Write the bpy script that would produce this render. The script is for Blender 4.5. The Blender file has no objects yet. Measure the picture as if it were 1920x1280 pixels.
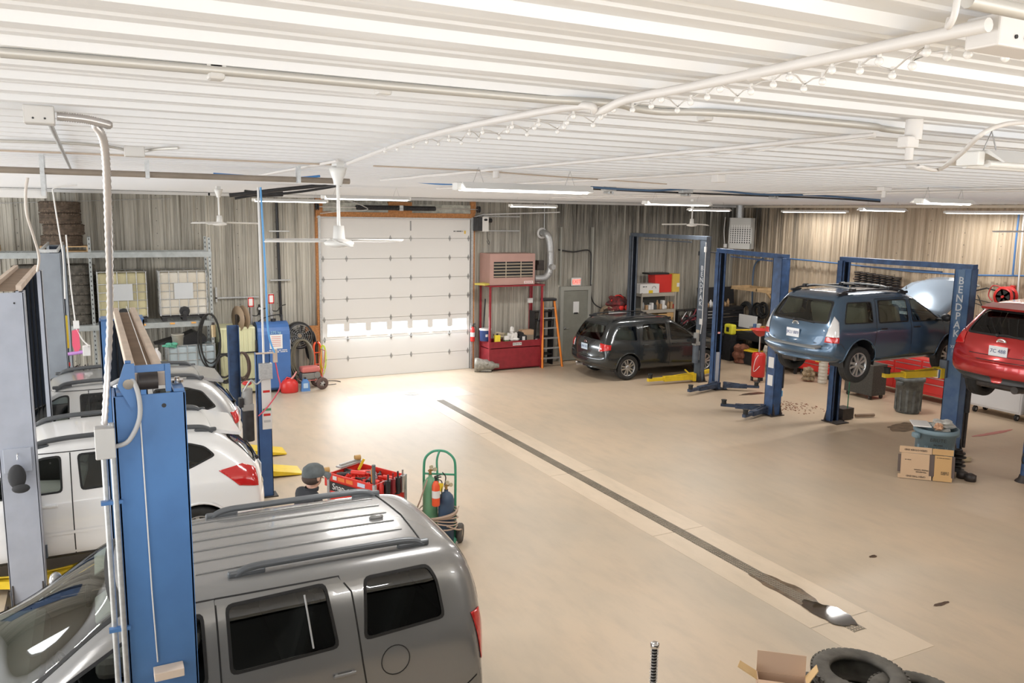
import bpy, bmesh, math, random
from math import pi, sin, cos, radians as R
from mathutils import Vector, Matrix
from mathutils.bvhtree import BVHTree
random.seed(7)
SC = bpy.context.scene
COL = SC.collection
# ---------------------------------------------------------------- camera
FPX = 1525.9967
def _n(v): return Vector(v).normalized()
def _cd(u, v): return Vector((u-960, 640-v, -FPX))
_Y = _cd(165, 388).normalized(); _X = _cd(3950, 448).normalized(); _X = (_X-_Y*_X.dot(_Y)).normalized()
_Z = _X.cross(_Y)
CM = Matrix((_X, _Y, _Z))
CH = 4.36
CAM = Vector((0, 0, CH))
cd = bpy.data.cameras.new('camera'); cam = bpy.data.objects.new('camera', cd); COL.objects.link(cam)
cam.matrix_world = Matrix.Translation(CAM) @ CM.to_4x4()
cd.sensor_width = 36; cd.lens = FPX*36/1920; cd.clip_start = .05; cd.clip_end = 200
SC.camera = cam
def ray(u, v): return (CM @ _cd(u, v)).normalized()
def AZ(u, v, z=0):
    d = ray(u, v); return CAM + d*((z-CH)/d.z)
def AY(u, v, y):
    d = ray(u, v); return CAM + d*(y/d.y)
def AX(u, v, x):
    d = ray(u, v); return CAM + d*(x/d.x)
# ---------------------------------------------------------------- materials
MC = {}
def mat(name, col=(.5,.5,.5), rough=.5, metal=0, spec=.5, noise=0, nscale=8, coat=0, emit=None, es=1, bump=0, bscale=40, col2=None):
    if name in MC: return MC[name]
    m = bpy.data.materials.new(name); m.use_nodes = True
    nt = m.node_tree; b = nt.nodes['Principled BSDF']
    b.inputs['Base Color'].default_value = (*col, 1); b.inputs['Roughness'].default_value = rough
    b.inputs['Metallic'].default_value = metal; b.inputs['Specular IOR Level'].default_value = spec
    if coat: b.inputs['Coat Weight'].default_value = coat; b.inputs['Coat Roughness'].default_value = .04
    if emit: b.inputs['Emission Color'].default_value = (*emit, 1); b.inputs['Emission Strength'].default_value = es
    if noise or bump:
        tc = nt.nodes.new('ShaderNodeTexCoord')
        n = nt.nodes.new('ShaderNodeTexNoise'); n.inputs['Scale'].default_value = nscale; n.inputs['Detail'].default_value = 5
        nt.links.new(tc.outputs['Object'], n.inputs['Vector'])
        if noise:
            r = nt.nodes.new('ShaderNodeValToRGB'); r.color_ramp.elements[0].position = .35; r.color_ramp.elements[1].position = .68
            c2 = col2 or tuple(c*(1-noise) for c in col)
            r.color_ramp.elements[0].color = (*c2, 1); r.color_ramp.elements[1].color = (*col, 1)
            nt.links.new(n.outputs['Fac'], r.inputs['Fac']); nt.links.new(r.outputs['Color'], b.inputs['Base Color'])
        if bump:
            n2 = nt.nodes.new('ShaderNodeTexNoise'); n2.inputs['Scale'].default_value = bscale
            nt.links.new(tc.outputs['Object'], n2.inputs['Vector'])
            bp = nt.nodes.new('ShaderNodeBump'); bp.inputs['Strength'].default_value = bump; bp.inputs['Distance'].default_value = .01
            nt.links.new(n2.outputs['Fac'], bp.inputs['Height']); nt.links.new(bp.outputs['Normal'], b.inputs['Normal'])
    MC[name] = m; return m
def paint(name, col, rough=.28, metal=.3, inner=(.03,.03,.03)):
    """car paint; the inside of the shell is dark trim"""
    if name in MC: return MC[name]
    m = mat(name, col, rough, metal, coat=.7)
    nt = m.node_tree; b = nt.nodes['Principled BSDF']; out = nt.nodes['Material Output']
    g = nt.nodes.new('ShaderNodeNewGeometry'); mx = nt.nodes.new('ShaderNodeMixShader'); d = nt.nodes.new('ShaderNodeBsdfDiffuse')
    d.inputs['Color'].default_value = (*inner, 1)
    nt.links.new(g.outputs['Backfacing'], mx.inputs['Fac']); nt.links.new(b.outputs[0], mx.inputs[1]); nt.links.new(d.outputs[0], mx.inputs[2])
    nt.links.new(mx.outputs[0], out.inputs['Surface'])
    return m
def glass(name, tint=(.8,.85,.82), refl=1.0):
    if name in MC: return MC[name]
    m = bpy.data.materials.new(name); m.use_nodes = True; nt = m.node_tree; nt.nodes.clear()
    out = nt.nodes.new('ShaderNodeOutputMaterial'); t = nt.nodes.new('ShaderNodeBsdfTransparent'); t.inputs[0].default_value = (*tint, 1)
    gl = nt.nodes.new('ShaderNodeBsdfGlossy'); gl.inputs['Roughness'].default_value = .02; gl.inputs[0].default_value = (1,1,1,1)
    lw = nt.nodes.new('ShaderNodeFresnel'); lw.inputs['IOR'].default_value = 1.5*refl
    mx = nt.nodes.new('ShaderNodeMixShader')
    nt.links.new(lw.outputs[0], mx.inputs[0]); nt.links.new(t.outputs[0], mx.inputs[1]); nt.links.new(gl.outputs[0], mx.inputs[2])
    nt.links.new(mx.outputs[0], out.inputs['Surface'])
    MC[name] = m; return m
def emat(name, col, s):
    if name in MC: return MC[name]
    m = bpy.data.materials.new(name); m.use_nodes = True; nt = m.node_tree; nt.nodes.clear()
    out = nt.nodes.new('ShaderNodeOutputMaterial'); e = nt.nodes.new('ShaderNodeEmission')
    e.inputs[0].default_value = (*col, 1); e.inputs[1].default_value = s
    nt.links.new(e.outputs[0], out.inputs[0]); MC[name] = m; return m
WHITE = mat('white_paint', (.78,.77,.75), .45)
WHITEP = mat('white_plastic', (.8,.79,.76), .35)
GALV = mat('galvanised', (.55,.56,.56), .42, .55, noise=.2, nscale=30)
STEEL = mat('steel', (.55,.55,.55), .3, .9)
CHROME = mat('chrome', (.8,.8,.8), .12, 1)
BLACK = mat('black_plastic', (.02,.02,.022), .45)
BLACKM = mat('black_metal', (.03,.03,.033), .5, noise=.4, nscale=12)
RUBBER = mat('rubber', (.028,.028,.027), .75, noise=.35, nscale=20, bump=.3)
DUSTR = mat('dusty_rubber', (.13,.118,.098), .85, noise=.55, nscale=9, bump=.4)
DUSTB = mat('dusty_brown_rubber', (.15,.11,.08), .9, noise=.55, nscale=14, bump=.4)
DRED = mat('dark_red_paint', (.30,.025,.035), .4, noise=.25, nscale=6)
RED = mat('red_paint', (.62,.035,.03), .32)
ORANGE = mat('orange_paint', (.85,.2,.03), .45)
YEL = mat('yellow_paint', (.85,.6,.03), .4, noise=.15, nscale=6)
WOOD = mat('pine', (.62,.42,.22), .7, noise=.25, nscale=7)
OSB = mat('osb', (.56,.25,.09), .75, noise=.35, nscale=28)
CARD = mat('cardboard', (.60,.40,.25), .85, noise=.08, nscale=5)
CARDD = mat('cardboard_dark', (.13,.10,.09), .85)
LBLUE = mat('lift_blue', (.085,.21,.46), .38, noise=.15, nscale=3, col2=(.075,.18,.40))
LBLUE2 = mat('lift_blue_dull', (.045,.105,.245), .42, noise=.35, nscale=6, col2=(.028,.06,.14))
LGRAY = mat('lift_gray', (.42,.45,.52), .4, noise=.12, nscale=4)
LDARK = mat('lift_charcoal', (.12,.145,.18), .42, noise=.25, nscale=5)
INK = mat('lift_inside', (.025,.04,.07), .5)
GREASE = mat('greasy_steel', (.05,.04,.035), .5, noise=.4, nscale=15)
CLEAR = mat('cream_plastic', (.62,.58,.44), .5)
GREEN = mat('green_paint', (.05,.28,.16), .4)
PAPER = mat('paper', (.8,.8,.78), .7)
BLUEH = mat('blue_hose', (.05,.22,.55), .4)
TANB = mat('tan_hose', (.5,.4,.28), .6)
TUBE = emat('tube_glow', (1,.97,.9), 9)
# ---------------------------------------------------------------- mesh builder
class MB:
    def __init__(s): s.v = []; s.f = []; s.m = []; s.sm = []
    def add(s, vs, fs, mi=0, smooth=False, M=None):
        o = len(s.v)
        for v in vs:
            v = Vector(v); s.v.append(M @ v if M is not None else v)
        for f in fs: s.f.append([i+o for i in f]); s.m.append(mi); s.sm.append(smooth)
        return s
    def box(s, c, d, mi=0, rz=0, M=None, ch=0, ry=0, rx=0):
        x, y, z = d[0]/2, d[1]/2, d[2]/2
        T = Matrix.Translation(c) @ Matrix.Rotation(rz, 4, 'Z') @ Matrix.Rotation(ry, 4, 'Y') @ Matrix.Rotation(rx, 4, 'X')
        if M is not None: T = M @ T
        if ch <= 0:
            vs = [(a*x, b*y, c_*z) for c_ in (-1,1) for b in (-1,1) for a in (-1,1)]
            fs = [(0,2,3,1),(4,5,7,6),(0,1,5,4),(2,6,7,3),(0,4,6,2),(1,3,7,5)]
            return s.add(vs, fs, mi, False, T)
        ch = min(ch, x*.9, y*.9, z*.9)
        bm = bmesh.new(); bmesh.ops.create_cube(bm, size=1)
        for v in bm.verts: v.co = Vector((v.co.x*2*x, v.co.y*2*y, v.co.z*2*z))
        bmesh.ops.bevel(bm, geom=list(bm.edges), offset=ch, segments=2, profile=.5, affect='EDGES')
        bm.verts.index_update()
        s.add([v.co.copy() for v in bm.verts], [[v.index for v in f.verts] for f in bm.faces], mi, False, T); bm.free()
        return s
    def bb(s, a, b, mi=0, ch=0):
        return s.box([(a[i]+b[i])/2 for i in range(3)], [abs(b[i]-a[i]) for i in range(3)], mi, ch=ch)
    def cyl(s, p0, p1, r, r2=None, n=16, mi=0, cap=True, M=None):
        p0 = Vector(p0); p1 = Vector(p1); r2 = r if r2 is None else r2
        d = (p1-p0).normalized(); a = d.orthogonal().normalized(); b = d.cross(a)
        vs = [p0+(a*cos(2*pi*i/n)+b*sin(2*pi*i/n))*r for i in range(n)]+[p1+(a*cos(2*pi*i/n)+b*sin(2*pi*i/n))*r2 for i in range(n)]
        s.add(vs, [(i, (i+1) % n, n+(i+1) % n, n+i) for i in range(n)], mi, True, M)
        if cap: s.add(vs, [list(range(n))[::-1], list(range(n, 2*n))], mi, False, M)
        return s
    def tube(s, pts, r, n=8, mi=0, M=None, closed=False):
        pts = [Vector(p) for p in pts]; N = len(pts); vs = []; a = None
        for i, p in enumerate(pts):
            if closed: d = pts[(i+1) % N]-pts[i-1]
            else: d = pts[min(i+1, N-1)]-pts[max(i-1, 0)]
            d.normalize()
            a = d.orthogonal().normalized() if a is None else (a-d*a.dot(d)).normalized()
            b = d.cross(a); rr = r[i] if isinstance(r, (list, tuple)) else r
            vs += [p+(a*cos(2*pi*k/n)+b*sin(2*pi*k/n))*rr for k in range(n)]
        fs = []
        for i in range(N if closed else N-1):
            j = (i+1) % N
            fs += [(i*n+k, i*n+(k+1) % n, j*n+(k+1) % n, j*n+k) for k in range(n)]
        s.add(vs, fs, mi, True, M)
        if not closed: s.add(vs, [list(range(n))[::-1], [(N-1)*n+k for k in range(n)]], mi, False, M)
        return s
    def lathe(s, prof, c=(0,0,0), n=24, mi=0, M=None, axis='Z', smooth=True, sx=1, sy=1):
        vs = []
        for r, z in prof:
            for k in range(n):
                a = 2*pi*k/n; p = (r*cos(a)*sx, r*sin(a)*sy, z)
                if axis == 'Y': p = (p[0], p[2], -p[1])
                if axis == 'X': p = (p[2], p[0], p[1])
                vs.append(Vector(p)+Vector(c))
        fs = []
        for i in range(len(prof)-1):
            fs += [(i*n+k, i*n+(k+1) % n, (i+1)*n+(k+1) % n, (i+1)*n+k) for k in range(n)]
        return s.add(vs, fs, mi, smooth, M)
    def prism(s, poly, h0, h1, axis='Z', mi=0, M=None, smooth=False):
        """poly in the plane normal to axis; Z:(x,y) Y:(x,z) X:(y,z)"""
        f = {'Z': lambda a, b, h: (a, b, h), 'Y': lambda a, b, h: (a, h, b), 'X': lambda a, b, h: (h, a, b)}[axis]
        n = len(poly); vs = [f(a, b, h0) for a, b in poly]+[f(a, b, h1) for a, b in poly]
        s.add(vs, [list(range(n))[::-1], list(range(n, 2*n))], mi, False, M)
        return s.add(vs, [(i, (i+1) % n, n+(i+1) % n, n+i) for i in range(n)], mi, smooth, M)
    def ball(s, c, r, n=12, mi=0, M=None, sc=(1,1,1)):
        prof = [(max(1e-4, sin(pi*i/n)), -cos(pi*i/n)) for i in range(n+1)]; vs = []
        m2 = n*2
        for rr, z in prof:
            for k in range(m2): vs.append((c[0]+r*sc[0]*rr*cos(2*pi*k/m2), c[1]+r*sc[1]*rr*sin(2*pi*k/m2), c[2]+r*sc[2]*z))
        fs = [(i*m2+k, i*m2+(k+1) % m2, (i+1)*m2+(k+1) % m2, (i+1)*m2+k) for i in range(n) for k in range(m2)]
        return s.add(vs, fs, mi, True, M)
    def build(s, name, mats, parent=None, bevel=0, loc=None, rz=None, kind=None):
        me = bpy.data.meshes.new(name); me.from_pydata([tuple(v) for v in s.v], [], s.f)
        if not isinstance(mats, (list, tuple)): mats = [mats]
        for m in mats: me.materials.append(m)
        me.polygons.foreach_set('material_index', s.m); me.polygons.foreach_set('use_smooth', s.sm)
        bm = bmesh.new(); bm.from_mesh(me); bmesh.ops.recalc_face_normals(bm, faces=bm.faces); bm.to_mesh(me); bm.free()
        o = bpy.data.objects.new(name, me); COL.objects.link(o)
        if parent: o.parent = parent
        if bevel:
            b = o.modifiers.new('b', 'BEVEL'); b.width = bevel; b.segments = 2; b.limit_method = 'ANGLE'
        if loc is not None: o.location = loc
        if rz is not None: o.rotation_euler.z = rz
        if kind: o['kind'] = kind
        return o
def tag(o, label, cat, group=None, kind=None):
    o['label'] = label; o['category'] = cat
    if group: o['group'] = group
    if kind: o['kind'] = kind
    return o
def thing(name, label, cat, loc=(0,0,0), rz=0, group=None):
    o = bpy.data.objects.new(name, None); COL.objects.link(o); o.location = loc; o.rotation_euler = (0,0,rz)
    o.empty_display_size = .1
    return tag(o, label, cat, group)
def dup(o, loc=None, rz=None, label=None, group=None, parent=None, rot=None):
    c = o.copy(); COL.objects.link(c)
    if parent: c.parent = parent
    if loc is not None: c.location = loc
    if rz is not None: c.rotation_euler.z = rz
    if rot is not None: c.rotation_euler = rot
    if label: c['label'] = label
    if group: c['group'] = group
    for ch in list(o.children): dup(ch, parent=c)
    return c
def struct(o): o['kind'] = 'structure'; return o
def fineprint(name, M, w, h, m, parent, rows=1, seed=1):
    """lettering too small to read in the photograph: rows of letter-sized strokes"""
    rnd = random.Random(seed); mb = MB()
    for r_ in range(rows):
        x = -w/2; z = (rows-1)*h*.8-r_*h*1.6
        while x < w/2:
            a = h*rnd.uniform(.45, .8)
            if rnd.random() > .15: mb.box((x+a/2, z, .001), (a*.8, h*rnd.uniform(.75, 1.0), .001), 0, M=M)
            x += a
    return mb.build(name, m, parent)
def text(name, body, size, M, m, parent=None, ext=.002, lines=1.0, bold=0):
    cu = bpy.data.curves.new(name, 'FONT'); cu.body = body; cu.size = size; cu.extrude = ext
    cu.align_x = 'CENTER'; cu.align_y = 'CENTER'; cu.space_line = lines; cu.resolution_u = 2; cu.offset = bold
    t = bpy.data.objects.new(name, cu); COL.objects.link(t)
    bpy.context.view_layer.update()
    me = bpy.data.meshes.new_from_object(t); bpy.data.objects.remove(t)
    me.transform(M); me.materials.clear(); me.materials.append(m)
    o = bpy.data.objects.new(name, me); COL.objects.link(o)
    if parent: o.parent = parent
    return o
def fr(o, ex, ey):
    """matrix at o with text direction ex and up direction ey"""
    ex = Vector(ex).normalized(); ey = Vector(ey).normalized(); ez = ex.cross(ey)
    m = Matrix((ex, ey, ez)).transposed().to_4x4(); m.translation = Vector(o); return m
def spline(pts, n=8):
    pts = [Vector(p) for p in pts]; out = []
    for i in range(len(pts)-1):
        p0 = pts[max(i-1, 0)]; p1 = pts[i]; p2 = pts[i+1]; p3 = pts[min(i+2, len(pts)-1)]
        for k in range(n):
            t = k/n
            out.append(.5*((2*p1)+(p2-p0)*t+(2*p0-5*p1+4*p2-p3)*t*t+(3*p1-p0-3*p2+p3)*t**3))
    return out+[pts[-1]]
# ================================================================ THE SHELL
YB = 20.81; XR = 19.0; ZC = 4.77; XL = -7.0; YF = -4.0
def wallmat(name, c1, c2, soot, axis, top):
    m = bpy.data.materials.new(name); m.use_nodes = True; nt = m.node_tree; b = nt.nodes['Principled BSDF']
    b.inputs['Roughness'].default_value = .55
    N = nt.nodes.new; L = nt.links.new
    tc = N('ShaderNodeTexCoord'); mp = N('ShaderNodeMapping'); mp.inputs['Scale'].default_value = (5, 5, .12)
    L(tc.outputs['Object'], mp.inputs['Vector'])
    n = N('ShaderNodeTexNoise'); n.inputs['Scale'].default_value = 1.6; n.inputs['Detail'].default_value = 6; n.inputs['Roughness'].default_value = .75
    L(mp.outputs[0], n.inputs['Vector'])
    r = N('ShaderNodeValToRGB'); r.color_ramp.elements[0].position = .36; r.color_ramp.elements[1].position = .6
    r.color_ramp.elements[0].color = (*c2, 1); r.color_ramp.elements[1].color = (*c1, 1)
    L(n.outputs['Fac'], r.inputs['Fac'])
    # soot that has run down from under the ceiling
    mp2 = N('ShaderNodeMapping'); mp2.inputs['Scale'].default_value = (2.6, 2.6, .09); L(tc.outputs['Object'], mp2.inputs['Vector'])
    n2 = N('ShaderNodeTexNoise'); n2.inputs['Scale'].default_value = 2.0; n2.inputs['Detail'].default_value = 8; n2.inputs['Roughness'].default_value = .8
    L(mp2.outputs[0], n2.inputs['Vector'])
    sx = N('ShaderNodeSeparateXYZ'); L(tc.outputs['Object'], sx.inputs[0])
    def rng(src, a, b_, c=0, d=1):
        q = N('ShaderNodeMapRange'); q.inputs[1].default_value = a; q.inputs[2].default_value = b_; q.inputs[3].default_value = c; q.inputs[4].default_value = d
        L(src, q.inputs[0]); return q.outputs[0]
    def mul(a, b_, op='MULTIPLY'):
        q = N('ShaderNodeMath'); q.operation = op; L(a, q.inputs[0])
        if isinstance(b_, float): q.inputs[1].default_value = b_
        else: L(b_, q.inputs[1])
        return q.outputs[0]
    h = rng(sx.outputs[2], top[0], top[1], .25, 1)
    s = rng(n2.outputs['Fac'], .38, .57)
    a0, a1, a2, a3 = soot
    w1 = rng(sx.outputs[axis], a0, a1); w2 = rng(sx.outputs[axis], a2, a3, 1, 0)
    k = mul(mul(mul(h, s), mul(w1, w2)), .95)
    mx = N('ShaderNodeMix'); mx.data_type = 'RGBA'; L(k, mx.inputs[0]); L(r.outputs[0], mx.inputs[6]); mx.inputs[7].default_value = (.045,.042,.035,1)
    L(mx.outputs[2], b.inputs['Base Color'])
    return m
WB = wallmat('back_wall_steel', (.56,.53,.46), (.235,.22,.185), (8.8, 12.6, 40, 41), 0, (2.6, 4.4))
WR = wallmat('right_wall_steel', (.56,.46,.34), (.36,.28,.19), (13.5, 19.5, 40, 41), 1, (2.2, 4.2))
def rib_profile(a0, a1, per=.3048):
    """(position, offset) pairs of ribbed steel sheet"""
    out = []; k = 0; a = a0
    while a < a1:
        out += [(a, 0), (a+.015, .03), (a+.065, .03), (a+.08, 0), (a+.14, 0), (a+.147, .008), (a+.163, .008), (a+.17, 0), (a+.215, 0), (a+.222, .008), (a+.238, .008), (a+.245, 0)]
        a += per
    return [p for p in out if p[0] <= a1]+[(a1, 0)]
def wall_x(name, segs, m):
    mb = MB()
    for x0, x1, z0, z1 in segs:
        pr = rib_profile(x0, x1); vs = [(x, YB-o, z0) for x, o in pr]+[(x, YB-o, z1) for x, o in pr]; n = len(pr)
        mb.add(vs, [(i, i+1, n+i+1, n+i) for i in range(n-1)])
    return struct(mb.build(name, m))
wb = wall_x('wall_back', [(XL, 5.19, 0, ZC), (9.39, XR, 0, ZC), (5.19, 9.39, 4.20, ZC)], WB)
# rows of screw heads on the sheets
mb = MB()
pr = rib_profile(0, YB-YF); vs = []; n = len(pr)
vs = [(XR-o, YB-a, 0) for a, o in pr]+[(XR-o, YB-a, ZC) for a, o in pr]
mb.add(vs, [(i, i+1, n+i+1, n+i) for i in range(n-1)]); struct(mb.build('wall_right', WR))
PLAIN = mat('plain_wall', (.6,.57,.5), .7)
# left wall with unseen overhead doorways, added so daylight brightens the ceiling
struct(MB().bb((XL-.1, YF, 0), (XL, 1.6, ZC)).bb((XL-.1, 1.6, 3.9), (XL, YB, ZC)).bb((XL-.1, 6.6, 0), (XL, 8.0, 3.9)).bb((XL-.1, 13.0, 0), (XL, 14.4, 3.9)).bb((XL-.1, 19.0, 0), (XL, YB, 3.9)).build('wall_left', PLAIN))
DW = glass('added_doorway_glass', (.95,.96,.97))
for i, (a, b) in enumerate(((1.6, 6.6), (8.0, 13.0), (14.4, 19.0))):
    wd = struct(MB().bb((XL-.07, a, 0), (XL-.04, b, 3.9)).build('window_%d' % (i+1), DW)); mb = MB()
    for z in (0, .95, 1.9, 2.85, 3.82): mb.bb((XL-.09, a, z), (XL-.02, b, z+.08))
    mb.build('window_frame', WHITE, wd)
# wall behind the camera with an unseen wide opening, added for fill light
struct(MB().bb((XL, YF-.1, 0), (XR, YF, .9)).bb((XL, YF-.1, 4.4), (XR, YF, ZC)).bb((XL, YF-.1, .9), (-5, YF, 4.4)).bb((17, YF-.1, .9), (XR, YF, 4.4)).build('wall_front', PLAIN))
DKW = mat('dark_wall', (.10,.10,.095), .8)
struct(MB().bb((XL, 1.4, 0), (XR-6, 1.5, 2.75)).build('wall_under_mezzanine', DKW))
struct(MB().bb((XL, YF, 2.6), (XR-6, 1.5, 2.75)).build('floor_mezzanine', mat('bounce_deck', (.55,.45,.32), .7)))  # unseen deck, kept pale to bounce light up to the ceiling
# screws
mb = MB()
for i, x in enumerate([-3.2, -2.3, -1.4, -.45, .5, 1.4, 2.3, 3.2, 4.1, 10.0, 10.95, 11.9, 14.2, 15.2, 16.1, 17.0, 18.0]):
    for k in range(16): mb.cyl((x, YB-.001, .3+k*.29), (x, YB-.012, .3+k*.29), .011, n=6)
struct(mb.build('trim_1', mat('screw', (.12,.11,.1), .5), wb))
mb = MB()
for i in range(14):
    y = 20.2-i*.93
    for k in range(16): mb.cyl((XR-.001, y, .3+k*.29), (XR-.012, y, .3+k*.29), .011, n=6)
struct(mb.build('trim_2', MC['screw']))
# ceiling
CEIL = mat('ceiling_steel', (.84,.85,.865), .5)
mb = MB(); pr = rib_profile(YF, YB); n = len(pr)
vs = [(XL, y, ZC-o*.75) for y, o in pr]+[(XR, y, ZC-o*.75) for y, o in pr]
mb.add(vs, [(i, i+1, n+i+1, n+i) for i in range(n-1)]); struct(mb.build('ceiling', CEIL))
struct(MB().bb((XL, YB-.1, ZC-.1), (XR, YB-.035, ZC-.032)).build('trim_3', WHITE))
struct(MB().bb((XR-.1, YF, ZC-.1), (XR-.035, YB-.1, ZC-.032)).build('trim_4', mat('cream_trim', (.7,.62,.5), .5)))
# floor ---------------------------------------------------------------
def floor_mat(name, base, gray, path):
    m = bpy.data.materials.new(name); m.use_nodes = True; nt = m.node_tree; b = nt.nodes['Principled BSDF']
    N = nt.nodes.new; L = nt.links.new
    tc = N('ShaderNodeTexCoord')
    def noise(sc, det=4, scale3=None, rough=.6):
        n = N('ShaderNodeTexNoise'); n.inputs['Scale'].default_value = sc; n.inputs['Detail'].default_value = det; n.inputs['Roughness'].default_value = rough
        if scale3:
            mp = N('ShaderNodeMapping'); mp.inputs['Scale'].default_value = scale3; L(tc.outputs['Object'], mp.inputs['Vector']); L(mp.outputs[0], n.inputs['Vector'])
        else: L(tc.outputs['Object'], n.inputs['Vector'])
        return n.outputs['Fac']
    def ramp(src, p0, p1, c0, c1):
        r = N('ShaderNodeValToRGB'); r.color_ramp.elements[0].position = p0; r.color_ramp.elements[1].position = p1
        r.color_ramp.elements[0].color = (*c0, 1); r.color_ramp.elements[1].color = (*c1, 1); L(src, r.inputs[0]); return r.outputs[0]
    def mix(f, a, c, mode='MIX'):
        x = N('ShaderNodeMix'); x.data_type = 'RGBA'; x.blend_type = mode
        if isinstance(f, float): x.inputs[0].default_value = f
        else: L(f, x.inputs[0])
        for k, s in ((6, a), (7, c)):
            if isinstance(s, tuple): x.inputs[k].default_value = (*s, 1)
            else: L(s, x.inputs[k])
        return x.outputs[2]
    c = ramp(noise(.42, 5, (1, .6, 1)), .36, .62, gray, base)
    c = mix(ramp(noise(3.0, 8, (1.6, .5, 1)), .45, .75, (0,0,0), (.45,.45,.45)), c, tuple(x*.82 for x in gray))
    if not path:
        # the oily repair side on the right is browner
        sx = N('ShaderNodeSeparateXYZ'); L(tc.outputs['Object'], sx.inputs[0])
        q = N('ShaderNodeMapRange'); q.inputs[1].default_value = 8.5; q.inputs[2].default_value = 14; q.inputs[4].default_value = .5; L(sx.outputs[0], q.inputs[0])
        c = mix(q.outputs[0], c, (.50,.36,.235))
    c = mix(ramp(noise(16, 10, None, .8), .60, .72, (0,0,0), (.5,.5,.5)), c, tuple(x*.6 for x in gray))
    L(c, b.inputs['Base Color']); b.inputs['Roughness'].default_value = .42; b.inputs['Specular IOR Level'].default_value = .35
    n = N('ShaderNodeTexNoise'); n.inputs['Scale'].default_value = 30; L(tc.outputs['Object'], n.inputs['Vector'])
    bp = N('ShaderNodeBump'); bp.inputs['Strength'].default_value = .05; L(n.outputs['Fac'], bp.inputs['Height']); L(bp.outputs[0], b.inputs['Normal'])
    return m
FL = floor_mat('concrete', (.57,.455,.335), (.475,.405,.315), False)
FP = floor_mat('concrete_path', (.68,.56,.43), (.59,.49,.37), True)
FPG = floor_mat('painted_daylight_floor', (.58,.51,.42), (.52,.46,.38), True)
struct(MB().bb((XL, YF, -.2), (XR, YB+.3, 0)).build('floor', FL))
# the drain strip: lighter slabs each side of the grate
st = MB()
for y0, y1 in ((5.78, 8.55), (8.57, 11.4), (11.42, 14.3), (14.32, 17.6)):
    st.bb((6.66, y0, -.03), (7.02, y1, .0025)); st.bb((7.20, y0, -.03), (7.55, y1, .0025))
st.bb((6.66, 4.95, -.03), (7.55, 5.76, .0025)); st.bb((7.02, 5.1, -.03), (7.20, 5.72, .0022))
struct(st.build('trim_5', FP))
struct(MB().bb((5.2, 17.62, -.03), (7.02, 18.6, .002)).bb((7.2, 17.62, -.03), (8.1, 18.6, .002)).bb((7.02, 17.62, -.03), (7.2, 18.6, .0018)).build('trim_6', FPG))  # daylight falling by the overhead door, painted in as paler floor
dr = thing('floor_drain', 'long narrow steel trench grate running down the concrete floor', 'drain', (7.11, 11.4, 0))
MB().bb((-.09, -5.9, -.1), (.09, 6.0, -.09)).bb((-.092, -5.9, -.1), (-.086, 6.0, .004)).bb((.086, -5.9, -.1), (.092, 6.0, .004)).build('channel', mat('drain_edge', (.22,.19,.15), .6), dr)
g = MB()
for k in range(300):
    y = -5.88+k*.0396; g.box((0, y, .0035), (.165, .018, .006))
for x in (-.06, -.02, .02, .06): g.box((x, .05, .0045), (.012, 11.88, .006))
tagp = g.build('grate', mat('grate_steel', (.30,.26,.2), .5, .3, noise=.3, nscale=2), dr)
mh = MB(); mh.lathe([(.001, .006), (.16, .006), (.19, .003), (.2, 0)], (0, 0, 0), 28)
tag(mh.build('drain_cover', mat('cover', (.32,.3,.26), .5, .3, noise=.3), None, loc=(6.74, 18.29, .002)), 'round steel cover set in the pale floor near the overhead door', 'drain cover')
# water and oil on the floor
def blotch(name, label, cat, c, rx, ry, m, rz=0, seed=1, z=.004, n=48, rag=.25, th=.001):
    rnd = random.Random(seed); ph = [rnd.uniform(0, 6.28) for _ in range(5)]
    poly = []
    for k in range(n):
        a = 2*pi*k/n; r = 1+rag*(sin(2*a+ph[0])*.4+sin(3*a+ph[1])*.35+sin(5*a+ph[2])*.25+sin(9*a+ph[3])*.2+sin(14*a+ph[4])*.15)
        poly.append((rx*r*cos(a), ry*r*sin(a)))
    o = MB().prism(poly, 0, th).build(name, m, None, loc=(c[0], c[1], z), rz=rz)
    return tag(o, label, cat)
WATER = mat('wet', (.05,.035,.02), .04, 0, 1.0)
blotch('wet_stain', 'dark wet stain spreading along the near end of the floor grate', 'stain', (7.11, 6.5), .14, .62, mat('wet_dark', (.20,.14,.085), .3, noise=.5, nscale=12), seed=4, z=.0042, rag=.35)
blotch('water_puddle', 'shiny water puddle at the near end of the floor grate', 'puddle', (7.1, 5.92), .17, .33, WATER, seed=9, z=.012, rag=.2)
OIL = mat('oil', (.10,.06,.035), .35, noise=.5, nscale=20)
RST = mat('rust_stain', (.30,.11,.06), .8)
for nm, lab, c, rx, ry, m, sd in [
    ('oil_stain', 'dark oil stain on the floor beside the grey bin with papers', AZ(1705, 800), .55, .3, mat('oil_soft', (.24,.16,.09), .5, noise=.5, nscale=6), 3),
    ('oil_stain', 'small dark oil spot behind the leftmost blue lift post', AZ(1412, 738), .4, .1, OIL, 5),
    ('oil_stain', 'small black oil spot on open floor right of the drain', AZ(1637, 1043), .07, .03, OIL, 6),
    ('oil_stain', 'thin dark oil spot on open floor at far lower right', AZ(1765, 1132), .12, .03, OIL, 7),
    ('oil_stain', 'red fluid stain on the floor right of the stacked flange rings', AZ(1862, 812), .6, .07, mat('red_fluid', (.45,.09,.06), .3), 8)]:
    blotch(nm, lab, 'stain', c, rx, ry, m, seed=sd, z=.003)
rnd = random.Random(3)
mb = MB()
c0 = AZ(1487, 763)
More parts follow.
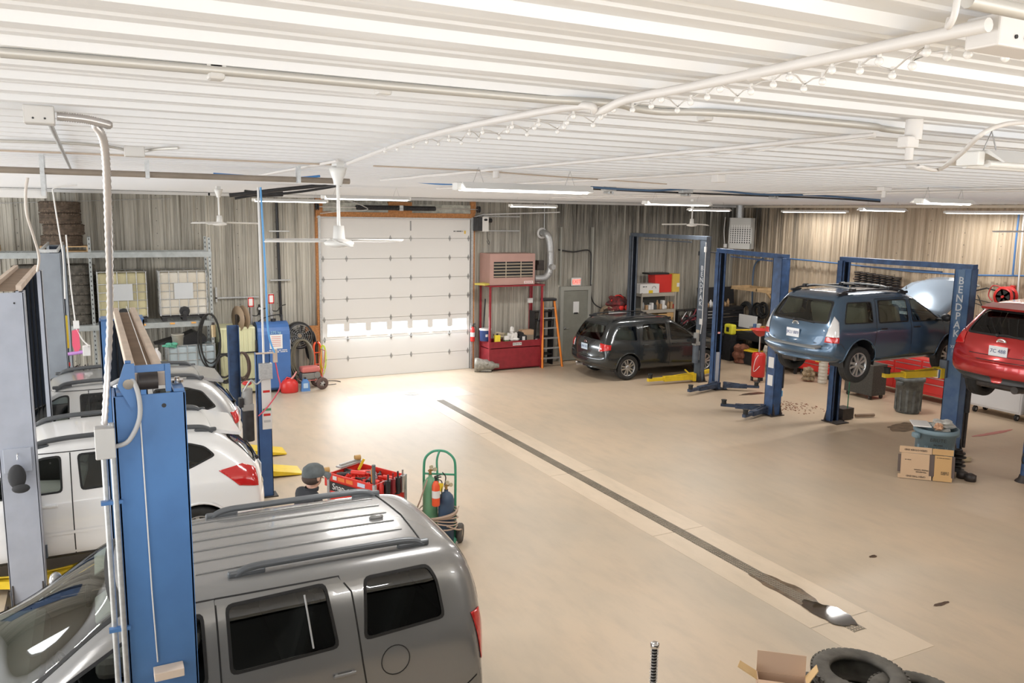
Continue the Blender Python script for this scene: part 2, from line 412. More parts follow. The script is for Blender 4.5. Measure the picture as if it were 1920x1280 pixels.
for k in range(130):
    x = rnd.gauss(0, .28); y = rnd.gauss(0, .28)
    mb.box((x, y, .004), (rnd.uniform(.01, .05), rnd.uniform(.008, .03), .006), 0, rz=rnd.uniform(0, 3))
tag(mb.build('rust_flakes', mat('rust', (.24,.09,.05), .9), loc=(c0.x, c0.y, 0)), 'scattered rust flakes on the floor right of the leftmost blue lift post', 'debris', kind='stuff')
# ---------------------------------------------------------------- overhead door
X0, X1, ZT = 5.21, 9.37, 4.19
d = MB(); PANEL = mat('door_panel', (.74,.73,.71), .5)
YD = YB-.06
rows = 8; h = ZT/rows
winz = (h*2+.09, h*2+.40)
wins = [(X0+.13+i*.585, X0+.13+i*.585+.44) for i in range(7)]
for k in range(rows):
    z0 = k*h+.004; z1 = (k+1)*h-.004
    if k == 2:
        d.bb((X0, YD, z0), (X1, YD+.045, winz[0])); d.bb((X0, YD, winz[1]), (X1, YD+.045, z1))
        xs = [X0]+[v for w in wins for v in w]+[X1]
        for a, b in zip(xs[::2], xs[1::2]): d.bb((a, YD, winz[0]), (b, YD+.045, winz[1]))
    else: d.bb((X0, YD, z0), (X1, YD+.045, z1), ch=.004)
od = bpy.data.objects.new('door_1', None); COL.objects.link(od); struct(od)
d.build('door_panel', PANEL, od)
MB().bb((X0-.03, YD+.05, 0), (X0+.02, YD+.06, ZT)).bb((X1-.02, YD+.05, 0), (X1+.05, YD+.06, ZT)).bb((X0, YD+.05, 0), (X1, YD+.06, winz[0]-.02)).bb((X0, YD+.05, winz[1]+.02), (X1, YD+.06, ZT)).build('backing', PANEL, od)
for a, b in wins:
    w = MB().bb((a-.02, YD-.008, winz[0]-.02), (b+.02, YD, winz[0])).bb((a-.02, YD-.008, winz[1]), (b+.02, YD, winz[1]+.02)).bb((a-.02, YD-.008, winz[0]), (a, YD, winz[1])).bb((b, YD-.008, winz[0]), (b+.02, YD, winz[1]))
    f = w.build('window_frame', WHITEP, od)
    MB().bb((a, YD+.02, winz[0]), (b, YD+.025, winz[1])).build('pane', glass('door_glass', (.95,.96,.97)), f)
HG = mat('hinge', (.34,.34,.33), .4, .6)
for k in range(1, rows):
    for x in (X0+.05, X0+.66, X0+1.85, X0+2.42, X0+3.55, X1-.05):
        if k == 7 and x < X0+1: continue
        z = k*h
        MB().prism([(x-.035, z), (x, z+.085), (x+.035, z), (x, z-.085)], YD-.012, YD-.001, 'Y').cyl((x-.03, YD-.014, z), (x+.03, YD-.014, z), .009, n=8).build('hinge', HG, od)
MB().bb((X0+2.40, YD-.004, ZT-.32), (X0+2.44, YD-.001, ZT-.06)).build('label_strip', mat('grey_strip', (.3,.3,.3), .5), od)
fineprint('sticker_lettering', fr((X1-.36, YD-.004, ZT-.33), (1,0,0), (0,0,1)), .28, .03, BLACK, od)
MB().bb((X1-.18, YD-.005, ZT-.40), (X1-.13, YD-.001, ZT-.31)).build('sticker', mat('sticker_yellow', (.8,.55,.1), .5), od)
# tracks and framing
t = MB()
for x in (X0-.045, X1+.045):
    t.bb((x-.03, YD-.07, 0), (x+.03, YD-.01, ZT+.05)); 
struct(t.build('trim_7', GALV))
o = MB()
o.bb((X0-.13, YB-.1, 0), (X0-.075, YB+.02, ZC-.1)); o.bb((X1+.08, YB-.1, 0), (X1+.13, YB+.02, ZC-.1))
o.bb((X0-.13, YB-.11, ZT+.01), (X1+.1, YB-.03, ZT+.15)); o.bb((7.0, YB-.12, ZT+.15), (7.65, YB-.03, ZC-.15)); o.bb((X1-.0, YB-.12, ZT+.15), (X1+.14, YB-.03, ZC-.1)); o.bb((X0-.13, YB-.12, ZT+.15), (X0+.05, YB-.03, ZC-.1))
struct(o.build('trim_8', OSB))
hp = mat('header_plate', (.55,.56,.50), .6, noise=.4, nscale=9)
struct(MB().bb((X0+.05, YB-.08, ZT+.15), (7.0, YB-.035, ZC-.2)).bb((7.65, YB-.08, ZT+.15), (X1, YB-.035, ZC-.2)).build('trim_9', hp))
struct(MB().bb((X0-.1, YB-.13, ZT+.0), (X1+.05, YB-.1, ZT+.025)).build('trim_10', GALV))
sp = thing('torsion_spring', 'black coil spring shaft mounted above the overhead door', 'door spring', (7.3, YB-.22, ZT+.27))
MB().cyl((-2.2, 0, 0), (2.3, 0, 0), .014, n=10).build('shaft', STEEL, sp)
MB().tube([(-1.2+k*.0035, .055*cos(k*.9), .055*sin(k*.9)) for k in range(620)], .012, 6).build('coil', BLACKM, sp)
MB().bb((-.05, -.06, -.07), (.05, .1, .07)).build('bracket', GALV, sp)
for x in (-2.2, 2.25): MB().lathe([(.02,-.03), (.09,-.03), (.09,-.02), (.06,-.015), (.06,.015), (.09,.02), (.09,.03), (.02,.03)], (x, 0, 0), 20, axis='X').build('cable_drum', BLACKM, sp)
# daylight beyond the door
# ---------------------------------------------------------------- exit door
ex = bpy.data.objects.new('door_2', None); COL.objects.link(ex); struct(ex)
EX0 = AY(1052, 600, YB).x; EX1 = AY(1097, 600, YB).x
GD = mat('door_grey_green', (.27,.27,.23), .5, noise=.12, nscale=5)
MB().bb((EX0, YB-.10, .02), (EX1, YB-.055, 2.12), ch=.004).build('door_leaf', GD, ex)
fm = MB(); FRM = mat('frame_grey', (.36,.36,.32), .5)
fm.bb((EX0-.11, YB-.13, 0), (EX0, YB-.035, 2.25)).bb((EX1, YB-.13, 0), (EX1+.11, YB-.035, 2.25)).bb((EX0, YB-.13, 2.13), (EX1, YB-.035, 2.25))
fm.build('door_frame', FRM, ex)
MB().box((EX0+.45, YB-.105, 1.62), (.2, .004, .34)).build('notice', PAPER, ex)
MB().box((EX0+.45, YB-.108, 1.44), (.14, .003, .05)).build('notice_footer', BLACK, ex)
MB().cyl((EX0+.08, YB-.11, 1.0), (EX0+.08, YB-.16, 1.0), .012).cyl((EX0+.08, YB-.16, 1.0), (EX0+.19, YB-.16, 1.0), .01).cyl((EX0+.08, YB-.1, 1.0), (EX0+.08, YB-.112, 1.0), .035).build('door_handle', STEEL, ex)
struct(MB().bb((EX0-.15, YB-.12, 2.3), (EX0-.1, YB-.03, 4.0)).bb((EX1+.1, YB-.12, 2.3), (EX1+.15, YB-.03, 4.0)).build('trim_11', FRM))
es = thing('exit_sign', 'white exit sign with pinkish red letters above the grey door', 'exit sign', AY(1080, 528, YB-.12))
MB().box((0, 0, 0), (.33, .06, .24), ch=.012).build('housing', WHITEP, es)
MB().box((0, -.032, 0), (.26, .004, .17)).build('face', emat('exit_glow', (1, .45, .38), .9), es)
text('lettering', 'EXIT', .15, fr((0, -.035, 0), (1,0,0), (0,0,1)), emat('exit_red', (.9,.12,.08), 1.0), es)
# ================================================================ LIGHTS
def fixture(c, length, label, group='lit ceiling tube lights', on=True, tubes=2, w=.14, pw=1.0):
    f = thing('tube_light', label, 'light fixture', c, 0, group)
    MB().prism([(-w, -.02), (-w*.45, .035), (w*.45, .035), (w, -.02), (w*.92, -.02), (w*.4, .02), (-w*.4, .02), (-w*.92, -.02)], -length/2, length/2, 'X').build('reflector', WHITE, f)
    for s in (-1, 1): MB().box((s*(length/2+.02), 0, 0), (.05, .1, .06), ch=.008).build('end_cap', WHITEP, f)
    for k in range(tubes):
        y = 0 if tubes == 1 else (-.05 if k == 0 else .05)
        MB().cyl((-length/2+.02, y, -.02), (length/2-.02, y, -.02), .016, n=10).build('tube', TUBE if on else WHITEP, f)
    hz = ZC-c[2]-.03
    for s in (-1, 1):
        MB().tube([(s*length*.36-.05, 0, .03), (s*length*.36, 0, hz), (s*length*.36+.05, 0, .03)], .003, 4).build('hanging_chain', STEEL, f)
    if on:
        ld = bpy.data.lights.new('tube_lamp', 'AREA'); ld.shape = 'RECTANGLE'; ld.size = length*.95; ld.size_y = .16; ld.energy = 60*length*pw; ld.color = (1, .975, .945)
        lo = bpy.data.objects.new('tube_lamp', ld); COL.objects.link(lo); lo.parent = f; lo.location = (0, 0, -.06)
    return f
def L_(u, v, z): p = AZ(u, v, z); return (p.x, p.y, p.z)
FX = [((985,353),4.58,1.25,'large lit tube light hanging right of the nearest white ceiling fan'),
      ((688,371),4.57,1.35,'lit tube light in front of the upper left of the overhead door'),
      ((545,376),4.555,1.45,'lit tube light in front of the ribbed wall left of the overhead door'),
      ((1000,386),4.55,1.2,'lit tube light above the duct elbow right of the overhead door'),
      ((1270,381),4.57,1.25,'lit tube light above the charcoal lift in the middle distance'),
      ((1330,393),4.545,1.3,'lit tube light just behind the distant small ceiling fan'),
      ((1655,393),4.57,1.3,'lit tube light above the raised blue car, farther of two'),
      ((1770,378),4.58,.85,'lit tube light with white bracket box above the open blue hood')]
for (u, v), z, l, lab in FX: fixture(L_(u, v, z), l, lab)
for (u, v, xx, lab) in ((1525, 397, 18.35, 'long lit bare tube light high on the right wall above the wooden bracket'), (1862, 398, 18.25, 'long lit bare tube light high on the right wall above the red hose reel')):
    q = AX(u, v, xx); f = fixture((xx, q.y, 4.56), 2.3, lab, tubes=1, w=.05, pw=.3); f.rotation_euler.z = pi/2
fixture(L_(1925, 305, 4.62), .75, 'unlit white light fixture at the right edge under the ceiling', on=False, group='unlit light fixtures')
fx = thing('light_fixture', 'unlit white light fixture on slotted steel brackets at the left edge', 'light fixture', AY(30, 363, 7.2), 0, 'unlit light fixtures')
MB().box((-.4, 0, 0), (1.2, .12, .06), ch=.006).build('housing', WHITE, fx)
br = MB()
for dy in (-.1, .1): MB().bb((.17, dy-.015, -.01), (.2, dy+.015, ZC-fx.location.z-.03)).build('slotted_bracket', GALV, fx)

# lights over the part of the hall behind and beside the camera
for k, (x, y) in enumerate([(-3.5, 2.5), (4, -2), (10, -1.5), (15.5, 2.0), (-4, 9), (-4.5, 15), (8.5, 2.2)]):
    if k in (0, 4, 5, 1, 2, 3): fixture((x, y, 4.58), 1.3, 'lit ceiling tube light over the near part of the hall', group='tube lights outside the view')
# daylight: sky outside the openings
w = bpy.data.worlds.new('world'); SC.world = w; w.use_nodes = True
w.node_tree.nodes['Background'].inputs[0].default_value = (.92,.96,1,1); w.node_tree.nodes['Background'].inputs[1].default_value = 2.2
def area(name, loc, rot, sx, sy, e, col=(1,1,1)):
    ld = bpy.data.lights.new(name, 'AREA'); ld.shape = 'RECTANGLE'; ld.size = sx; ld.size_y = sy; ld.energy = e; ld.color = col
    o = bpy.data.objects.new(name, ld); COL.objects.link(o); o.location = loc; o.rotation_euler = rot; return o
area('added_fill_front', (6, YF+.02, 3.6), (pi/2, 0, 0), 20, 1.5, 330, (.97,.985,1))   # added fill light at the unseen opening behind the camera
for a, b in ((1.6, 6.6), (8.0, 13.0), (14.4, 19.0)):
    area('added_fill_left', (XL+.02, (a+b)/2, 1.95), (0, -pi/2, 0), 3.7, b-a-.1, 250, (.96,.98,1))   # added fill at the unseen left doorways, lifts the ceiling
area('daylight_door_windows', ((X0+X1)/2, YD-.03, (winz[0]+winz[1])/2), (-R(62), 0, 0), 3.9, .3, 110, (.9,.95,1))
SC.view_settings.view_transform = 'Standard'; SC.view_settings.look = 'None'; SC.view_settings.exposure = .17; SC.view_settings.gamma = 1
# ================================================================ CARS
def cage_shell(S):
    """closed body surface grown from cross-section stations (rear to front), subdivided"""
    vs = []; fs = []; K = 9; n = len(S)
    for i, (xl, xm, xb, xr, w, wb_, wr, zb, zm, zs, zt_, zr, zt) in enumerate(S):
        row = [(xl, 0, zb), (xl, .78*w, zb), (xl, .97*w, zb+.07), (xm, w, zm), ((xm+xb)/2, w*.995, zs), (xb, wb_, zt_), (xr, wr, zr), (xr, wr*.72, zt-.010), (xr, 0, zt)]
        bow = {0: .20, 1: .17, 2: .12, 3: .06, n-2: -.14, n-1: -.22}.get(i, 0)
        vs += [(x+bow*(y/w)**2, y, z) for x, y, z in row]
    N = len(vs)
    off = lambda i, k, s: i*K+k if s == 0 or k in (0, 8) else N+i*K+k
    vs = vs+[(x, -y, z) for x, y, z in vs]
    for i in range(n-1):
        for k in range(K-1):
            fs.append([off(i,k,0), off(i,k+1,0), off(i+1,k+1,0), off(i+1,k,0)])
            fs.append([off(i,k,1), off(i+1,k,1), off(i+1,k+1,1), off(i,k+1,1)])
    for i, fl in ((0, 0), (n-1, 1)):
        def q(l): fs.append(l[::-1] if fl else l)
        st = S[i]; xo = [st[0], st[0], st[0], st[1], (st[1]+st[2])/2, st[2], st[3], st[3]]
        cc = {0: off(i,0,0), 8: off(i,8,0)}
        for k in range(1, 8): cc[k] = len(vs); vs.append((xo[k], 0, vs[i*K+k][2]))
        q([cc[0], cc[1], off(i,1,0)]); q([cc[0], off(i,1,1), cc[1]])
        for k in range(1, 7):
            q([off(i,k,0), cc[k], cc[k+1], off(i,k+1,0)]); q([cc[k], off(i,k,1), off(i,k+1,1), cc[k+1]])
        q([off(i,7,0), cc[7], cc[8]]); q([cc[7], off(i,7,1), cc[8]])
    me = bpy.data.meshes.new('cage'); me.from_pydata(vs, [], fs); me.validate()
    bm = bmesh.new(); bm.from_mesh(me)
    loose = [v for v in bm.verts if not v.link_faces]; bmesh.ops.delete(bm, geom=loose, context='VERTS')
    bmesh.ops.recalc_face_normals(bm, faces=bm.faces); bm.to_mesh(me); bm.free()
    o = bpy.data.objects.new('cage', me); COL.objects.link(o)
    md = o.modifiers.new('s', 'SUBSURF'); md.levels = 3; md.render_levels = 3
    bpy.context.view_layer.update()
    dg = bpy.context.evaluated_depsgraph_get(); m2 = bpy.data.meshes.new_from_object(o.evaluated_get(dg))
    bm = bmesh.new(); bm.from_mesh(m2); bpy.data.objects.remove(o)
    bpy.data.meshes.remove(m2)
    return bm
def inpoly(p, poly):
    s = 0
    for i in range(len(poly)):
        a = poly[i]; b = poly[(i+1) % len(poly)]
        c = (b[0]-a[0])*(p[1]-a[1])-(b[1]-a[1])*(p[0]-a[0])
        if abs(c) < 1e-9: continue
        if s == 0: s = 1 if c > 0 else -1
        elif (c > 0) != (s > 0): return False
    return True
def roundpoly(poly, r=.05, seg=4):
    out = []; n = len(poly)
    for i in range(n):
        p = Vector(poly[i]).to_3d() if False else Vector((*poly[i], 0)); a = Vector((*poly[i-1], 0)); b = Vector((*poly[(i+1) % n], 0))
        da = (a-p); db = (b-p); rr = min(r, da.length*.45, db.length*.45)
        pa = p+da.normalized()*rr; pb = p+db.normalized()*rr
        for k in range(seg+1):
            t = k/seg; q = pa*(1-t)**2+p*2*t*(1-t)+pb*t*t; out.append((q.x, q.y))
    return out
def shrink(poly, d):
    """inset a convex polygon"""
    n = len(poly); out = []
    cx = sum(p[0] for p in poly)/n; cy = sum(p[1] for p in poly)/n
    for i in range(n):
        p = Vector(poly[i]); a = Vector(poly[i-1]); b = Vector(poly[(i+1) % n])
        e1 = (p-a).normalized(); e2 = (b-p).normalized()
        n1 = Vector((-e1.y, e1.x)); n2 = Vector((-e2.y, e2.x))
        if n1.dot(Vector((cx, cy))-p) < 0: n1 = -n1
        if n2.dot(Vector((cx, cy))-p) < 0: n2 = -n2
        m = (n1+n2); m.normalize(); k = max(.5, m.dot(n1))
        q = p+m*(d/k); out.append((q.x, q.y))
    return out
def cutfaces(bm, poly, A, B, thr=.12, lim=None):
    """cut the outline of a convex polygon (in the A,B plane) into the faces that look along A x B; return the inner faces"""
    A = Vector(A); B = Vector(B); D = A.cross(B).normalized()
    lo0 = min(p[0] for p in poly); hi0 = max(p[0] for p in poly); lo1 = min(p[1] for p in poly); hi1 = max(p[1] for p in poly)
    def cand():
        out = []
        for f in bm.faces:
            if f.normal.dot(D) < thr: continue
            if lim and not lim(f.calc_center_median()): continue
            a = [v.co.dot(A) for v in f.verts]; b = [v.co.dot(B) for v in f.verts]
            if max(a) < lo0 or min(a) > hi0 or max(b) < lo1 or min(b) > hi1: continue
            out.append(f)
        return out
    n = len(poly); fs = cand()
    for i in range(n):
        p = poly[i]; q = poly[(i+1) % n]; P = A*p[0]+B*p[1]; E = A*(q[0]-p[0])+B*(q[1]-p[1])
        if E.length < 1e-6: continue
        no = E.cross(D).normalized(); tch = []; rest = []
        for f in fs:
            dd = [(v.co-P).dot(no) for v in f.verts]
            (tch if min(dd) < -1e-6 and max(dd) > 1e-6 else rest).append(f)
        if not tch: continue
        g = list({e for f in tch for e in f.edges})+list({v for f in tch for v in f.verts})+tch
        r = bmesh.ops.bisect_plane(bm, geom=g, dist=1e-6, plane_co=P, plane_no=no)
        new = {x for x in r['geom'] if isinstance(x, bmesh.types.BMFace)}
        for e in r['geom_cut']:
            if isinstance(e, bmesh.types.BMEdge): new |= set(e.link_faces)
        fs = list({f for f in rest if f.is_valid} | {f for f in new if f.is_valid})
    for f in fs: f.normal_update()
    return [f for f in fs if f.normal.dot(D) >= thr and (not lim or lim(f.calc_center_median())) and inpoly((f.calc_center_median().dot(A), f.calc_center_median().dot(B)), poly)]
def extract(bm, faces, name, m, parent, off=0, D=None, keep=False, thick=0):
    vm = {}; vs = []; fl = []
    for f in faces:
        idx = []
        for v in f.verts:
            if v not in vm:
                vm[v] = len(vs); vs.append(v.co + (Vector(D)*off if D is not None else v.normal*off))
            idx.append(vm[v])
        fl.append(idx)
    me = bpy.data.meshes.new(name); me.from_pydata([tuple(v) for v in vs], [], fl); me.materials.append(m)
    me.polygons.foreach_set('use_smooth', [True]*len(fl))
    o = bpy.data.objects.new(name, me); COL.objects.link(o); o.parent = parent
    if thick:
        s = o.modifiers.new('t', 'SOLIDIFY'); s.thickness = thick; s.offset = 1
    if not keep: bmesh.ops.delete(bm, geom=faces, context='FACES')
    return o
GLC = glass('clear_glass', (.80,.90,.86), 1.2); GLD = glass('tinted_glass', (.10,.11,.11)); GLM = glass('smoked_glass', (.58,.63,.60))
LAMPR = mat('red_lens', (.55,.012,.012), .12, 0, .6, coat=1); LAMPC = mat('clear_lens', (.75,.75,.75), .12, .2, coat=1); LAMPO = mat('amber_lens', (.75,.12,.03), .15, coat=1)
SEAM = mat('seam', (.012,.012,.012), .7)
RIM = mat('alloy', (.52,.53,.54), .28, .75)
SEATM = mat('seat_fabric', (.33,.32,.29), .9); SEATD = mat('dark_trim', (.035,.035,.04), .6)
def wheel(parent, c, r, w=.22, side=1, spokes=5, rim=RIM, turn=0, pair=False):
    o = bpy.data.objects.new('wheel', None); COL.objects.link(o); o.parent = parent; o.location = c
    o.rotation_euler = (0, 0, 0 if side > 0 else pi); o.empty_display_size = .1
    rr = r*.66; h = w/2
    tr = [(rr, -h*.8), (rr+.02, -h), (r*.9, -h*1.02), (r*.98, -h*.85), (r, -h*.6), (r*.99, -h*.35), (r*.993, -h*.3), (r, -h*.25), (r, h*.25), (r*.985, h*.3), (r*.985, h*.35), (r, h*.4), (r, h*.6), (r*.98, h*.85), (r*.9, h*1.02), (rr+.02, h), (rr, h*.8), (rr-.01, h*.5), (rr-.01, -h*.5), (rr, -h*.8)]
    t = MB().lathe(tr, n=40, axis='Y').build('tire', RUBBER, o)
    b = MB(); b.lathe([(rr+.004, h*.82), (rr-.006, h*.86), (rr-.018, h*.74), (rr-.03, h*.2), (rr-.035, -h*.7)], n=40, axis='Y')
    for k in range(spokes):
        a = 2*pi*k/spokes+turn; T = Matrix.Rotation(-a, 4, 'Y')
        for sp in ([0] if spokes > 5 else [-.5, .5]):
            b.prism([(.03+sp*.02, .0+sp*.03-.018), (.03, sp*.03+.022), (rr-.012, sp*.10+.02), (rr-.012, sp*.10-.022)], h*.45, h*.72, 'Y', 0, T)
    b.lathe([(.001, h*.82), (.03, h*.82), (.05, h*.78), (.075, h*.66), (.08, h*.4)], n=20, axis='Y')
    b.build('rim', rim, o)
    MB().lathe([(.001, h*.1), (rr*.62, h*.1), (rr*.62, -h*.3)], n=24, axis='Y').lathe([(.001, -h*.2), (rr-.03, -h*.2)], n=24, axis='Y').build('brake_disc', mat('brake_steel', (.12,.11,.1), .5, .5), o)
    return o
def car(name, label, cat, P, S, spec):
    """rear bumper at x=0, nose towards +x; P paint"""
    W = spec['W']; H = spec['H']; Lg = spec['L']
    t = thing(name, label, cat)
    bm = cage_shell(S)
    bvh = BVHTree.FromBMesh(bm)
    def side(x, z, s):
        h = bvh.ray_cast(Vector((x, s*2.5, z)), Vector((0, -s, 0))); return h[0] if h[0] is not None else None
    def top(x, y):
        h = bvh.ray_cast(Vector((x, y, 4)), Vector((0, 0, -1))); return h[0].z if h[0] is not None else 1
    def backx(y, z, s=1):
        h = bvh.ray_cast(Vector((-3 if s > 0 else 9, y, z)), Vector((s, 0, 0))); return h[0].x if h[0] is not None else None
    # seams first (on the uncut skin)
    def ribbon(pts, nm='door_seam', wd=.006, s=1, m=SEAM, off=.0015):
        out = []
        for i in range(len(pts)-1):
            a = Vector(pts[i]); b = Vector(pts[i+1]); k = max(1, int((b-a).length/.05))
            out += [a.lerp(b, j/k) for j in range(k)]
        out.append(Vector(pts[-1])); P3 = []
        for q in out:
            h = bvh.ray_cast(Vector((q.x, s*2.5, q.y)), Vector((0, -s, 0)))
            if h[0] is None: continue
            P3.append((h[0]+h[1]*off, h[1]))
        if len(P3) < 2: return
        vs = []; 
        for i, (p, nn) in enumerate(P3):
            d = P3[min(i+1, len(P3)-1)][0]-P3[max(i-1, 0)][0]; sd = d.cross(nn).normalized()*wd
            vs += [p-sd, p+sd]
        mb = MB(); mb.add(vs, [(2*i, 2*i+1, 2*i+3, 2*i+2) for i in range(len(P3)-1)]); return mb.build(nm, m, t)
    for s in (1, -1):
        for sm in spec.get('seams', []): ribbon(sm, s=s)
        for sm in spec.get('trims', []): ribbon(sm[0], 'side_trim', sm[1], s, sm[2], .006)
    # tail seam across
    for yz in spec.get('tailseams', []):
        pts = []
        for q0, q1 in zip(yz[:-1], yz[1:]):
            for j in range(12): pts.append(Vector(q0).lerp(Vector(q1), j/12))
        vs = []; PP = []
        for q in pts:
            h = bvh.ray_cast(Vector((-2, q.x, q.y)), Vector((1, 0, 0)))
            if h[0] is not None: PP.append((h[0]+h[1]*.0015, h[1]))
        for i, (p, nn) in enumerate(PP):
            d = PP[min(i+1, len(PP)-1)][0]-PP[max(i-1, 0)][0]; sd = d.cross(nn).normalized()*.006; vs += [p-sd, p+sd]
        if len(PP) > 1: MB().add(vs, [(2*i, 2*i+1, 2*i+3, 2*i+2) for i in range(len(PP)-1)]).build('tailgate_seam', SEAM, t)
    # wheel arches
    wr = spec['wr']; arch = spec.get('arch', wr+.055); wx = spec['wx']; zc = spec.get('wz', wr)
    for ai, x in enumerate(wx):
        for s in (1, -1):
            cyc = [(x+arch*cos(a)*s, zc+arch*sin(a)) for a in [2*pi*k/20 for k in range(20)]]
            cyc2 = [(p[0]*s, p[1]) for p in cyc] if s < 0 else cyc
            A = (s, 0, 0) if s < 0 else (-1, 0, 0)
            # looking direction D = A x B must be +-y
            A = (-s, 0, 0); B = (0, 0, 1)
            poly = [(p[0]*-s, p[1]) for p in [(x+arch*cos(2*pi*k/22), zc+arch*sin(2*pi*k/22)) for k in range(22)]]
            fs = cutfaces(bm, poly, A, B, thr=-2, lim=lambda c, s=s: c.y*s > W-.34)
            bmesh.ops.delete(bm, geom=fs, context='FACES')
            # dark liner
            li = MB(); y1 = s*(W-.03); y0 = s*(W-.36); vs = []
            for k in range(17):
                a = -.25+(pi+.5)*k/16
                vs += [(x+(arch-.004)*cos(a), y0, zc+(arch-.004)*sin(a)), (x+(arch-.004)*cos(a), y1-s*.01, zc+(arch-.004)*sin(a))]
            li.add(vs, [(2*k, 2*k+1, 2*k+3, 2*k+2) for k in range(16)], 0, True)
            li.add([(x, y0, zc)]+[(x+arch*cos(-.25+(pi+.5)*k/16), y0, zc+arch*sin(-.25+(pi+.5)*k/16)) for k in range(17)], [(0, k+1, k+2) for k in range(16)])
            li.build('arch_liner', BLACK, t)
            lip = []
            for k in range(25):
                a = -.18+(pi+.36)*k/24; q = side(x+arch*cos(a), zc+arch*sin(a), s)
                if q is not None: lip.append(q+Vector((0, s*.002, 0)))
            if len(lip) > 2: MB().tube(lip, spec.get('lipr', .016), 6).build('arch_lip', spec.get('lip', P), t)
            wheel(t, (x, s*(W-.03-spec.get('ww', .22)/2), zc if not spec.get('droop') else zc-spec['droop']), wr, spec.get('ww', .22), s, spec.get('spokes', 5), spec.get('rim', RIM), turn=.3*ai+spec.get('turn', 0))
    # windows: (polygon in x,z; glass; frame material)
    for s in (1, -1):
        A = (-s, 0, 0); B = (0, 0, 1)
        for poly, gm in spec['side']:
            if s == spec.get('openside', 0) and gm == 'open': g_ = None
            else: g_ = GLC if gm == 'open' else gm
            pl = [(-s*p[0], p[1]) for p in roundpoly(poly, .05, 3)]
            fs = cutfaces(bm, pl, A, B)
            inner = cutfaces(bm, [(-s*p[0], p[1]) for p in roundpoly(shrink(poly, .022), .04, 3)], A, B)
            ins = set(inner); ring = [f for f in fs if f.is_valid and f not in ins]
            al = cutfaces(bm, pl, A, B); ring = [f for f in al if f not in ins]
            sl = extract(bm, [f for f in ring], 'window_seal', SEAM, t, .003, keep=False)
            inner = [f for f in inner if f.is_valid]
            if g_ is not None: extract(bm, inner, 'side_window', g_, t, -.006)
            else: bmesh.ops.delete(bm, geom=inner, context='FACES')
        for poly, pm, nm in spec.get('panels', []):
            pl = [(-s*p[0], p[1]) for p in poly]
            fs = cutfaces(bm, pl, A, B, thr=-2, lim=lambda c, s=s: c.y*s > .05)
            extract(bm, fs, nm, pm, t, 0)
    for key, dirx, nm in (('rear', -1, 'rear_window'), ('front', 1, 'windshield')):
        if key in spec:
            poly, gm = spec[key]
            A = (0, dirx, 0) ; B = (0, 0, 1)
            pl = [(p[0], p[1]) for p in roundpoly(poly, .07, 3)]
            lim = (lambda c: c.x < Lg*.4) if dirx < 0 else (lambda c: c.x > Lg*.4)
            fs = cutfaces(bm, pl, A, B, thr=.05, lim=lim)
            inner = cutfaces(bm, roundpoly(shrink(poly, .03), .06, 3), A, B, thr=.05, lim=lim); ins = set(inner)
            al = cutfaces(bm, pl, A, B, thr=.05, lim=lim); ring = [f for f in al if f not in ins]
            extract(bm, ring, 'window_seal', SEAM, t, .003); extract(bm, inner, nm, gm, t, -.005)
    # lamps: polygon in (diagonal, z) seen from a rear/front corner
    for spec_l in spec.get('lamps', []):
        poly, ang, lm, nm = spec_l
        for s in (1, -1):
            d = Vector((-cos(ang), s*sin(ang), 0)); B = Vector((0, 0, 1)); A = B.cross(d)   # A x B = d
            A = Vector((-d.y, d.x, 0))*1.0
            if A.cross(B).dot(d) < 0: A = -A
            k = 1 if s > 0 else -1
            # polygon x measured outward along the car's corner, positive towards the side
            ax = A*(1 if A.y*s > 0 else -1)
            sign = 1 if A.y*s > 0 else -1
            pl = [(sign*p[0], p[1]) for p in poly]
            fs = cutfaces(bm, pl, A, B, thr=.05, lim=lambda c, s=s: c.y*s > .2 and (c.x < Lg*.5 if ang < pi/2 else c.x > Lg*.5))
            if fs: extract(bm, fs, nm, lm, t, .006, thick=.004)
    me = bpy.data.meshes.new('body'); bm.to_mesh(me); me.materials.append(P)
    me.polygons.foreach_set('use_smooth', [True]*len(me.polygons))
    bo = bpy.data.objects.new('body', me); COL.objects.link(bo); bo.parent = t; bm.free()
    if spec.get('rails'):
        x0, x1, yr, rm = spec['rails']
        for s in (1, -1):
            zt = lambda x: top(x, s*yr)
            pts = [(x0, s*yr, zt(x0)+.0), (x0+.06, s*yr, zt(x0+.06)+.035)]
            for k in range(9):
                x = x0+.15+(x1-x0-.3)*k/8; pts.append((x, s*yr, zt(x)+.05))
            pts += [(x1-.06, s*yr, zt(x1-.06)+.035), (x1, s*yr, zt(x1))]
            MB().tube(spline(pts, 3), spec.get('railr', .017), 8).build('roof_rail', rm, t)
            for x in (x0+.08, x1-.08): MB().box((x, s*yr, zt(x)+.015), (.26, .045, .05), ch=.015).build('rail_foot', rm, t)
    for xb_ in spec.get('crossbars', []):
        yr = spec['rails'][2]
        MB().tube(spline([(xb_, -yr, top(xb_, yr)+.06), (xb_+.01, -yr*.6, top(xb_, yr)+.10), (xb_+.01, yr*.6, top(xb_, yr)+.10), (xb_, yr, top(xb_, yr)+.06)], 4), .015, 8).build('crossbar', spec.get('barm', GALV), t)
        for s in (-1, 1): MB().box((xb_, s*yr, top(xb_, yr)+.065), (.14, .07, .07), ch=.02).build('crossbar_clamp', BLACK, t)
    for (x, z) in spec.get('handles', []):
        for s in (1, -1):
            q = side(x, z, s)
            if q is not None:
                MB().box((x, q.y+s*.018, z), (.17, .022, .03), ch=.01).box((x-.06, q.y+s*.008, z), (.02, .03, .025)).box((x+.06, q.y+s*.008, z), (.02, .03, .025)).build('door_handle', spec.get('hm', P), t)
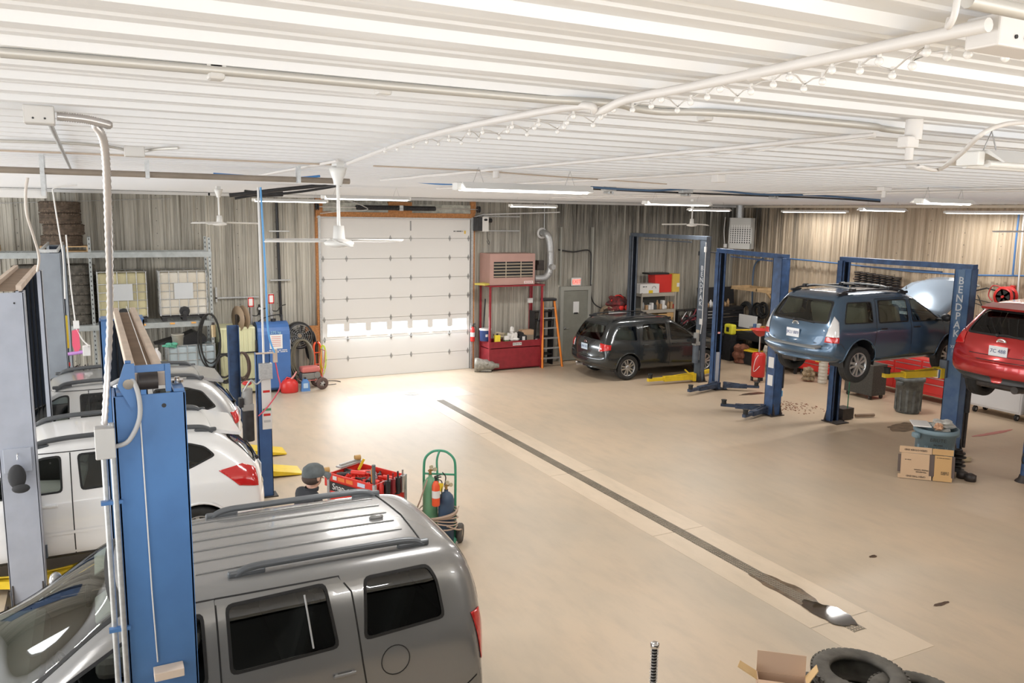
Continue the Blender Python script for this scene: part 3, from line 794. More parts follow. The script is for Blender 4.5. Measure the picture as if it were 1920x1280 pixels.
    if 'mirror' in spec:
        x, z = spec['mirror']
        for s in (1, -1):
            q = side(x, z, s) or Vector((x, s*W, z))
            MB().ball((x+.02, q.y+s*.17, z+.05), .1, 8, sc=(.55, 1.05, .75)).box((x+.02, q.y+s*.05, z), (.08, .14, .04), ch=.01).build('side_mirror', spec.get('mm', P), t)
    if 'plate' in spec:
        z, txt, bgc, tc = spec['plate']; x = backx(0, z)
        if x is not None:
            pl = MB().box((x-.015, 0, z), (.012, .30, .16), ch=.003).build('license_plate', mat('plate_'+bgc, {'white': (.75,.77,.8), 'blue': (.55,.65,.75)}[bgc], .4), t)
            text('plate_characters', txt, .085, fr((x-.0225, 0, z), (0,-1,0), (0,0,1)), mat('plate_ink', (.05,.08,.2), .5), pl)
    if 'emblem' in spec:
        z = spec['emblem']; x = backx(0, z)
        MB().lathe([(.032, 0), (.045, .004), (.058, 0)], (x-.006, 0, z), 24, axis='X', sx=1.35, sy=.8).box((x-.006, 0, z), (.006, .09, .014)).build('emblem', CHROME, t)
    if 'wiper' in spec:
        z, yy = spec['wiper']
        pts = []
        for k in range(6):
            y = yy-.45*k/5*(1 if yy > 0 else -1)*1.0; x = backx(y, z+.02+.0*k)
            if x is not None: pts.append((x-.02, y, z+.02+.02*sin(k)))
        if len(pts) > 1: MB().tube(pts, .009, 6).ball((pts[0][0], pts[0][1], pts[0][2]), .03, 6).build('rear_wiper', BLACK, t)
    for fn in spec.get('extra', []): fn(t, dict(side=side, top=top, backx=backx, P=P, W=W))
    # cabin
    zf = spec.get('zfloor', .45); xc = spec['cabin']
    MB().bb((xc[0], -W+.12, zf-.03), (xc[2], W-.12, zf)).build('cabin_floor', SEATD, t)
    sm = spec.get('seatm', SEATM)
    def seat(x, y, w=.5):
        sb = MB(); sb.box((x, y, zf+.26), (.5, w, .2), ch=.06, ry=-.1); sb.box((x-.3, y, zf+.58), (.16, w, .62), ch=.07, ry=-.28)
        for yy in ([y] if w < .7 else [y-.32, y+.32]): sb.box((x-.41, yy, zf+.93), (.1, .26, .17), ch=.045, ry=-.25)
        sb.build('seat', sm, t)
    xs = spec['seats']
    seat(xs[0], .38*W/.9); seat(xs[0], -.38*W/.9)
    for x in xs[1:]: seat(x, 0, 1.25)
    xd = spec['dash']; MB().box((xd, 0, zf+.5), (.45, 2*W-.36, .26), ch=.09).box((xd-.1, 0, zf+.25), (.5, .3, .4), ch=.05).build('dashboard', spec.get('dashm', SEATD), t)
    ys = .37
    sw = MB(); T = Matrix.Translation((xd-.38, ys, zf+.58)) @ Matrix.Rotation(-1.15, 4, 'Y')
    sw.tube([T @ Vector((.185*cos(a), .185*sin(a), 0)) for a in [2*pi*k/24 for k in range(24)]], .015, 8, closed=True)
    sw.tube([T @ Vector((-.18, 0, 0)), T @ Vector((.18, 0, 0))], .014, 6).tube([T @ Vector((0, -.18, 0)), T @ Vector((0, 0, 0))], .014, 6).cyl(T @ Vector((0, 0, -.2)), T @ Vector((0, 0, .01)), .035)
    sw.build('steering_wheel', BLACK, t)
    return t
def wagon(L, W, H, zb=.22, belt=1.0, hood=.98, xtail=.13, xroof=.5, ztail=None, cowl=1.2, wtop=1.95, wr=.60, bump=.62, roofdrop=.0, nosez=.72, wbelt=None):
    """stations of an estate / SUV body; x from the rear, cowl and wtop are measured from the nose"""
    zt = ztail or belt+.03; wb_ = wbelt or W*.93; m = .56; hw = W
    wr = wr+.05; xr0 = xroof; H0 = H-.03-roofdrop
    xw = L-wtop; xcl = L-cowl
    return [
     (.10, .00, .02, .05, W*.93, W*.91, W*.86, zb+.10, .45, bump-.04, bump, bump+.02, bump+.03),
     (.28, .09, .08, .09, W*1.0, W*.97, W*.88, zb+.06, .50, bump+.02, bump+.08, bump+.10, bump+.12),
     (.55, .34, .20, xtail, W*1.0, W*.975, W*.86, zb+.02, .55, belt-.15, belt, zt-.01, zt),
     (.80, .62, .55, xr0-.02, W, wb_, wr*1.0, zb, .56, belt-.14, belt+.01, H0-.05, H0+.01),
     (1.05, .95, .90, xr0+.30, W, wb_*.995, wr*1.05, zb, .56, belt-.13, belt+.005, H-.045-roofdrop*.4, H-.005-roofdrop*.4),
     (1.6, 1.55, 1.5, (xr0+xw)/2-.1, W, wb_, wr*1.07, zb, .56, belt-.12, belt, H-.038, H+.012),
     (2.5, 2.5, 2.45, xw-.25, W, wb_, wr*1.05, zb, .56, belt-.12, belt-.01, H-.042, H+.005),
     (L-1.65, L-1.6, L-1.55, xw, W, wb_*.99, wr, zb, .56, belt-.12, belt-.02, H-.10, H-.035),
     (L-1.2, L-1.15, xcl-.02, xcl, W, W*.90, W*.80, zb, .56, belt-.15, hood+.0, hood+.055, hood+.09),
     (L-.85, L-.8, L-.8, L-.8, W*.995, W*.88, W*.74, zb, .55, hood-.14, hood-.03, hood+.02, hood+.045),
     (L-.45, L-.30, L-.3, L-.34, W*.965, W*.85, W*.70, zb+.03, .52, nosez+.02, nosez+.12, nosez+.16, nosez+.18),
     (L-.22, L-.03, L-.08, L-.12, W*.83, W*.78, W*.66, zb+.06, .48, nosez-.06, nosez+.02, nosez+.05, nosez+.06)]
PGRAY = paint('pewter_paint', (.27,.27,.268), .24, .45, (.25,.25,.23)); PWHITE = paint('white_car_paint', (.82,.82,.81), .25, 0, (.35,.35,.33)); PSILV = paint('silver_paint', (.50,.505,.50), .28, .5, (.2,.2,.2))
PDARK = paint('charcoal_paint', (.035,.04,.042), .2, .4); PBLUE = paint('steel_blue_paint', (.075,.13,.20), .25, .5, (.12,.12,.1)); PRED = paint('metallic_red_paint', (.42,.02,.02), .22, .4)
SILT = mat('silver_trim', (.6,.6,.6), .3, .5); BLTRIM = mat('black_trim', (.045,.047,.05), .5)
def place(t, x, yc, z, flip=False, tilt=0):
    t.location = (x, yc, z); t.rotation_euler = (0, tilt, pi if flip else 0)
# ---- pewter SUV, nearest -------------------------------------------------
def pilot_extra(t, k):
    W = k['W']; top = k['top']; side = k['side']
    for y in (-.5, -.3, -.1, .1, .3, .5):
        pts = [(x, y, top(x, y)+.003) for x in [.68+.115*i for i in range(15)]]
        MB().tube(pts, .008, 6).build('roof_ridge', k['P'], t)
    pts = [(.58+.06*abs(y), y, top(.58+.06*abs(y), y)+.003) for y in [-.62+.124*i for i in range(11)]]
    MB().tube(pts, .006, 5).build('tailgate_seam', SEAM, t)
    MB().ball((.80, 0, top(.80, 0)+.01), .05, 8, sc=(1.3, .5, .5)).build('antenna', k['P'], t)
    q = side(1.12, .98, 1); 
    for s in (1,):
        pts = []
        for i in range(25):
            a = 2*pi*i/24; p = side(.97+.11*cos(a), 1.06+.11*sin(a), s); pts.append(p+Vector((0, s*.0015, 0)))
        MB().tube(pts, .004, 5).build('fuel_door', SEAM, t)
    # pillar dividing the rear door glass
    p0 = side(1.57, 1.28, 1); p1 = side(1.60, 1.64, 1)
    for s in (1, -1):
        MB().tube([Vector((p0.x, s*(p0.y+.004), p0.z)), Vector((p1.x, s*(p1.y+.004), p1.z))], .007, 6).build('window_divider', SILT, t)
    p = side(.30, 1.15, 1)
    MB().box((4.0, 0, 1.22), (.08, .2, .06)).build('inspection_base', BLACK, t)
    # mirror and visors behind the windshield
    MB().box((2.98, 0, 1.56), (.04, .26, .08), ch=.02).build('rear_view_mirror', BLACK, t)
    for y in (-.4, .4): MB().box((2.86, y, 1.66), (.17, .40, .025), ch=.012, ry=.55).build('sun_visor', mat('visor', (.6,.6,.55), .8), t)
S = wagon(4.85, .99, 1.80, zb=.24, belt=1.20, hood=1.14, xtail=.08, xroof=.27, cowl=1.35, wtop=2.0, wr=.72, bump=.68, nosez=.87, wbelt=.96)
spilot = dict(L=4.85, W=.99, H=1.80, wr=.385, ww=.24, wx=(.98, 3.78), wz=.385, arch=.45, spokes=5,
  side=[([(.55,1.28),(1.20,1.25),(1.16,1.68),(.64,1.68),(.58,1.57)], GLD),
        ([(1.38,1.24),(2.14,1.22),(2.14,1.67),(1.44,1.69)], GLD),
        ([(2.28,1.19),(3.42,1.17),(3.15,1.36),(2.68,1.62),(2.28,1.65)], 'open')],
  openside=1,
  rear=([(-.74,1.24),(.74,1.24),(.66,1.68),(-.66,1.68)], GLD), front=([(-.82,1.18),(.82,1.18),(.70,1.74),(-.70,1.74)], GLC),
  seams=[[(1.14,.50),(1.22,1.10),(1.26,1.60),(1.34,1.71),(2.2,1.71)], [(2.2,.36),(2.2,1.71),(2.75,1.70)], [(3.35,.36),(3.42,1.14)], [(.03,.74),(.26,.80),(.50,.64)], [(1.35,.36),(3.4,.36)]],
  rails=(.62, 2.04, .62, mat('rail_grey', (.13,.14,.15), .35, .3)), railr=.028, handles=[(1.36, 1.05), (2.42, 1.05)], mirror=(3.22, 1.2), plate=(.98, '7KD 418', 'white', 0), emblem=1.12,
  lamps=[([(.80,.88),(.93,.88),(.93,1.26),(.82,1.26)], .6, LAMPR, 'tail_light'), ([(.45,.78),(.9,.78),(.9,.98),(.5,.98)], 2.4, LAMPC, 'headlight')],
  cabin=(.9, 0, 3.75), seats=(2.72, 1.85, 1.1), dash=3.5, zfloor=.58, extra=[pilot_extra], dashm=mat('grey_dash', (.2,.2,.19), .7))
c = car('sport_utility_vehicle', 'pewter grey boxy SUV with roof rails in the foreground behind the big blue post', 'car', PGRAY, S, spilot)
place(c, 2.82, 6.36, 0, True)
# ---- white crossover -----------------------------------------------------
S = wagon(4.70, .93, 1.64, zb=.26, belt=1.08, hood=1.04, xtail=.12, xroof=.62, cowl=1.15, wtop=1.95, wr=.62, bump=.70, roofdrop=.03, nosez=.75)
swhite = dict(L=4.70, W=.93, H=1.64, wr=.35, wx=(.98, 3.70), arch=.41, spokes=5,
  side=[([(.74,1.30),(1.05,1.18),(1.32,1.12),(1.34,1.48),(1.05,1.48),(.86,1.42)], GLM), ([(1.46,1.11),(2.24,1.09),(2.26,1.49),(1.56,1.50)], GLM), ([(2.42,1.09),(3.36,1.07),(3.05,1.30),(2.62,1.48),(2.42,1.49)], 'open')], openside=1,
  rear=([(-.70,1.12),(.70,1.12),(.60,1.48),(-.60,1.48)], GLM), front=([(-.74,1.10),(.74,1.10),(.60,1.56),(-.60,1.56)], GLC),
  panels=[([(-.1,.2),(4.8,.2),(4.8,.36),(-.1,.36)], BLTRIM, 'lower_cladding')],
  seams=[[(1.36,.50),(1.44,1.1),(1.46,1.53),(3.0,1.51)], [(2.33,.36),(2.33,1.51)], [(3.34,.36),(3.40,1.06)]],
  trims=[([(1.5,.64),(3.3,.62)], .018, PWHITE)],
  rails=(.75, 2.75, .58, mat('rail_black', (.075,.08,.085), .4)), railr=.03, handles=[(1.60,.96),(2.56,.96)], mirror=(3.22,1.10), mm=PWHITE, plate=(.86, 'HJT 204', 'white', 0), emblem=1.02,
  lamps=[([(1.10,1.12),(.96,.92),(.76,.88),(.72,1.10),(.86,1.17)], .9, LAMPR, 'tail_light')],
  cabin=(.8, 0, 3.5), seats=(2.6, 1.7), dash=3.3, zfloor=.46, seatm=mat('pale_seat', (.5,.5,.46), .85))
def white_extra(t, k):
    for s in (1,):
        zz = k['top'](.74, 0); MB().prism([(.40,zz-.085),(.74,zz+.004),(.80,zz-.02),(.74,zz-.05),(.42,zz-.115)], -.56, .56, 'Y').build('rear_spoiler', k['P'], t)
    pts = [(.26, -.1, 1.2), (.23, .15, 1.16), (.2, .38, 1.1)]
    pts = [(k['backx'](y, z)-.02, y, z) for x, y, z in pts]
    MB().tube(pts, .01, 6).ball(pts[-1], .03, 6).build('rear_wiper', BLACK, t)
swhite['extra'] = [white_extra]
c = car('crossover', 'white crossover with black roof rails and red wedge tail lights between grey and blue posts', 'car', PWHITE, S, swhite)
place(c, 1.98, 11.13, .04, True)
# ---- silver wagon --------------------------------------------------------
S = wagon(4.80, .92, 1.62, zb=.22, belt=1.0, hood=.97, xtail=.12, xroof=.60, cowl=1.2, wtop=2.0, wr=.62, bump=.62, roofdrop=.03, nosez=.7)
ssil = dict(swhite); ssil.update(L=4.80, W=.92, H=1.62, wr=.34, wx=(1.0, 3.74), arch=.40, trims=[], extra=[white_extra], openside=0,
  side=[([(.55,1.12),(.95,1.04),(1.45,1.02),(1.45,1.46),(1.0,1.46),(.75,1.38)], GLM), ([(1.55,1.02),(2.45,1.0),(2.45,1.47),(1.62,1.48)], GLD), ([(2.60,1.0),(3.48,.98),(3.2,1.2),(2.70,1.46),(2.58,1.47)], GLM)],
  rear=([(-.66,1.05),(.66,1.05),(.56,1.44),(-.56,1.44)], GLD), front=([(-.72,1.04),(.72,1.04),(.58,1.52),(-.58,1.52)], GLC),
  lamps=[([(.60,.86),(.86,.84),(.86,1.02),(.66,1.02)], .75, LAMPR, 'tail_light')], plate=(.8, 'KPB 611', 'white', 0), mm=PSILV, hm=PSILV)
c = car('estate_car', 'silver estate car with black roof rails behind the white crossover', 'car', PSILV, S, ssil)
place(c, 2.18, 14.05, .16, True)
# ---- charcoal crossover far ---------------------------------------------
S = wagon(4.56, .89, 1.64, zb=.22, belt=1.02, hood=1.0, xtail=.13, xroof=.52, cowl=1.2, wtop=2.0, wr=.62, bump=.60, nosez=.74)
sdark = dict(L=4.56, W=.89, H=1.64, wr=.34, wx=(.98, 3.60), arch=.40, spokes=5,
  side=[([(.52,1.10),(1.28,1.03),(1.28,1.46),(.72,1.44)], GLM), ([(1.40,1.03),(2.26,1.02),(2.26,1.49),(1.50,1.50)], GLM), ([(2.38,1.02),(3.28,1.0),(3.0,1.24),(2.52,1.48),(2.38,1.49)], GLM)],
  rear=([(-.66,1.06),(.66,1.06),(.56,1.48),(-.56,1.48)], GLM), front=([(-.70,1.05),(.70,1.05),(.58,1.54),(-.58,1.54)], GLC),
  seams=[[(1.30,.45),(1.34,1.0),(1.36,1.52),(2.8,1.53)], [(2.32,.34),(2.32,1.5)], [(3.22,.34),(3.30,1.0)], [(.05,.66),(.4,.66),(.55,.55)]],
  rails=(.65, 2.5, .56, BLACK), handles=[(1.52,.93),(2.5,.93)], mirror=(3.15,1.04), plate=(.86, 'LRN 552', 'blue', 0), emblem=.98, wiper=(1.06, .1),
  lamps=[([(.60,.80),(.90,.86),(.90,.98),(.60,1.02)], .75, LAMPR, 'tail_light'), ([(.56,.80),(.68,.80),(.66,.96),(.58,.99)], .75, LAMPC, 'reversing_light')],
  cabin=(.7, 0, 3.4), seats=(2.55, 1.6), dash=3.25, zfloor=.42,
  extra=[lambda t, k: MB().box((-.03, 0, .38), (.18, .05, .05)).ball((-.12, 0, .44), .03, 8).build('tow_hitch', STEEL, t)])
c = car('crossover', 'charcoal crossover parked on the floor by the grey exit door', 'car', PDARK, S, sdark)
place(c, 11.62, 18.42, 0)
# ---- blue crossover on the lift -----------------------------------------
S = wagon(4.48, .87, 1.56, zb=.24, belt=1.0, hood=.98, xtail=.14, xroof=.50, cowl=1.25, wtop=2.0, wr=.62, bump=.58, nosez=.72)
sblue = dict(L=4.48, W=.87, H=1.56, wr=.335, wx=(.93, 3.46), arch=.41, droop=.07, spokes=5, ww=.2,
  side=[([(.50,1.02),(1.26,1.01),(1.26,1.40),(.66,1.40)], GLM), ([(1.40,1.0),(2.22,.995),(2.22,1.42),(1.42,1.42)], GLC), ([(2.32,.99),(3.20,.97),(2.95,1.18),(2.50,1.41),(2.32,1.42)], GLC)],
  rear=([(-.68,1.02),(.68,1.02),(.58,1.42),(-.58,1.42)], GLM), front=([(-.70,1.02),(.70,1.02),(.58,1.46),(-.58,1.46)], GLC),
  seams=[[(1.24,.48),(1.34,.98),(1.36,1.44),(2.8,1.45)], [(2.27,.34),(2.27,1.42)], [(3.18,.34),(3.24,.97)], [(.05,.66),(.4,.68),(.52,.56)], [(1.3,.34),(3.15,.34)]],
  trims=[([(1.36,.56),(3.12,.55)], .022, PBLUE)],
  rails=(.62, 2.4, .55, BLACK), crossbars=[.95, 1.95], handles=[(1.50,.90),(2.42,.90)], hm=BLACK, mirror=(3.08,1.0), mm=BLACK, plate=(.80, 'JKU 889', 'white', 0), emblem=.97, wiper=(1.02, .05),
  lamps=[([(.62,.70),(.86,.70),(.86,.80),(.64,.80)], .75, LAMPR, 'tail_light'), ([(.64,.80),(.86,.80),(.84,1.06),(.76,1.16),(.68,.95)], .75, LAMPC, 'clear_tail_light')],
  cabin=(.7, 0, 3.3), seats=(2.5, 1.6), dash=3.2, zfloor=.42, seatm=mat('tan_seat', (.42,.38,.28), .9),
  extra=[])
def blue_extra(t, k):
    # open hood, hinged at the cowl
    vs = []; n = 8; m = 8
    for i in range(n+1):
        u = i/n
        for j in range(m+1):
            v = -1+2*j/m; ww = (.74-.10*u**2.2)
            vs.append((3.30+1.22*u, v*ww, 1.03+.66*u+.05*(1-v*v)*(1-.5*u)+.05*sin(pi*u)-.09*max(0, u-.8)*5*abs(v)**3))
    mb = MB(); mb.add(vs, [(i*(m+1)+j, i*(m+1)+j+1, (i+1)*(m+1)+j+1, (i+1)*(m+1)+j) for i in range(n) for j in range(m)], 0, True)
    h = mb.build('open_hood', mat('hood_blue', (.33,.42,.52), .22, .3, coat=.8), t); s_ = h.modifiers.new('t', 'SOLIDIFY'); s_.thickness = .03
    MB().tube([(3.9, .6, .95), (3.95, .6, 1.5)], .008, 6).build('hood_prop', BLACK, t)
    MB().bb((3.3, -.6, .84), (4.15, .6, .9)).ball((3.7, .1, .93), .22, 8, sc=(1.4, 1.2, .35)).build('engine', BLACKM, t)
    MB().prism([(.03,.575),(.03,.60),(.20,.64),(.20,.60)], -.62, .62, 'Y').build('bumper_step', mat('bumper_grey', (.2,.21,.21), .6), t)
    MB().cyl((.2, 0, .30), (1.5, 0, .30), .05).box((.5, .3, .28), (.35, .3, .12), ch=.04).box((2.3, 0, .26), (1.6, .35, .06)).build('exhaust', GREASE, t)
sblue['extra'] = [blue_extra]
c = car('crossover', 'steel blue crossover raised on the lift with its hood open', 'car', PBLUE, S, sblue)
place(c, 11.36, 10.87, 1.48)
# ---- red crossover on the lift, right edge ------------------------------
S = wagon(4.63, .87, 1.62, zb=.24, belt=1.05, hood=1.0, xtail=.16, xroof=.62, cowl=1.2, wtop=2.0, wr=.60, bump=.66, roofdrop=.03, nosez=.74)
sred = dict(L=4.63, W=.87, H=1.62, wr=.35, wx=(.95, 3.64), arch=.41, droop=.07,
  side=[([(.62,1.14),(1.30,1.06),(1.30,1.42),(.82,1.42)], GLD), ([(1.42,1.06),(2.3,1.05),(2.3,1.48),(1.48,1.48)], GLD), ([(2.42,1.04),(3.3,1.02),(3.0,1.24),(2.55,1.47),(2.42,1.48)], GLM)],
  rear=([(-.66,1.08),(.66,1.08),(.54,1.47),(-.54,1.47)], GLD), front=([(-.70,1.07),(.70,1.07),(.58,1.52),(-.58,1.52)], GLC),
  panels=[([(-.1,.2),(1.4,.2),(1.4,.44),(-.1,.44)], BLTRIM, 'lower_cladding')],
  seams=[[(1.35,.45),(1.40,1.0),(1.40,1.5)], [(2.36,.34),(2.36,1.5)]], tailseams=[[(-.60,.78),(.60,.78)], [(-.42,.70),(.42,.70)]],
  handles=[(1.55,.93)], mirror=(3.15,1.05), plate=(.86, '7C 488', 'white', 0), emblem=1.01, wiper=(1.08, .1),
  lamps=[([(.62,.90),(.86,.88),(.86,1.14),(.68,1.08)], .7, LAMPR, 'tail_light')],
  cabin=(.8, 0, 3.5), seats=(2.6, 1.65), dash=3.3, zfloor=.42,
  extra=[lambda t, k: MB().cyl((.15, -.3, .28), (1.2, -.3, .28), .06).box((.7, .1, .25), (.6, .8, .12), ch=.04).build('exhaust', GREASE, t),
         lambda t, k: MB().prism([(.44,k['top'](.74,0)-.05),(.74,k['top'](.74,0)+.004),(.80,k['top'](.74,0)-.02),(.74,k['top'](.74,0)-.05),(.46,k['top'](.74,0)-.085)], -.56, .56, 'Y').build('rear_spoiler', k['P'], t),
         lambda t, k: text('badge_lettering', 'SL', .09, fr((k['backx'](-.42, .80)-.006, -.42, .80), (0,-1,0), (0,0,1)), CHROME, t)])
c = car('crossover', 'red crossover raised on a lift at the right edge', 'car', PRED, S, sred)
place(c, 12.62, 7.80, 1.46)
# ================================================================ LIFTS
DUSTT = mat('dusty_tan', (.66,.54,.44), .8, noise=.15, nscale=5); DUSTBR = mat('dusty_brown', (.27,.19,.13), .85, noise=.2, nscale=6)
DECAL = mat('decal_white', (.62,.65,.68), .5); STK = mat('sticker_white', (.75,.74,.72), .5)
def column_mesh(mb, w, d, h, o, lip=.06, th=.012):
    """C-shaped post, web at y=0, open towards +y if o>0"""
    s = o
    mb.bb((-w/2, 0, 0), (w/2, s*th, h), 0, ch=.004)
    for k in (-1, 1):
        mb.bb((k*w/2, 0, 0), (k*(w/2-th), s*d, h)); mb.bb((k*w/2, s*d, 0), (k*(w/2-lip), s*(d-th), h))
    mb.bb((-w/2+th, s*th, .02), (w/2-th, s*(th+.004), h-.03), 1)
    for k in (-1, 1): mb.bb((k*(w/2-th), s*th*2, .02), (k*(w/2-th-.004), s*(d-th*2), h-.03), 1)
def lift_post(t, x, y, o, w, d, h, m, base=True, carr=None, carm=None, m2=None):
    """a post of lift t with its own base plate; x,y relative to t"""
    mb = MB(); column_mesh(mb, w, d, h, o)
    c = mb.build('post', [m, INK], t); c.location = (x, y, 0)
    if base:
        b = MB().bb((-w/2-.07, -o*.06, .001), (w/2+.07, o*(d+.22), .02))
        for k in (-1, 1):
            b.prism([(-.06*o, .02), (-.06*o+.0, .05), (0, .28), (0, .02)] if o > 0 else [(.06, .02), (.06, .05), (0, .28), (0, .02)], k*w*.42-.008, k*w*.42+.008, 'X')
            b.cyl((k*(w/2+.04), o*.0, .02), (k*(w/2+.04), 0, .06), .014, n=8).cyl((k*(w/2+.04), o*(d+.1), .02), (k*(w/2+.04), o*(d+.1), .06), .014, n=8)
        b.build('base_plate', m2 or GREASE, c)
    # chains / cables inside
    g = MB()
    for k in (-.05, .0, .05): g.cyl((k, o*.06, .1), (k, o*.06, h-.1), .008, n=6)
    g.build('lifting_cable', BLACKM, c)
    if carr is not None:
        MB().bb((-w/2+.03, o*.05, carr-.35), (w/2-.03, o*(d+.03), carr+.12)).bb((-w/2-.02, o*(d+.01), carr-.08), (w/2+.02, o*(d+.12), carr+.06)).build('carriage', carm or m, c)
    return c
def arm(parent, p0, p1, m, w=.11, h=.09, name='arm', pad=True):
    p0 = Vector(p0); p1 = Vector(p1); L = (p1-p0).length; a = math.atan2((p1-p0).y, (p1-p0).x)
    T = Matrix.Translation(p0) @ Matrix.Rotation(a, 4, 'Z')
    mb = MB(); mb.prism([(0, -w*.6), (L*.66, -w*.45), (L*.66, w*.45), (0, w*.6)], -h/2, h/2, 'Z', 0, T)
    mb.box((L*.8, 0, 0), (L*.42, w*.62, h*.62), 0, M=T)
    mb.bb((-.02, -w*.75, -h*.8), (.06, w*.75, h*.8), 0)
    mb.v[-8:] = [T @ v for v in mb.v[-8:]]
    mb.tube([T @ Vector((.0, 0, h*.9)), T @ Vector((L*.45, 0, h*.55))], .012, 6)
    o = mb.build(name, m, parent)
    if pad: MB().cyl(T @ Vector((L-.06, 0, h*.3)), T @ Vector((L-.06, 0, h*1.1)), .055, n=14).cyl(T @ Vector((L-.06, 0, h*1.1)), T @ Vector((L-.06, 0, h*1.25)), .065, n=14).build('lift_pad', RUBBER, o)
    return o
def vertical_text(word, x, y, z0, step, size, m, parent, nx=(0,-1,0)):
    for i, ch in enumerate(word):
        text('lettering', ch, size, fr((x, y, z0-i*step), nx, (0,0,1)), m, parent, ext=.001, bold=size*.010)
def sticker(parent, c, w, h, m=None, name='sticker', ny=-1):
    return MB().box(c, (w, .003, h)).build(name, m or STK, parent)
def xsticker(parent, x, c, w, h, m=None):
    return MB().box((x, c[0], c[1]), (.003, w, h)).build('sticker', m or STK, parent)
def power_unit(parent, x, y, z, m=BLACKM, s=1):
    o = MB().cyl((x, y, z+.06), (x, y, z+.30), .075, n=20).box((x, y, z+.02), (.16, .15, .1), ch=.01).build('power_unit', mat('motor_grey', (.33,.33,.32), .5), parent)
    MB().cyl((x, y, z-.5), (x, y, z-.03), .085, n=20).build('oil_tank', m, parent)
    MB().box((x-.1, y-.02, z+.1), (.06, .12, .14), ch=.008).build('switch_box', BLACK, parent)
    return o
# -- near blue lift ---------------------------------------------------------
t = thing('two_post_lift', 'bright blue two post lift with tan dusty overhead channel, nearest of the lifts', 'car lift', (.245, 4.84, 0), 0, 'two post car lifts')
near = lift_post(t, 0, 0, 1, .37, .27, 3.34, LBLUE, carr=.45, carm=LBLUE)
far = lift_post(t, -.03, 3.62, -1, .37, .27, 3.34, LBLUE, carr=.45, carm=LBLUE)
MB().bb((-.05, .16, 3.385), (.05, 3.52, 3.395)).build('channel_floor', DUSTBR, t)
for s in (-1, 1): MB().bb((s*.05, .12, 3.36), (s*.095, 3.52, 3.44), ch=.006).build('channel_side', DUSTT, t)
MB().bb((-.165, .005, 3.342), (-.115, .22, 3.36)).build('top_flange', LBLUE, near); MB().bb((.125, .005, 3.342), (.18, .22, 3.36)).build('top_flange', LBLUE, near)
MB().bb((-.115, .02, 3.342), (-.085, .05, 3.53), ch=.003).build('bracket_ear', LBLUE, near); MB().bb((.085, .02, 3.342), (.115, .05, 3.50), ch=.003).build('bracket_ear', LBLUE, near)
MB().bb((-.085, .025, 3.46), (.085, .045, 3.50), ch=.003).build('bracket_bar', LBLUE, near)
MB().prism([(-.16, 3.40), (-.10, 3.28), (-.07, 3.28), (-.07, 3.52), (-.12, 3.52)], -.02, -.004, 'Y').build('sheave_bracket', LBLUE, near)
MB().cyl((-.105, -.034, 3.41), (-.105, -.018, 3.41), .028, n=18).build('sheave_bolt', CHROME, near)
MB().cyl((-.05, .09, 3.40), (.05, .09, 3.40), .05, n=20).build('pulley', GREASE, near)
for x in (-.145, .155): MB().cyl((x, .14, 3.37), (x, .14, 3.385), .035, n=16).cyl((x, .14, 3.385), (x, .14, 3.40), .015, n=8).build('bolt', CHROME, near)
MB().bb((-.17, 0, 3.34), (.185, -.25, 3.355)).build('top_plate', LBLUE, far)
MB().tube([(-.055, -.003, 3.30), (-.045, -.006, 2.2), (-.035, -.006, 1.75)], .004, 6).build('wire', STK, near)
MB().box((.02, -.05, 1.70), (.16, .09, .05), ch=.004).build('wooden_block', mat('pale_block', (.72,.60,.50), .7), near)
MB().cyl((.07, -.004, 3.27), (.07, .002, 3.27), .012, n=12).build('bolt_hole', BLACK, near)
MB().tube([(-.20, -.015, 3.2), (-.20, -.015, .05)], .016, 10).build('conduit', GALV, t)
MB().tube([(-.245, .02, 3.05), (-.245, .02, .05)], .016, 10).build('conduit', GALV, t)
for z in (2.75, 2.0, 1.2): MB().box((-.22, -.005, z), (.11, .035, .02)).build('conduit_clamp', LBLUE, t)
MB().box((-.235, -.03, 3.10), (.10, .09, .17), ch=.006).build('switch_box', mat('switch_grey', (.55,.54,.52), .4, .3), t)
MB().tube(spline([(-.19, -.03, 3.07), (-.12, -.05, 3.10), (-.06, -.05, 3.22), (-.06, -.04, 3.36), (-.1, 0, 3.44), (-.19, .05, 3.40)], 6), .013, 8).build('cable', mat('cable_grey', (.45,.45,.45), .5), t)
MB().tube([(.01, .2, 3.45), (.02, 3.5, 3.45)], .003, 6).build('cable_run', STK, t)
arm(t, (-.12, .42, .13), (-1.35, .85, .13), YEL); arm(t, (.12, .42, .13), (1.2, .85, .13), YEL); arm(t, (-.12, 3.2, .13), (-1.35, 2.6, .13), YEL); arm(t, (.12, 3.2, .13), (1.2, 2.6, .13), YEL)
# -- pale grey lift ---------------------------------------------------------
t = thing('two_post_lift', 'pale grey two post lift with a black cap hung on its front', 'car lift', (-.82, 9.86, 0), 0, 'two post car lifts')
near = lift_post(t, 0, 0, 1, .34, .28, 3.47, LGRAY, carr=.5, carm=LDARK)
far = lift_post(t, .02, 3.5, -1, .34, .28, 3.47, LGRAY, carr=.5, carm=LDARK)
MB().bb((-.12, .05, 3.48), (.12, 3.5, 3.49)).build('channel_floor', DUSTBR, t)
c2 = MB()
for s in (-1, 1): c2.bb((s*.10, .05, 3.48), (s*.15, 3.5, 3.54))
c2.build('overhead_channel', DUSTT, t)
MB().box((-.0, -.012, 1.68), (.26, .02, .26), ch=.004).build('hanger_plate', LGRAY, t)
MB().tube([(.0, -.02, 1.76), (.0, -.06, 1.74), (0, -.06, 1.70)], .006, 6).build('hook', CHROME, t)
MB().cyl((.08, -.003, 3.36), (.08, .002, 3.36), .01, n=12).build('bolt_hole', BLACK, t)
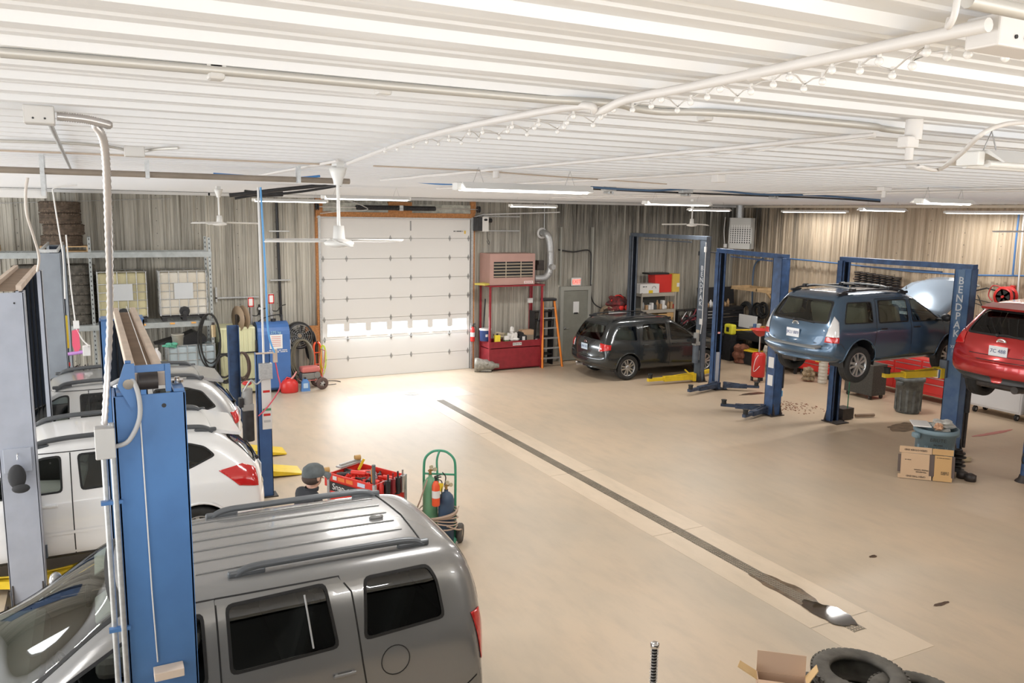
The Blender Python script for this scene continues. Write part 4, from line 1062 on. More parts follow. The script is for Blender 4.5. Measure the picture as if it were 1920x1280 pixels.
arm(t, (-.12, .42, .13), (-1.2, .85, .13), YEL); arm(t, (.14, .42, .13), (.75, .72, .13), YEL)
cp = thing('baseball_cap', 'black baseball cap hanging on a hook of the pale grey lift post', 'cap', (-.83, 9.80, 1.53))
mb = MB(); mb.ball((0, -.06, .0), .1, 10, sc=(.85, .55, 1.35)).build('crown', mat('cap_cloth', (.035,.036,.038), .9, bump=.2), cp)
MB().ball((.03, -.10, -.12), .09, 8, sc=(.95, .5, .55)).build('brim', MC['cap_cloth'], cp)
# -- farther grey lift post ------------------------------------------------
t = thing('two_post_lift', 'grey two post lift with yellow level and pink rag by the tyre rack', 'car lift', (-.62, 15.45, 0), 0, 'two post car lifts')
near = lift_post(t, 0, 0, 1, .34, .28, 3.60, mat('lift_grey_dull', (.27,.30,.34), .45, noise=.12, nscale=4), carr=.5, carm=LDARK)
far = lift_post(t, 0, 3.4, -1, .34, .28, 3.60, MC['lift_grey_dull'])
c2 = MB()
for s in (-1, 1): c2.bb((s*.11, .05, 3.61), (s*.14, 3.4, 3.66))
c2.bb((-.12, .0, 3.61), (.12, .04, 3.66)); c2.build('overhead_channel', GALV, t)
MB().bb((.175, .03, 2.0), (.205, .1, 2.55)).build('spirit_level', YEL, t)
MB().box((.19, .05, 1.72), (.02, .05, .06)).build('red_label', RED, t)
MB().cyl((.18, .02, 1.9), (.42, -.02, 1.93), .03, n=10).build('purple_grip', mat('purple', (.5,.25,.6), .5), t)
MB().box((.46, 0, 1.95), (.12, .1, .18), ch=.01).box((.46, 0, 2.02), (.05, .3, .02)).build('wall_bracket', STK, t)
rg = MB(); rg.prism([(.26, 2.3), (.36, 2.32), (.37, 2.0), (.30, 1.88), (.25, 2.05)], -.01, .015, 'Y').build('pink_rag', mat('pink', (.8,.12,.2), .8), t)
MB().tube([(.27, .0, 3.9), (.29, .0, 3.0), (.32, .0, 2.4)], .012, 6).tube(spline([(.32, 0, 2.35), (.4, 0, 2.15), (.5, 0, 2.02)], 5), .012, 6).build('conduit', WHITE, t)
MB().box((.33, 0, 2.4), (.09, .06, .13)).build('junction_box', WHITE, t)
# -- four post lift under the silver car ------------------------------------
t = thing('four_post_lift', 'blue four post lift with yellow ramps and a power unit under the silver car', 'car lift', (2.20, 12.36, 0), 0)
P1 = None
for i, (x, y) in enumerate([(0, 0), (0.05, 3.3), (-4.9, 0), (-4.9, 3.3)]):
    mb = MB(); o = 1 if y < 1 else -1
    w = .2; mb.bb((-w/2, 0, 0), (w/2, o*.01, 2.24)); mb.bb((-w/2, 0, 0), (-w/2+.01, o*.14, 2.24)); mb.bb((w/2, 0, 0), (w/2-.01, o*.14, 2.24)); mb.bb((-.015, 0, 0), (.015, -o*.01, 2.24)) if i == 1 else None
    c = mb.build('post', LBLUE2 if i else mat('lift_blue_mid', (.05,.13,.33), .4, noise=.2, nscale=4), t); c.location = (x, y, 0)
    MB().bb((-w/2-.06, -o*.05, 0), (w/2+.06, o*.2, .015)).build('base_plate', GREASE, c)
    if i == 0: P1 = c
for y in (.85, 2.1):
    MB().bb((-4.7, y-.02, .11), (.15, y+.42, .15)).bb((-4.7, y-.02, .04), (.15, y, .11)).bb((-4.7, y+.40, .04), (.15, y+.42, .11)).build('runway', YEL, t)
    MB().prism([(.16, .15), (.16, .05), (.72, .012), (.74, .03)], y-.02, y+.42, 'Y').build('ramp', YEL, t)
for x in (0, -4.9): MB().bb((x-.07, .12, .02), (x+.07, 3.15, .105)).build('crossbeam', LBLUE2, t)
MB().box((.03, -.016, 1.55), (.14, .01, .95)).build('instruction_sticker', STK, P1)
for z, w_, m_ in ((1.66, .1, RED), (1.30, .1, RED), (1.38, .12, mat('green_label', (.1,.3,.15), .5)), (1.20, .1, mat('text_grey', (.5,.5,.5), .6))): MB().box((.03, -.024, z), (w_, .003, .035)).build('sticker_band', m_, P1)
MB().box((.02, -.06, 1.98), (.19, .09, .24), ch=.006).build('switch_box', GALV, P1)
MB().tube([(.0, -.05, 4.68), (.0, -.05, 2.1)], .017, 10).build('conduit', STK, t)
MB().bb((-.11, -.07, 2.24), (.16, -.03, 2.26)).box((.17, -.04, 2.2), (.06, .05, .2)).build('conduit_bracket', DUSTT, P1)
power_unit(t, -.24, .02, 1.42)
MB().ball((-.24, .02, 1.80), .07, 8, sc=(1, 1, .5)).build('red_cap', RED, t)
MB().tube(spline([(.0, -.08, 1.9), (-.12, -.1, 1.8), (-.2, -.08, 1.86), (-.3, -.05, 1.7)], 5), .014, 8).build('flexible_conduit', GALV, t)
MB().tube(spline([(.17, -.05, 2.1), (.2, -.06, 1.9), (.22, -.06, 1.7), (.05, -.07, 1.45), (-.1, -.05, 1.3)], 6), .01, 6).build('air_hose', mat('red_hose', (.75,.1,.15), .4), t)
MB().tube(spline([(.03, -.08, 4.68), (.06, -.08, 3.4), (.07, -.09, 2.6), (.16, -.06, 2.25)], 6), .014, 6).build('blue_air_line', mat('sky_blue_hose', (.12,.38,.75), .4), t)
# -- charcoal lift by the far car -------------------------------------------
def right_lift(label, nx, ny, fx, fy, h, m, w=.33, d=.28, beam=LDARK, fm=None):
    t = thing('two_post_lift', label, 'car lift', (nx, ny, 0), 0, 'two post car lifts')
    n = lift_post(t, 0, 0, 1, w, d, h, m); f = lift_post(t, fx-nx, fy-ny, -1, .24, .14, h, fm or m)
    v = Vector((fx-nx, fy-ny-.0, 0)); 
    mb = MB(); L = v.length; a = math.atan2(v.y, v.x); T = Matrix.Rotation(a, 4, 'Z')
    mb.box((L/2, 0, h+.03), (L, .16, .10), 0, M=T); mb.build('overhead_beam', beam, t)
    MB().box((L*.55, -.1, h-.10), (L*.62, .03, .03), 0, M=T).build('shutoff_bar', beam, t)
    return t, n, f
t, n, f = right_lift('charcoal two post lift beside the charcoal car with large vertical white letters', 14.32, 16.62, 14.28, 19.95, 3.78, LDARK, .15, .26)
vertical_text('BENDPAK', -.079, .12, 3.02, .155, .185, DECAL, n); text('lettering', 'XPR-9', .06, fr((-.079,.12,1.93), (0,-1,0), (0,0,1)), DECAL, n)
xsticker(n, -.078, (.03, 3.52), .1, .14); xsticker(n, -.078, (.06, 1.62), .13, .15); xsticker(n, -.078, (.12, .72), .14, .26); xsticker(n, -.078, (.16, 1.28), .14, .22, mat('sticker_tan', (.6,.5,.38), .6))
MB().tube([(-.09, .0, 3.7), (-.09, .0, 1.6), (-.1, .03, 1.3)], .012, 6).build('conduit', STK, t)
power_unit(t, -.17, .1, 1.02, LDARK)
arm(t, (-.2, .1, .14), (-1.6, .22, .14), YEL, .13, .13); arm(t, (.2, .45, .12), (1.2, .8, .12), YEL)
MB().tube([(-.16, .25, .14), (-.3, .35, .3)], .02, 6).build('arm_brace', YEL, t)
# -- blue-and-dark lift, middle ---------------------------------------------
t, n, f = right_lift('empty blue two post lift left of the raised blue car', 13.38, 13.0, 14.10, 15.95, 3.50, LBLUE2, .25, .26, LBLUE2)
for k, z in enumerate((2.02, 1.93, 1.84, 1.75, 1.66)): xsticker(n, -.127, (.12, z), .15, .06)
xsticker(n, -.127, (.12, 1.20), .16, .24); xsticker(n, -.127, (.12, .80), .15, .24); sticker(f, (0, -.15, 1.45), .08, .05, mat('pink_label', (.8,.4,.4), .6))
MB().bb((-.05, -.16, .1), (.05, -.12, .95)).build('carriage', LGRAY, f)
MB().box((.24, .2, .95), (.15, .15, .75), ch=.02).build('fluid_tank', BLACKM, t); MB().cyl((.24, .16, .40), (.24, .16, .52), .06).build('blue_bottle', mat('bluish', (.15,.4,.7), .4), t)
MB().box((.24, .16, 1.5), (.1, .1, .3)).cyl((.3, .16, 1.3), (.3, .16, 1.75), .03).build('valve_block', GREASE, t)
arm(t, (-.1, .22, .12), (-1.02, -.08, .10), mat('greasy_blue', (.05,.075,.13), .5, noise=.6, nscale=10), .13, .11)
arm(t, (-.1, .3, .12), (-.75, .95, .10), MC['greasy_blue'], .12, .1)
arm(t, (.65, 2.7, .12), (-.45, 2.45, .10), MC['greasy_blue'], .14, .11); arm(t, (.8, 2.6, .12), (1.5, 2.1, .10), MC['greasy_blue'], .12, .1)
# -- blue lift carrying the blue car -----------------------------------------
t, n, f = right_lift('blue two post lift with shiny white lettered post carrying the blue crossover', 14.40, 9.40, 14.18, 12.22, 3.49, mat('lift_blue_worn', (.13,.22,.36), .3, .3, noise=.45, nscale=2.2, col2=(.06,.12,.26)), .19, .33, LBLUE2, LBLUE2)
MB().box((-.098, .19, 2.66), (.004, .13, 1.62)).build('decal_strip', mat('decal_blue', (.12,.20,.32), .4), n)
vertical_text('BENDPAK', -.102, .18, 3.26, .165, .195, DECAL, n); text('lettering', 'XPR\n10', .08, fr((-.102,.20,1.98), (0,-1,0), (0,0,1)), DECAL, n)
MB().bb((-.15, .27, 1.42), (.15, .42, 1.75)).build('carriage', LDARK, n)
MB().bb((-.15, -.27, 1.42), (.15, -.42, 1.75)).build('carriage', LDARK, f)
arm(t, (-.16, .40, 1.50), (-1.42, .62, 1.50), YEL, .15, .12); arm(t, (.16, .45, 1.50), (1.2, .8, 1.50), YEL, .15, .12)
arm(t, (-.22, 2.42, 1.50), (-1.3, 2.3, 1.50), YEL, .15, .12); arm(t, (.1, 2.42, 1.50), (1.2, 2.2, 1.50), YEL, .15, .12)
MB().box((-.26, .37, 1.50), (.12, .12, .17), ch=.008).build('arm_restraint', CHROME, t)
power_unit(t, .30, .12, 1.25); 
MB().cyl((.34, .1, .05), (.34, .1, .9), .035).cyl((.26, .12, .05), (.26, .12, .75), .03).build('drain_pipe', GREASE, t)
MB().tube(spline([(.22, .12, 1.5), (.2, .1, 1.2), (.3, .05, 1.0), (.34, .1, .8)], 5), .012, 6).build('hose', BLACK, t)
MB().bb((.0, 2.66, .02), (.34, 2.95, .26)).build('foot_housing', GREASE, t)
MB().cyl((.5, 2.75, .05), (.95, 2.62, .05), .035).build('jack_handle', DUSTBR, t)
MB().tube([(.17, 2.7, 1.2), (.2, 2.72, .2)], .012, 6).build('green_wire', GREEN, t)
# stand under the red car
t = thing('under_hoist_stand', 'dull blue stand with flared foot under the red car at the right edge', 'jack stand', (13.86, 7.82, 0))
MB().lathe([(.13, 0), (.12, .02), (.08, .06), (.065, .12)], n=20).build('foot', GREASE, t)
MB().cyl((0, 0, .1), (0, 0, 1.55), .055, n=18).build('column', LBLUE2, t); MB().cyl((0, 0, 1.5), (0, 0, 1.66), .03).box((0, 0, 1.68), (.2, .1, .03)).build('saddle', GREASE, t)
MB().tube([(-.05-.05*sin(a), 0, .42+.09*cos(a)) for a in [pi*k/8 for k in range(9)]], .012, 6).build('handle_ring', BLACK, t)
# ================================================================ BACK WALL, LEFT: racking
RACK = mat('rack_grey', (.42,.45,.45), .5, .2, noise=.2, nscale=8)
def tire(label, loc, r=.33, w=.21, m=DUSTR, group=None, name='tire', rot=(0,0,0), proto=[]):
    pr = [(r*.60, -w*.42), (r*.64, -w*.5), (r*.86, -w*.52), (r*.93, -w*.49), (r*.985, -w*.40), (r, -w*.30)]
    for k in range(5):
        z = -w*.3+w*.6*k/5; pr += [(r, z+.004), (r, z+w*.6/5-.012), (r*.972, z+w*.6/5-.010), (r*.972, z+w*.6/5-.002)]
    pr += [(r, w*.3), (r*.985, w*.40), (r*.93, w*.49), (r*.86, w*.52), (r*.64, w*.5), (r*.60, w*.42), (r*.62, w*.3), (r*.88, w*.34), (r*.93, 0), (r*.88, -w*.34), (r*.62, -w*.3), (r*.60, -w*.42)]
    mb = MB().lathe(pr, n=48)
    # shoulder tread blocks
    for k in range(44):
        a = 2*pi*k/44
        for s in (-1, 1): mb.box((r*.982*cos(a), r*.982*sin(a), s*w*.37), (.02, .028, w*.13), 0, rz=a)
    o = mb.build(name, m); o.location = loc; o.rotation_euler = rot
    return tag(o, label, 'tyre', group)
def upright(x, y, h): 
    mb = MB()
    for yy in (y, y+.75):
        mb.bb((x-.03, yy, 0), (x+.03, yy+.05, h))
        for k in range(int(h/.1)): mb.bb((x-.009, yy-.002, .06+k*.1), (x+.009, yy+.001, .10+k*.1), 1)
    for k in range(5): mb.tube([(x, y+.05, .3+k*.6), (x, y+.75, .6+k*.6)], .012, 4)
    return mb
rk = thing('pallet_rack', 'grey pallet rack with slotted uprights holding tyres and liquid totes on the left', 'rack', (0, 0, 0))
YK = 19.75
for x, h in ((AY(176, 600, YK).x, 3.72), (AY(398, 600, YK).x, 3.72), (-2.9, 3.72)): upright(x, YK, h).build('upright', [RACK, BLACK], rk)
xr1 = AY(396, 470, YK).x
for z in (3.38, 1.80):
    for y in (YK, YK+.75): MB().bb((-2.9, y-.02, z-.10), (xr1, y+.03, z+.02)).build('beam', RACK, rk)
    mb = MB()
    for k in range(60): mb.bb((-2.85+k*.083, YK, z+.02), (-2.845+k*.083, YK+.75, z+.025))
    for k in range(6): mb.bb((-2.85, YK+.05+k*.13, z+.026), (xr1-.05, YK+.055+k*.13, z+.03))
    mb.build('wire_deck', RACK, rk)
for u, v in ((276, 594), (318, 593), (355, 590)):
    p = AY(u, v, YK-.03); 
for k, xx in enumerate((.95, 1.55, 2.0)): MB().box((xx, YK-.03, 1.79), (.1, .02, .035)).build('orange_clip', mat('clip_orange', (.8,.4,.1), .5), rk)
def pallet(label, x, y, z, L=1.0, W=.7, grp='wooden pallets on the rack'):
    mb = MB()
    for k in range(7): mb.bb((x, y+k*(W-.09)/6, z+.10), (x+L, y+k*(W-.09)/6+.08, z+.12))
    for xx in (x, x+L/2-.04, x+L-.08): mb.bb((xx, y, z+.015), (xx+.08, y+W, z+.10))
    for k in range(3): mb.bb((x, y+k*(W-.09)/2, z), (x+L, y+k*(W-.09)/2+.08, z+.015))
    return tag(mb.build('pallet', WOOD), label, 'pallet', grp)
pallet('wooden pallet under the high stack of brown tyres', -.95, YK+.02, 3.41, .95)
pallet('empty wooden pallet on the rack left of the tyre stack', -2.7, YK+.02, 3.41, 1.0)
for k in range(4):
    tire(('brown dusty tyre at the bottom of the high stack', 'second brown dusty tyre from the bottom of the high stack', 'third brown dusty tyre from the bottom of the high stack', 'brown dusty tyre on top of the high stack')[k], (-.52+(.03 if k in (1,) else -.02), YK+.38, 3.64+k*.237), .40, .235, DUSTB, 'tyres stacked on the high pallet')
for c_, (xx, n) in enumerate(((-.30, 6), (-1.15, 6))):
    for k in range(n): tire('dusty tyre in the columns on the lower rack shelf', (xx, YK+.38, 1.94+k*.215), .36, .215, DUSTR, 'tyres in columns on the lower rack shelf')
def tote(label, x, y, z, m, sx=.98, h=1.0, stained=None, group=None, lab=True):
    t = thing('liquid_tote', label, 'tote', (x, y, z), 0, group)
    MB().bb((0, 0, .12), (sx, .72, h), ch=.05).build('tank', m, t)
    mb = MB(); G = .009
    for k in range(6): mb.tube([(k*sx/5, -.015, .12), (k*sx/5, -.015, h+.03)], G, 5).tube([(k*sx/5, .735, .12), (k*sx/5, .735, h+.03)], G, 5)
    for zz in (.14, .32, .5, .68, .86, h+.03): mb.tube([(-.015, -.015, zz), (sx+.015, -.015, zz), (sx+.015, .735, zz), (-.015, .735, zz)], G, 5, closed=True)
    for k in range(4): mb.tube([(-.015, .05+k*.2, .12), (-.015, .05+k*.2, h+.03)], G, 5)
    mb.build('cage', GALV, t)
    mb = MB().bb((0, -.01, .08), (sx, .73, .11))
    for xx in (.02, sx/2-.05, sx-.12): mb.bb((xx, 0, 0), (xx+.1, .72, .08))
    mb.build('skid', BLACKM, t)
    if lab: MB().box((sx*.5, -.03, h*.62), (.40, .006, .36)).build('label_plate', mat('label_grey', (.52,.54,.55), .4, .2), t)
    MB().cyl((sx*.5, -.03, .2), (sx*.5, -.12, .2), .05, n=14).cyl((sx*.5, 0, .22), (sx*.5, -.04, .22), .11, n=20).build('valve', BLACK, t)
    return t
x1 = AY(182, 560, YK).x
tote('cage tote of yellowish stained liquid, left one on the rack', x1+.03, YK+.0, 1.84, mat('tote_yellow', (.55,.50,.30), .45, noise=.3, nscale=2), .96, 1.1, group='liquid totes on the rack shelf')
tote('cage tote of milky liquid with brown top stains, right one on the rack', AY(301, 560, YK).x, YK+.0, 1.84, mat('tote_white', (.62,.60,.54), .45, noise=.2, nscale=2, col2=(.5,.45,.36)), .98, 1.1, group='liquid totes on the rack shelf')
tote('low tote of bluish liquid under the rack shelf', AY(315, 650, YK).x, YK-.05, .25, mat('tote_blue', (.42,.50,.54), .45, noise=.15, nscale=2), 1.0, 1.0, lab=False)
MB_ = MB
p = AY(333, 628, YK+.1)
bk = thing('bucket', 'dirty white bucket on the tote beneath the rack shelf', 'bucket', (p.x, p.y, 1.27))
MB().lathe([(.001, 0), (.11, 0), (.13, .24), (.137, .24), (.137, .26), (.12, .26)], n=24).build('pail', mat('dirty_white', (.6,.57,.5), .6, noise=.2, nscale=10), bk)
MB().tube([(.135*cos(a), -.02-.1*sin(a)*.6, .22-.09*sin(a)) for a in [pi*k/10 for k in range(11)]], .004, 5).build('handle', GALV, bk)
tag(MB().prism([(-.62, .0), (.0, .17), (.22, .26), (.5, .12), (.5, .0), (.1, -.03)], 0, .5, 'Y').build('plastic_sheet', BLACK, loc=(AY(345, 640, 19.9).x, 19.95, 1.29)), 'black plastic panel lying behind the white bucket', 'panel')
p = AY(294, 660, YK-.1)
jg = thing('jug', 'white plastic jug beneath the rack shelf left of the green rag', 'jug', (p.x, p.y, .93))
MB().lathe([(.001, 0), (.085, 0), (.09, .02), (.09, .19), (.05, .26), (.03, .28), (.03, .30)], n=20).build('bottle', mat('jug_white', (.7,.68,.68), .5), jg)
MB().cyl((0, 0, .30), (0, 0, .33), .034).build('cap', WHITE, jg)
tag(MB().bb((-.35, -.1, 0), (.28, .3, .93)).build('drum_tank', CLEAR, loc=(p.x-.02, p.y, 0)), 'cream plastic tank carrying the white jug', 'tank')
p = AY(318, 655, YK-.06); rnd = random.Random(2); mb = MB()
for k in range(14): mb.ball((rnd.uniform(-.12, .12), rnd.uniform(-.03, .03), rnd.uniform(-.05, .06)), rnd.uniform(.03, .06), 5, sc=(1.3, .8, .7))
tag(mb.build('rag', mat('teal_rag', (.12,.42,.30), .9), loc=(p.x, p.y-.04, 1.30)), 'crumpled teal rag on the edge of the bluish tote', 'rag')
xq = AY(150, 690, 19.3).x
t = thing('waste_drum', 'dark green black drum with orange label below the rack behind the grey lift', 'drum', (xq, 19.35, 0)); MB().lathe([(.001, 0), (.24, 0), (.25, .3), (.25, .6), (.24, .85), (.25, .86), (.25, .9), (.001, .9)], n=26).build('drum', mat('drum_dark', (.03,.045,.04), .5), t); MB().box((.12, -.235, .72), (.14, .02, .07)).build('orange_label', mat('lab_orange', (.8,.3,.06), .5), t)
t = thing('parts_tray', 'grey tray of pipes and tools on top of the dark drum', 'tray', (xq, 19.35, .9)); MB().bb((-.3, -.2, 0), (.34, .2, .03)).build('tray', GALV, t)
for k in range(7): MB().cyl((-.25+k*.08, -.15, .05), (-.1+k*.05, .15, .08+.02*(k % 3)), .014, n=8).build('pipe_piece', [GALV, GREASE, STEEL][k % 3], t)
tag(MB().bb((-.3, -.2, 0), (.3, .2, .75), ch=.02).build('black_cabinet', BLACK, loc=(xq+.62, 19.4, 0)), 'black cabinet under the rack right of the dark drum', 'cabinet')
# hoses hung on the rack end
def loops(name, label, cat, c, n, r, m, rz=1.0, th=.016, seed=0, droop=1.6, ax='XZ'):
    rnd = random.Random(seed); mb = MB()
    for k in range(n):
        a = rnd.uniform(.85, 1.1); b = rnd.uniform(.85, 1.15)*droop; dx = rnd.uniform(-.03, .03); dy = -k*.012
        if ax == 'XZ': pts = [(dx+r*a*sin(t), dy, r*b*(cos(t)-1)) for t in [2*pi*j/28 for j in range(28)]]
        else: pts = [(dy, dx+r*a*sin(t), r*b*(cos(t)-1)) for t in [2*pi*j/28 for j in range(28)]]
        mb.tube(pts, th, 6, closed=True)
    return tag(mb.build(name, m, loc=c), label, cat)
p = AY(392, 588, YK-.1); loops('hose_coil', 'black hose looped over the right end of the rack', 'hose', p, 3, .24, RUBBER, droop=2.4, seed=1)
p = AY(400, 620, YK-.16); fl = thing('fluid_filter', 'brass coloured canister hung on the right rack upright', 'filter', p); MB().cyl((0, 0, -.14), (0, 0, .14), .055, n=18).build('canister', mat('brass', (.45,.36,.22), .35, .6), fl); MB().cyl((0, 0, .14), (0, 0, .19), .03, n=12).build('cap', GREASE, fl)
# yellow tank with frame
X0t = AY(412, 680, 19.9).x; X1t = AY(480, 680, 19.9).x
yt = thing('oil_tank', 'tall pale yellow plastic tank in a black frame left of the blue tank', 'tank', ((X0t+X1t)/2, 20.1, 0))
hw = (X1t-X0t)/2; mb = MB().bb((-hw, -.3, .05), (hw, .5, 1.62), ch=.04)
for k in range(7): mb.cyl((-hw+.1+k*(2*hw-.2)/6, -.3, .1), (-hw+.1+k*(2*hw-.2)/6, -.3, 1.58), .022, n=8)
mb.build('tank', mat('tank_yellow', (.66,.66,.42), .5), yt)
mb = MB()
for z in (.35, 1.0): mb.bb((-hw-.03, -.35, z), (hw+.03, -.325, z+.03))
for x in (-hw-.02, hw): mb.bb((x-.02, -.35, 0), (x+.02, -.325, 1.3))
mb.build('frame', BLACK, yt)
def pump(label, x, y, z, h=.42):
    t = thing('barrel_pump', label, 'pump', (x, y, z), 0, 'red and white barrel pumps')
    MB().cyl((0, 0, 0), (0, 0, h), .035, n=14).cyl((0, 0, h*.4), (0, 0, h*.5), .045, n=14).build('cylinder', STEEL, t)
    MB().box((0, 0, h+.12), (.13, .10, .24), ch=.01).build('motor', STK, t)
    mb = MB()
    for z2 in (h+.02, h+.22): mb.box((0, -.052, z2), (.13, .006, .03))
    for s in (-1, 1): mb.box((s*.055, -.052, h+.12), (.022, .006, .22))
    mb.build('red_label', RED, t)
    MB().tube(spline([(.04, 0, h*.5), (.15, 0, h*.5), (.22, -.02, h*.8), (.35, 0, h*.9)], 5), .012, 6).build('outlet_hose', RUBBER, t)
pump('barrel pump standing on the yellow tank', AY(470, 600, 20.2).x, 20.15, 1.63)
pump('barrel pump standing on the blue tank', AY(509, 600, 20.1).x, 20.1, 1.76, .36)
p = AY(486, 578, YB-.06); g = thing('pressure_gauge', 'small black air regulator gauge on the wall above the tanks', 'gauge', p)
MB().cyl((0, 0, 0), (0, -.04, 0), .05, n=18).cyl((0, 0, -.16), (0, 0, .1), .02, n=10).build('body', BLACK, g); MB().cyl((0, -.041, 0), (0, -.044, 0), .035, n=18).build('dial', STK, g)
p = AY(456, 596, 19.95); t = thing('hose_reel', 'brown disc hose reel above the yellow tank', 'reel', p)
for dx in (0, -.14): MB().lathe([(.001, 0), (.30, 0), (.30, .01), (.001, .012)], (dx, 0, 0), 32, axis='X').build('disc', mat('brown_disc', (.33,.24,.16), .6), t)
MB().cyl((-.14, 0, 0), (0, 0, 0), .1, n=16).build('drum', RUBBER, t); MB().bb((-.2, -.02, -.33), (-.16, .02, .1)).build('stand', GREASE, t)
for v in t.children: pass
t.rotation_euler.z = .35
loops('hose_coil', 'dark hose coil hanging in front of the yellow tank', 'hose', AY(420, 665, 19.55), 6, .20, RUBBER, seed=4, droop=1.5)
loops('hose_coil', 'brown black hose coil hanging behind the narrow blue post', 'hose', AY(452, 660, 19.5), 5, .16, mat('brown_hose', (.09,.06,.05), .6), seed=5, droop=2.0)
# blue tank
xa = AY(492, 700, 19.95).x; xb = AY(541, 700, 19.95).x; cx = (xa+xb)/2; hw = (xb-xa)/2
t = thing('waste_oil_tank', 'big blue oil tank with a white notice beside the overhead door', 'tank', (cx, 20.05, 0))
pr = [(-hw, .03)]
mb = MB(); prof = []
for k in range(9): a = pi*k/8; prof.append((-(.28)*cos(a)*1.0, 1.42+.22*sin(a)))
poly = [(-.38, .12)]+[(-.38*cos(pi*k/10), 1.42+.28*sin(pi*k/10)) for k in range(11)]+[(.38, .12), (.25, .04), (-.25, .04)]
mb.prism(poly, -hw-.12, hw, 'X', smooth=False); mb.build('tank', mat('tank_blue', (.06,.16,.42), .4, noise=.15, nscale=3), t, bevel=.02)
MB().box((-.02, -.385, 1.25), (.30, .006, .34)).build('notice', STK, t)
mb = MB(); rnd = random.Random(3)
for r_ in range(6): mb.box((-.02, -.389, 1.37-r_*.045), (.22, .002, .012))
mb.build('notice_print', mat('print_red', (.6,.15,.12), .6), t)
text('tank_lettering', '275 kg', .09, fr((-.02, -.387, 1.47), (1,0,0), (0,0,1)), mat('pale_cyan', (.35,.6,.7), .5), t)
fineprint('maker_lettering', fr((.02, -.387, 1.02), (1,0,0), (0,0,1)), .42, .025, STK, t, 2)
mb = MB()
for x in (-hw, hw-.1):
    for y in (-.2, .2): mb.cyl((x, y, 0), (x, y, .14), .025)
mb.build('feet', BLACK, t)
mb = MB().cyl((.0, 0, 1.66), (0, 0, 1.76), .06).cyl((.2, 0, 1.66), (.2, 0, 1.85), .03).tube(spline([(.2, 0, 1.8), (.1, -.05, 1.86), (-.2, -.05, 1.8), (-.35, 0, 1.7)], 6), .015, 6); mb.build('fittings', BLACKM, t)
MB().tube([(AY(520, 440, YB-.09).x-cx, .66, 4.6), (AY(527, 600, YB-.09).x-cx, .66, 1.7)], .035, 10).build('vent_pipe', BLACK, t)
for z in (3.83, 2.62): MB().bb((-.0+AY(523,440,YB-.09).x-cx-.25, .62, z), (AY(523,440,YB-.09).x-cx+.25, .68, z+.03)).build('pipe_strut', GALV, t)
p = AY(543, 645, 19.8); t = thing('caulking_gun', 'small silver nozzle hung at the right side of the blue tank', 'nozzle', p); MB().cyl((0, 0, -.12), (0, 0, .12), .03).cyl((0, 0, .12), (-.05, 0, .25), .015).build('barrel', STEEL, t); MB().cyl((0, 0, -.2), (0, 0, -.12), .012).build('tip', BLACK, t)
# fan drum and dangling hoses
p = AY(560, 628, 20.45)
t = thing('round_fan', 'round black barrel fan hung above a heap of grey hoses', 'fan', (p.x, p.y, p.z))
MB().lathe([(.29, -.18), (.33, -.18), (.34, 0), (.33, .12), (.30, .12), (.29, 0), (.29, -.18)], n=36, axis='Y').build('barrel', BLACKM, t)
mb = MB()
for r_ in (.08, .13, .18, .23, .28): mb.tube([(r_*cos(a), -.17, r_*sin(a)) for a in [2*pi*k/28 for k in range(28)]], .004, 5, closed=True)
for k in range(12): mb.tube([(.04*cos(k*pi/6), -.17, .04*sin(k*pi/6)), (.3*cos(k*pi/6), -.17, .3*sin(k*pi/6))], .003, 4)
mb.build('guard', GALV, t); MB().cyl((0, -.1, 0), (0, -.14, 0), .05).build('hub', mat('hub_tan', (.35,.27,.18), .5), t)
mb = MB()
for k in range(5):
    a = 2*pi*k/5; mb.box((.15*cos(a), -.02, .15*sin(a)), (.2, .012, .1), 0, ry=-a, rx=.4)
mb.build('blades', BLACK, t)
loops('hose_heap', 'heap of dusty grey hoses hanging on the wall under the round fan', 'hose', (p.x+.02, 20.3, 1.18), 13, .26, mat('dusty_hose', (.20,.18,.13), .8), seed=8, droop=1.9, th=.018)
loops('hose_heap', 'black hoses hanging between the barrel fan and the door frame', 'hose', (AY(585,640,20.3).x, 20.45, 1.35), 5, .11, RUBBER, seed=9, droop=3.4, th=.018)
tag(MB().bb((-.17, -.04, -.2), (.17, .04, .2)).build('wood_board', OSB, loc=AY(585, 625, YB-.12)), 'square orange brown board on the wall beside the fan', 'board')
p = AZ(545, 737); t = thing('gas_can', 'red plastic fuel can with spout on the floor by the blue tank', 'fuel can', (p.x, p.y+.12, 0))
MB().lathe([(.001, 0), (.19, 0), (.21, .03), (.21, .22), (.15, .30), (.06, .33), (.05, .34)], n=28, sy=.75).build('can', RED, t)
MB().tube([(.05, 0, .32), (.12, 0, .40), (.18, 0, .50)], [.03, .022, .015], 10).build('spout', mat('spout_pink', (.7,.3,.28), .5), t)
MB().tube([(-.12, 0, .29), (-.05, 0, .37), (.03, 0, .34)], .018, 8).build('handle', RED, t)
p = AZ(573, 733); t = thing('fluid_bottle', 'blue plastic bottle on the floor before the pressure washer', 'bottle', (p.x, p.y+.02, 0))
MB().prism([(-.11, 0), (.11, 0), (.09, .22), (.04, .30), (-.04, .30), (-.09, .22)], -.05, .05, 'Y').build('bottle', mat('bottle_blue', (.10,.25,.55), .35), t, bevel=.01)
MB().cyl((0, 0, .3), (0, 0, .34), .025).build('cap', BLACK, t); MB().box((0, -.053, .14), (.11, .004, .12)).build('label', mat('label_blue', (.45,.6,.75), .5), t)
p = AZ(590, 731); t = thing('pressure_washer', 'red engine pressure washer on wheels left of the overhead door', 'pressure washer', (p.x-.02, p.y+.2, 0), .1)
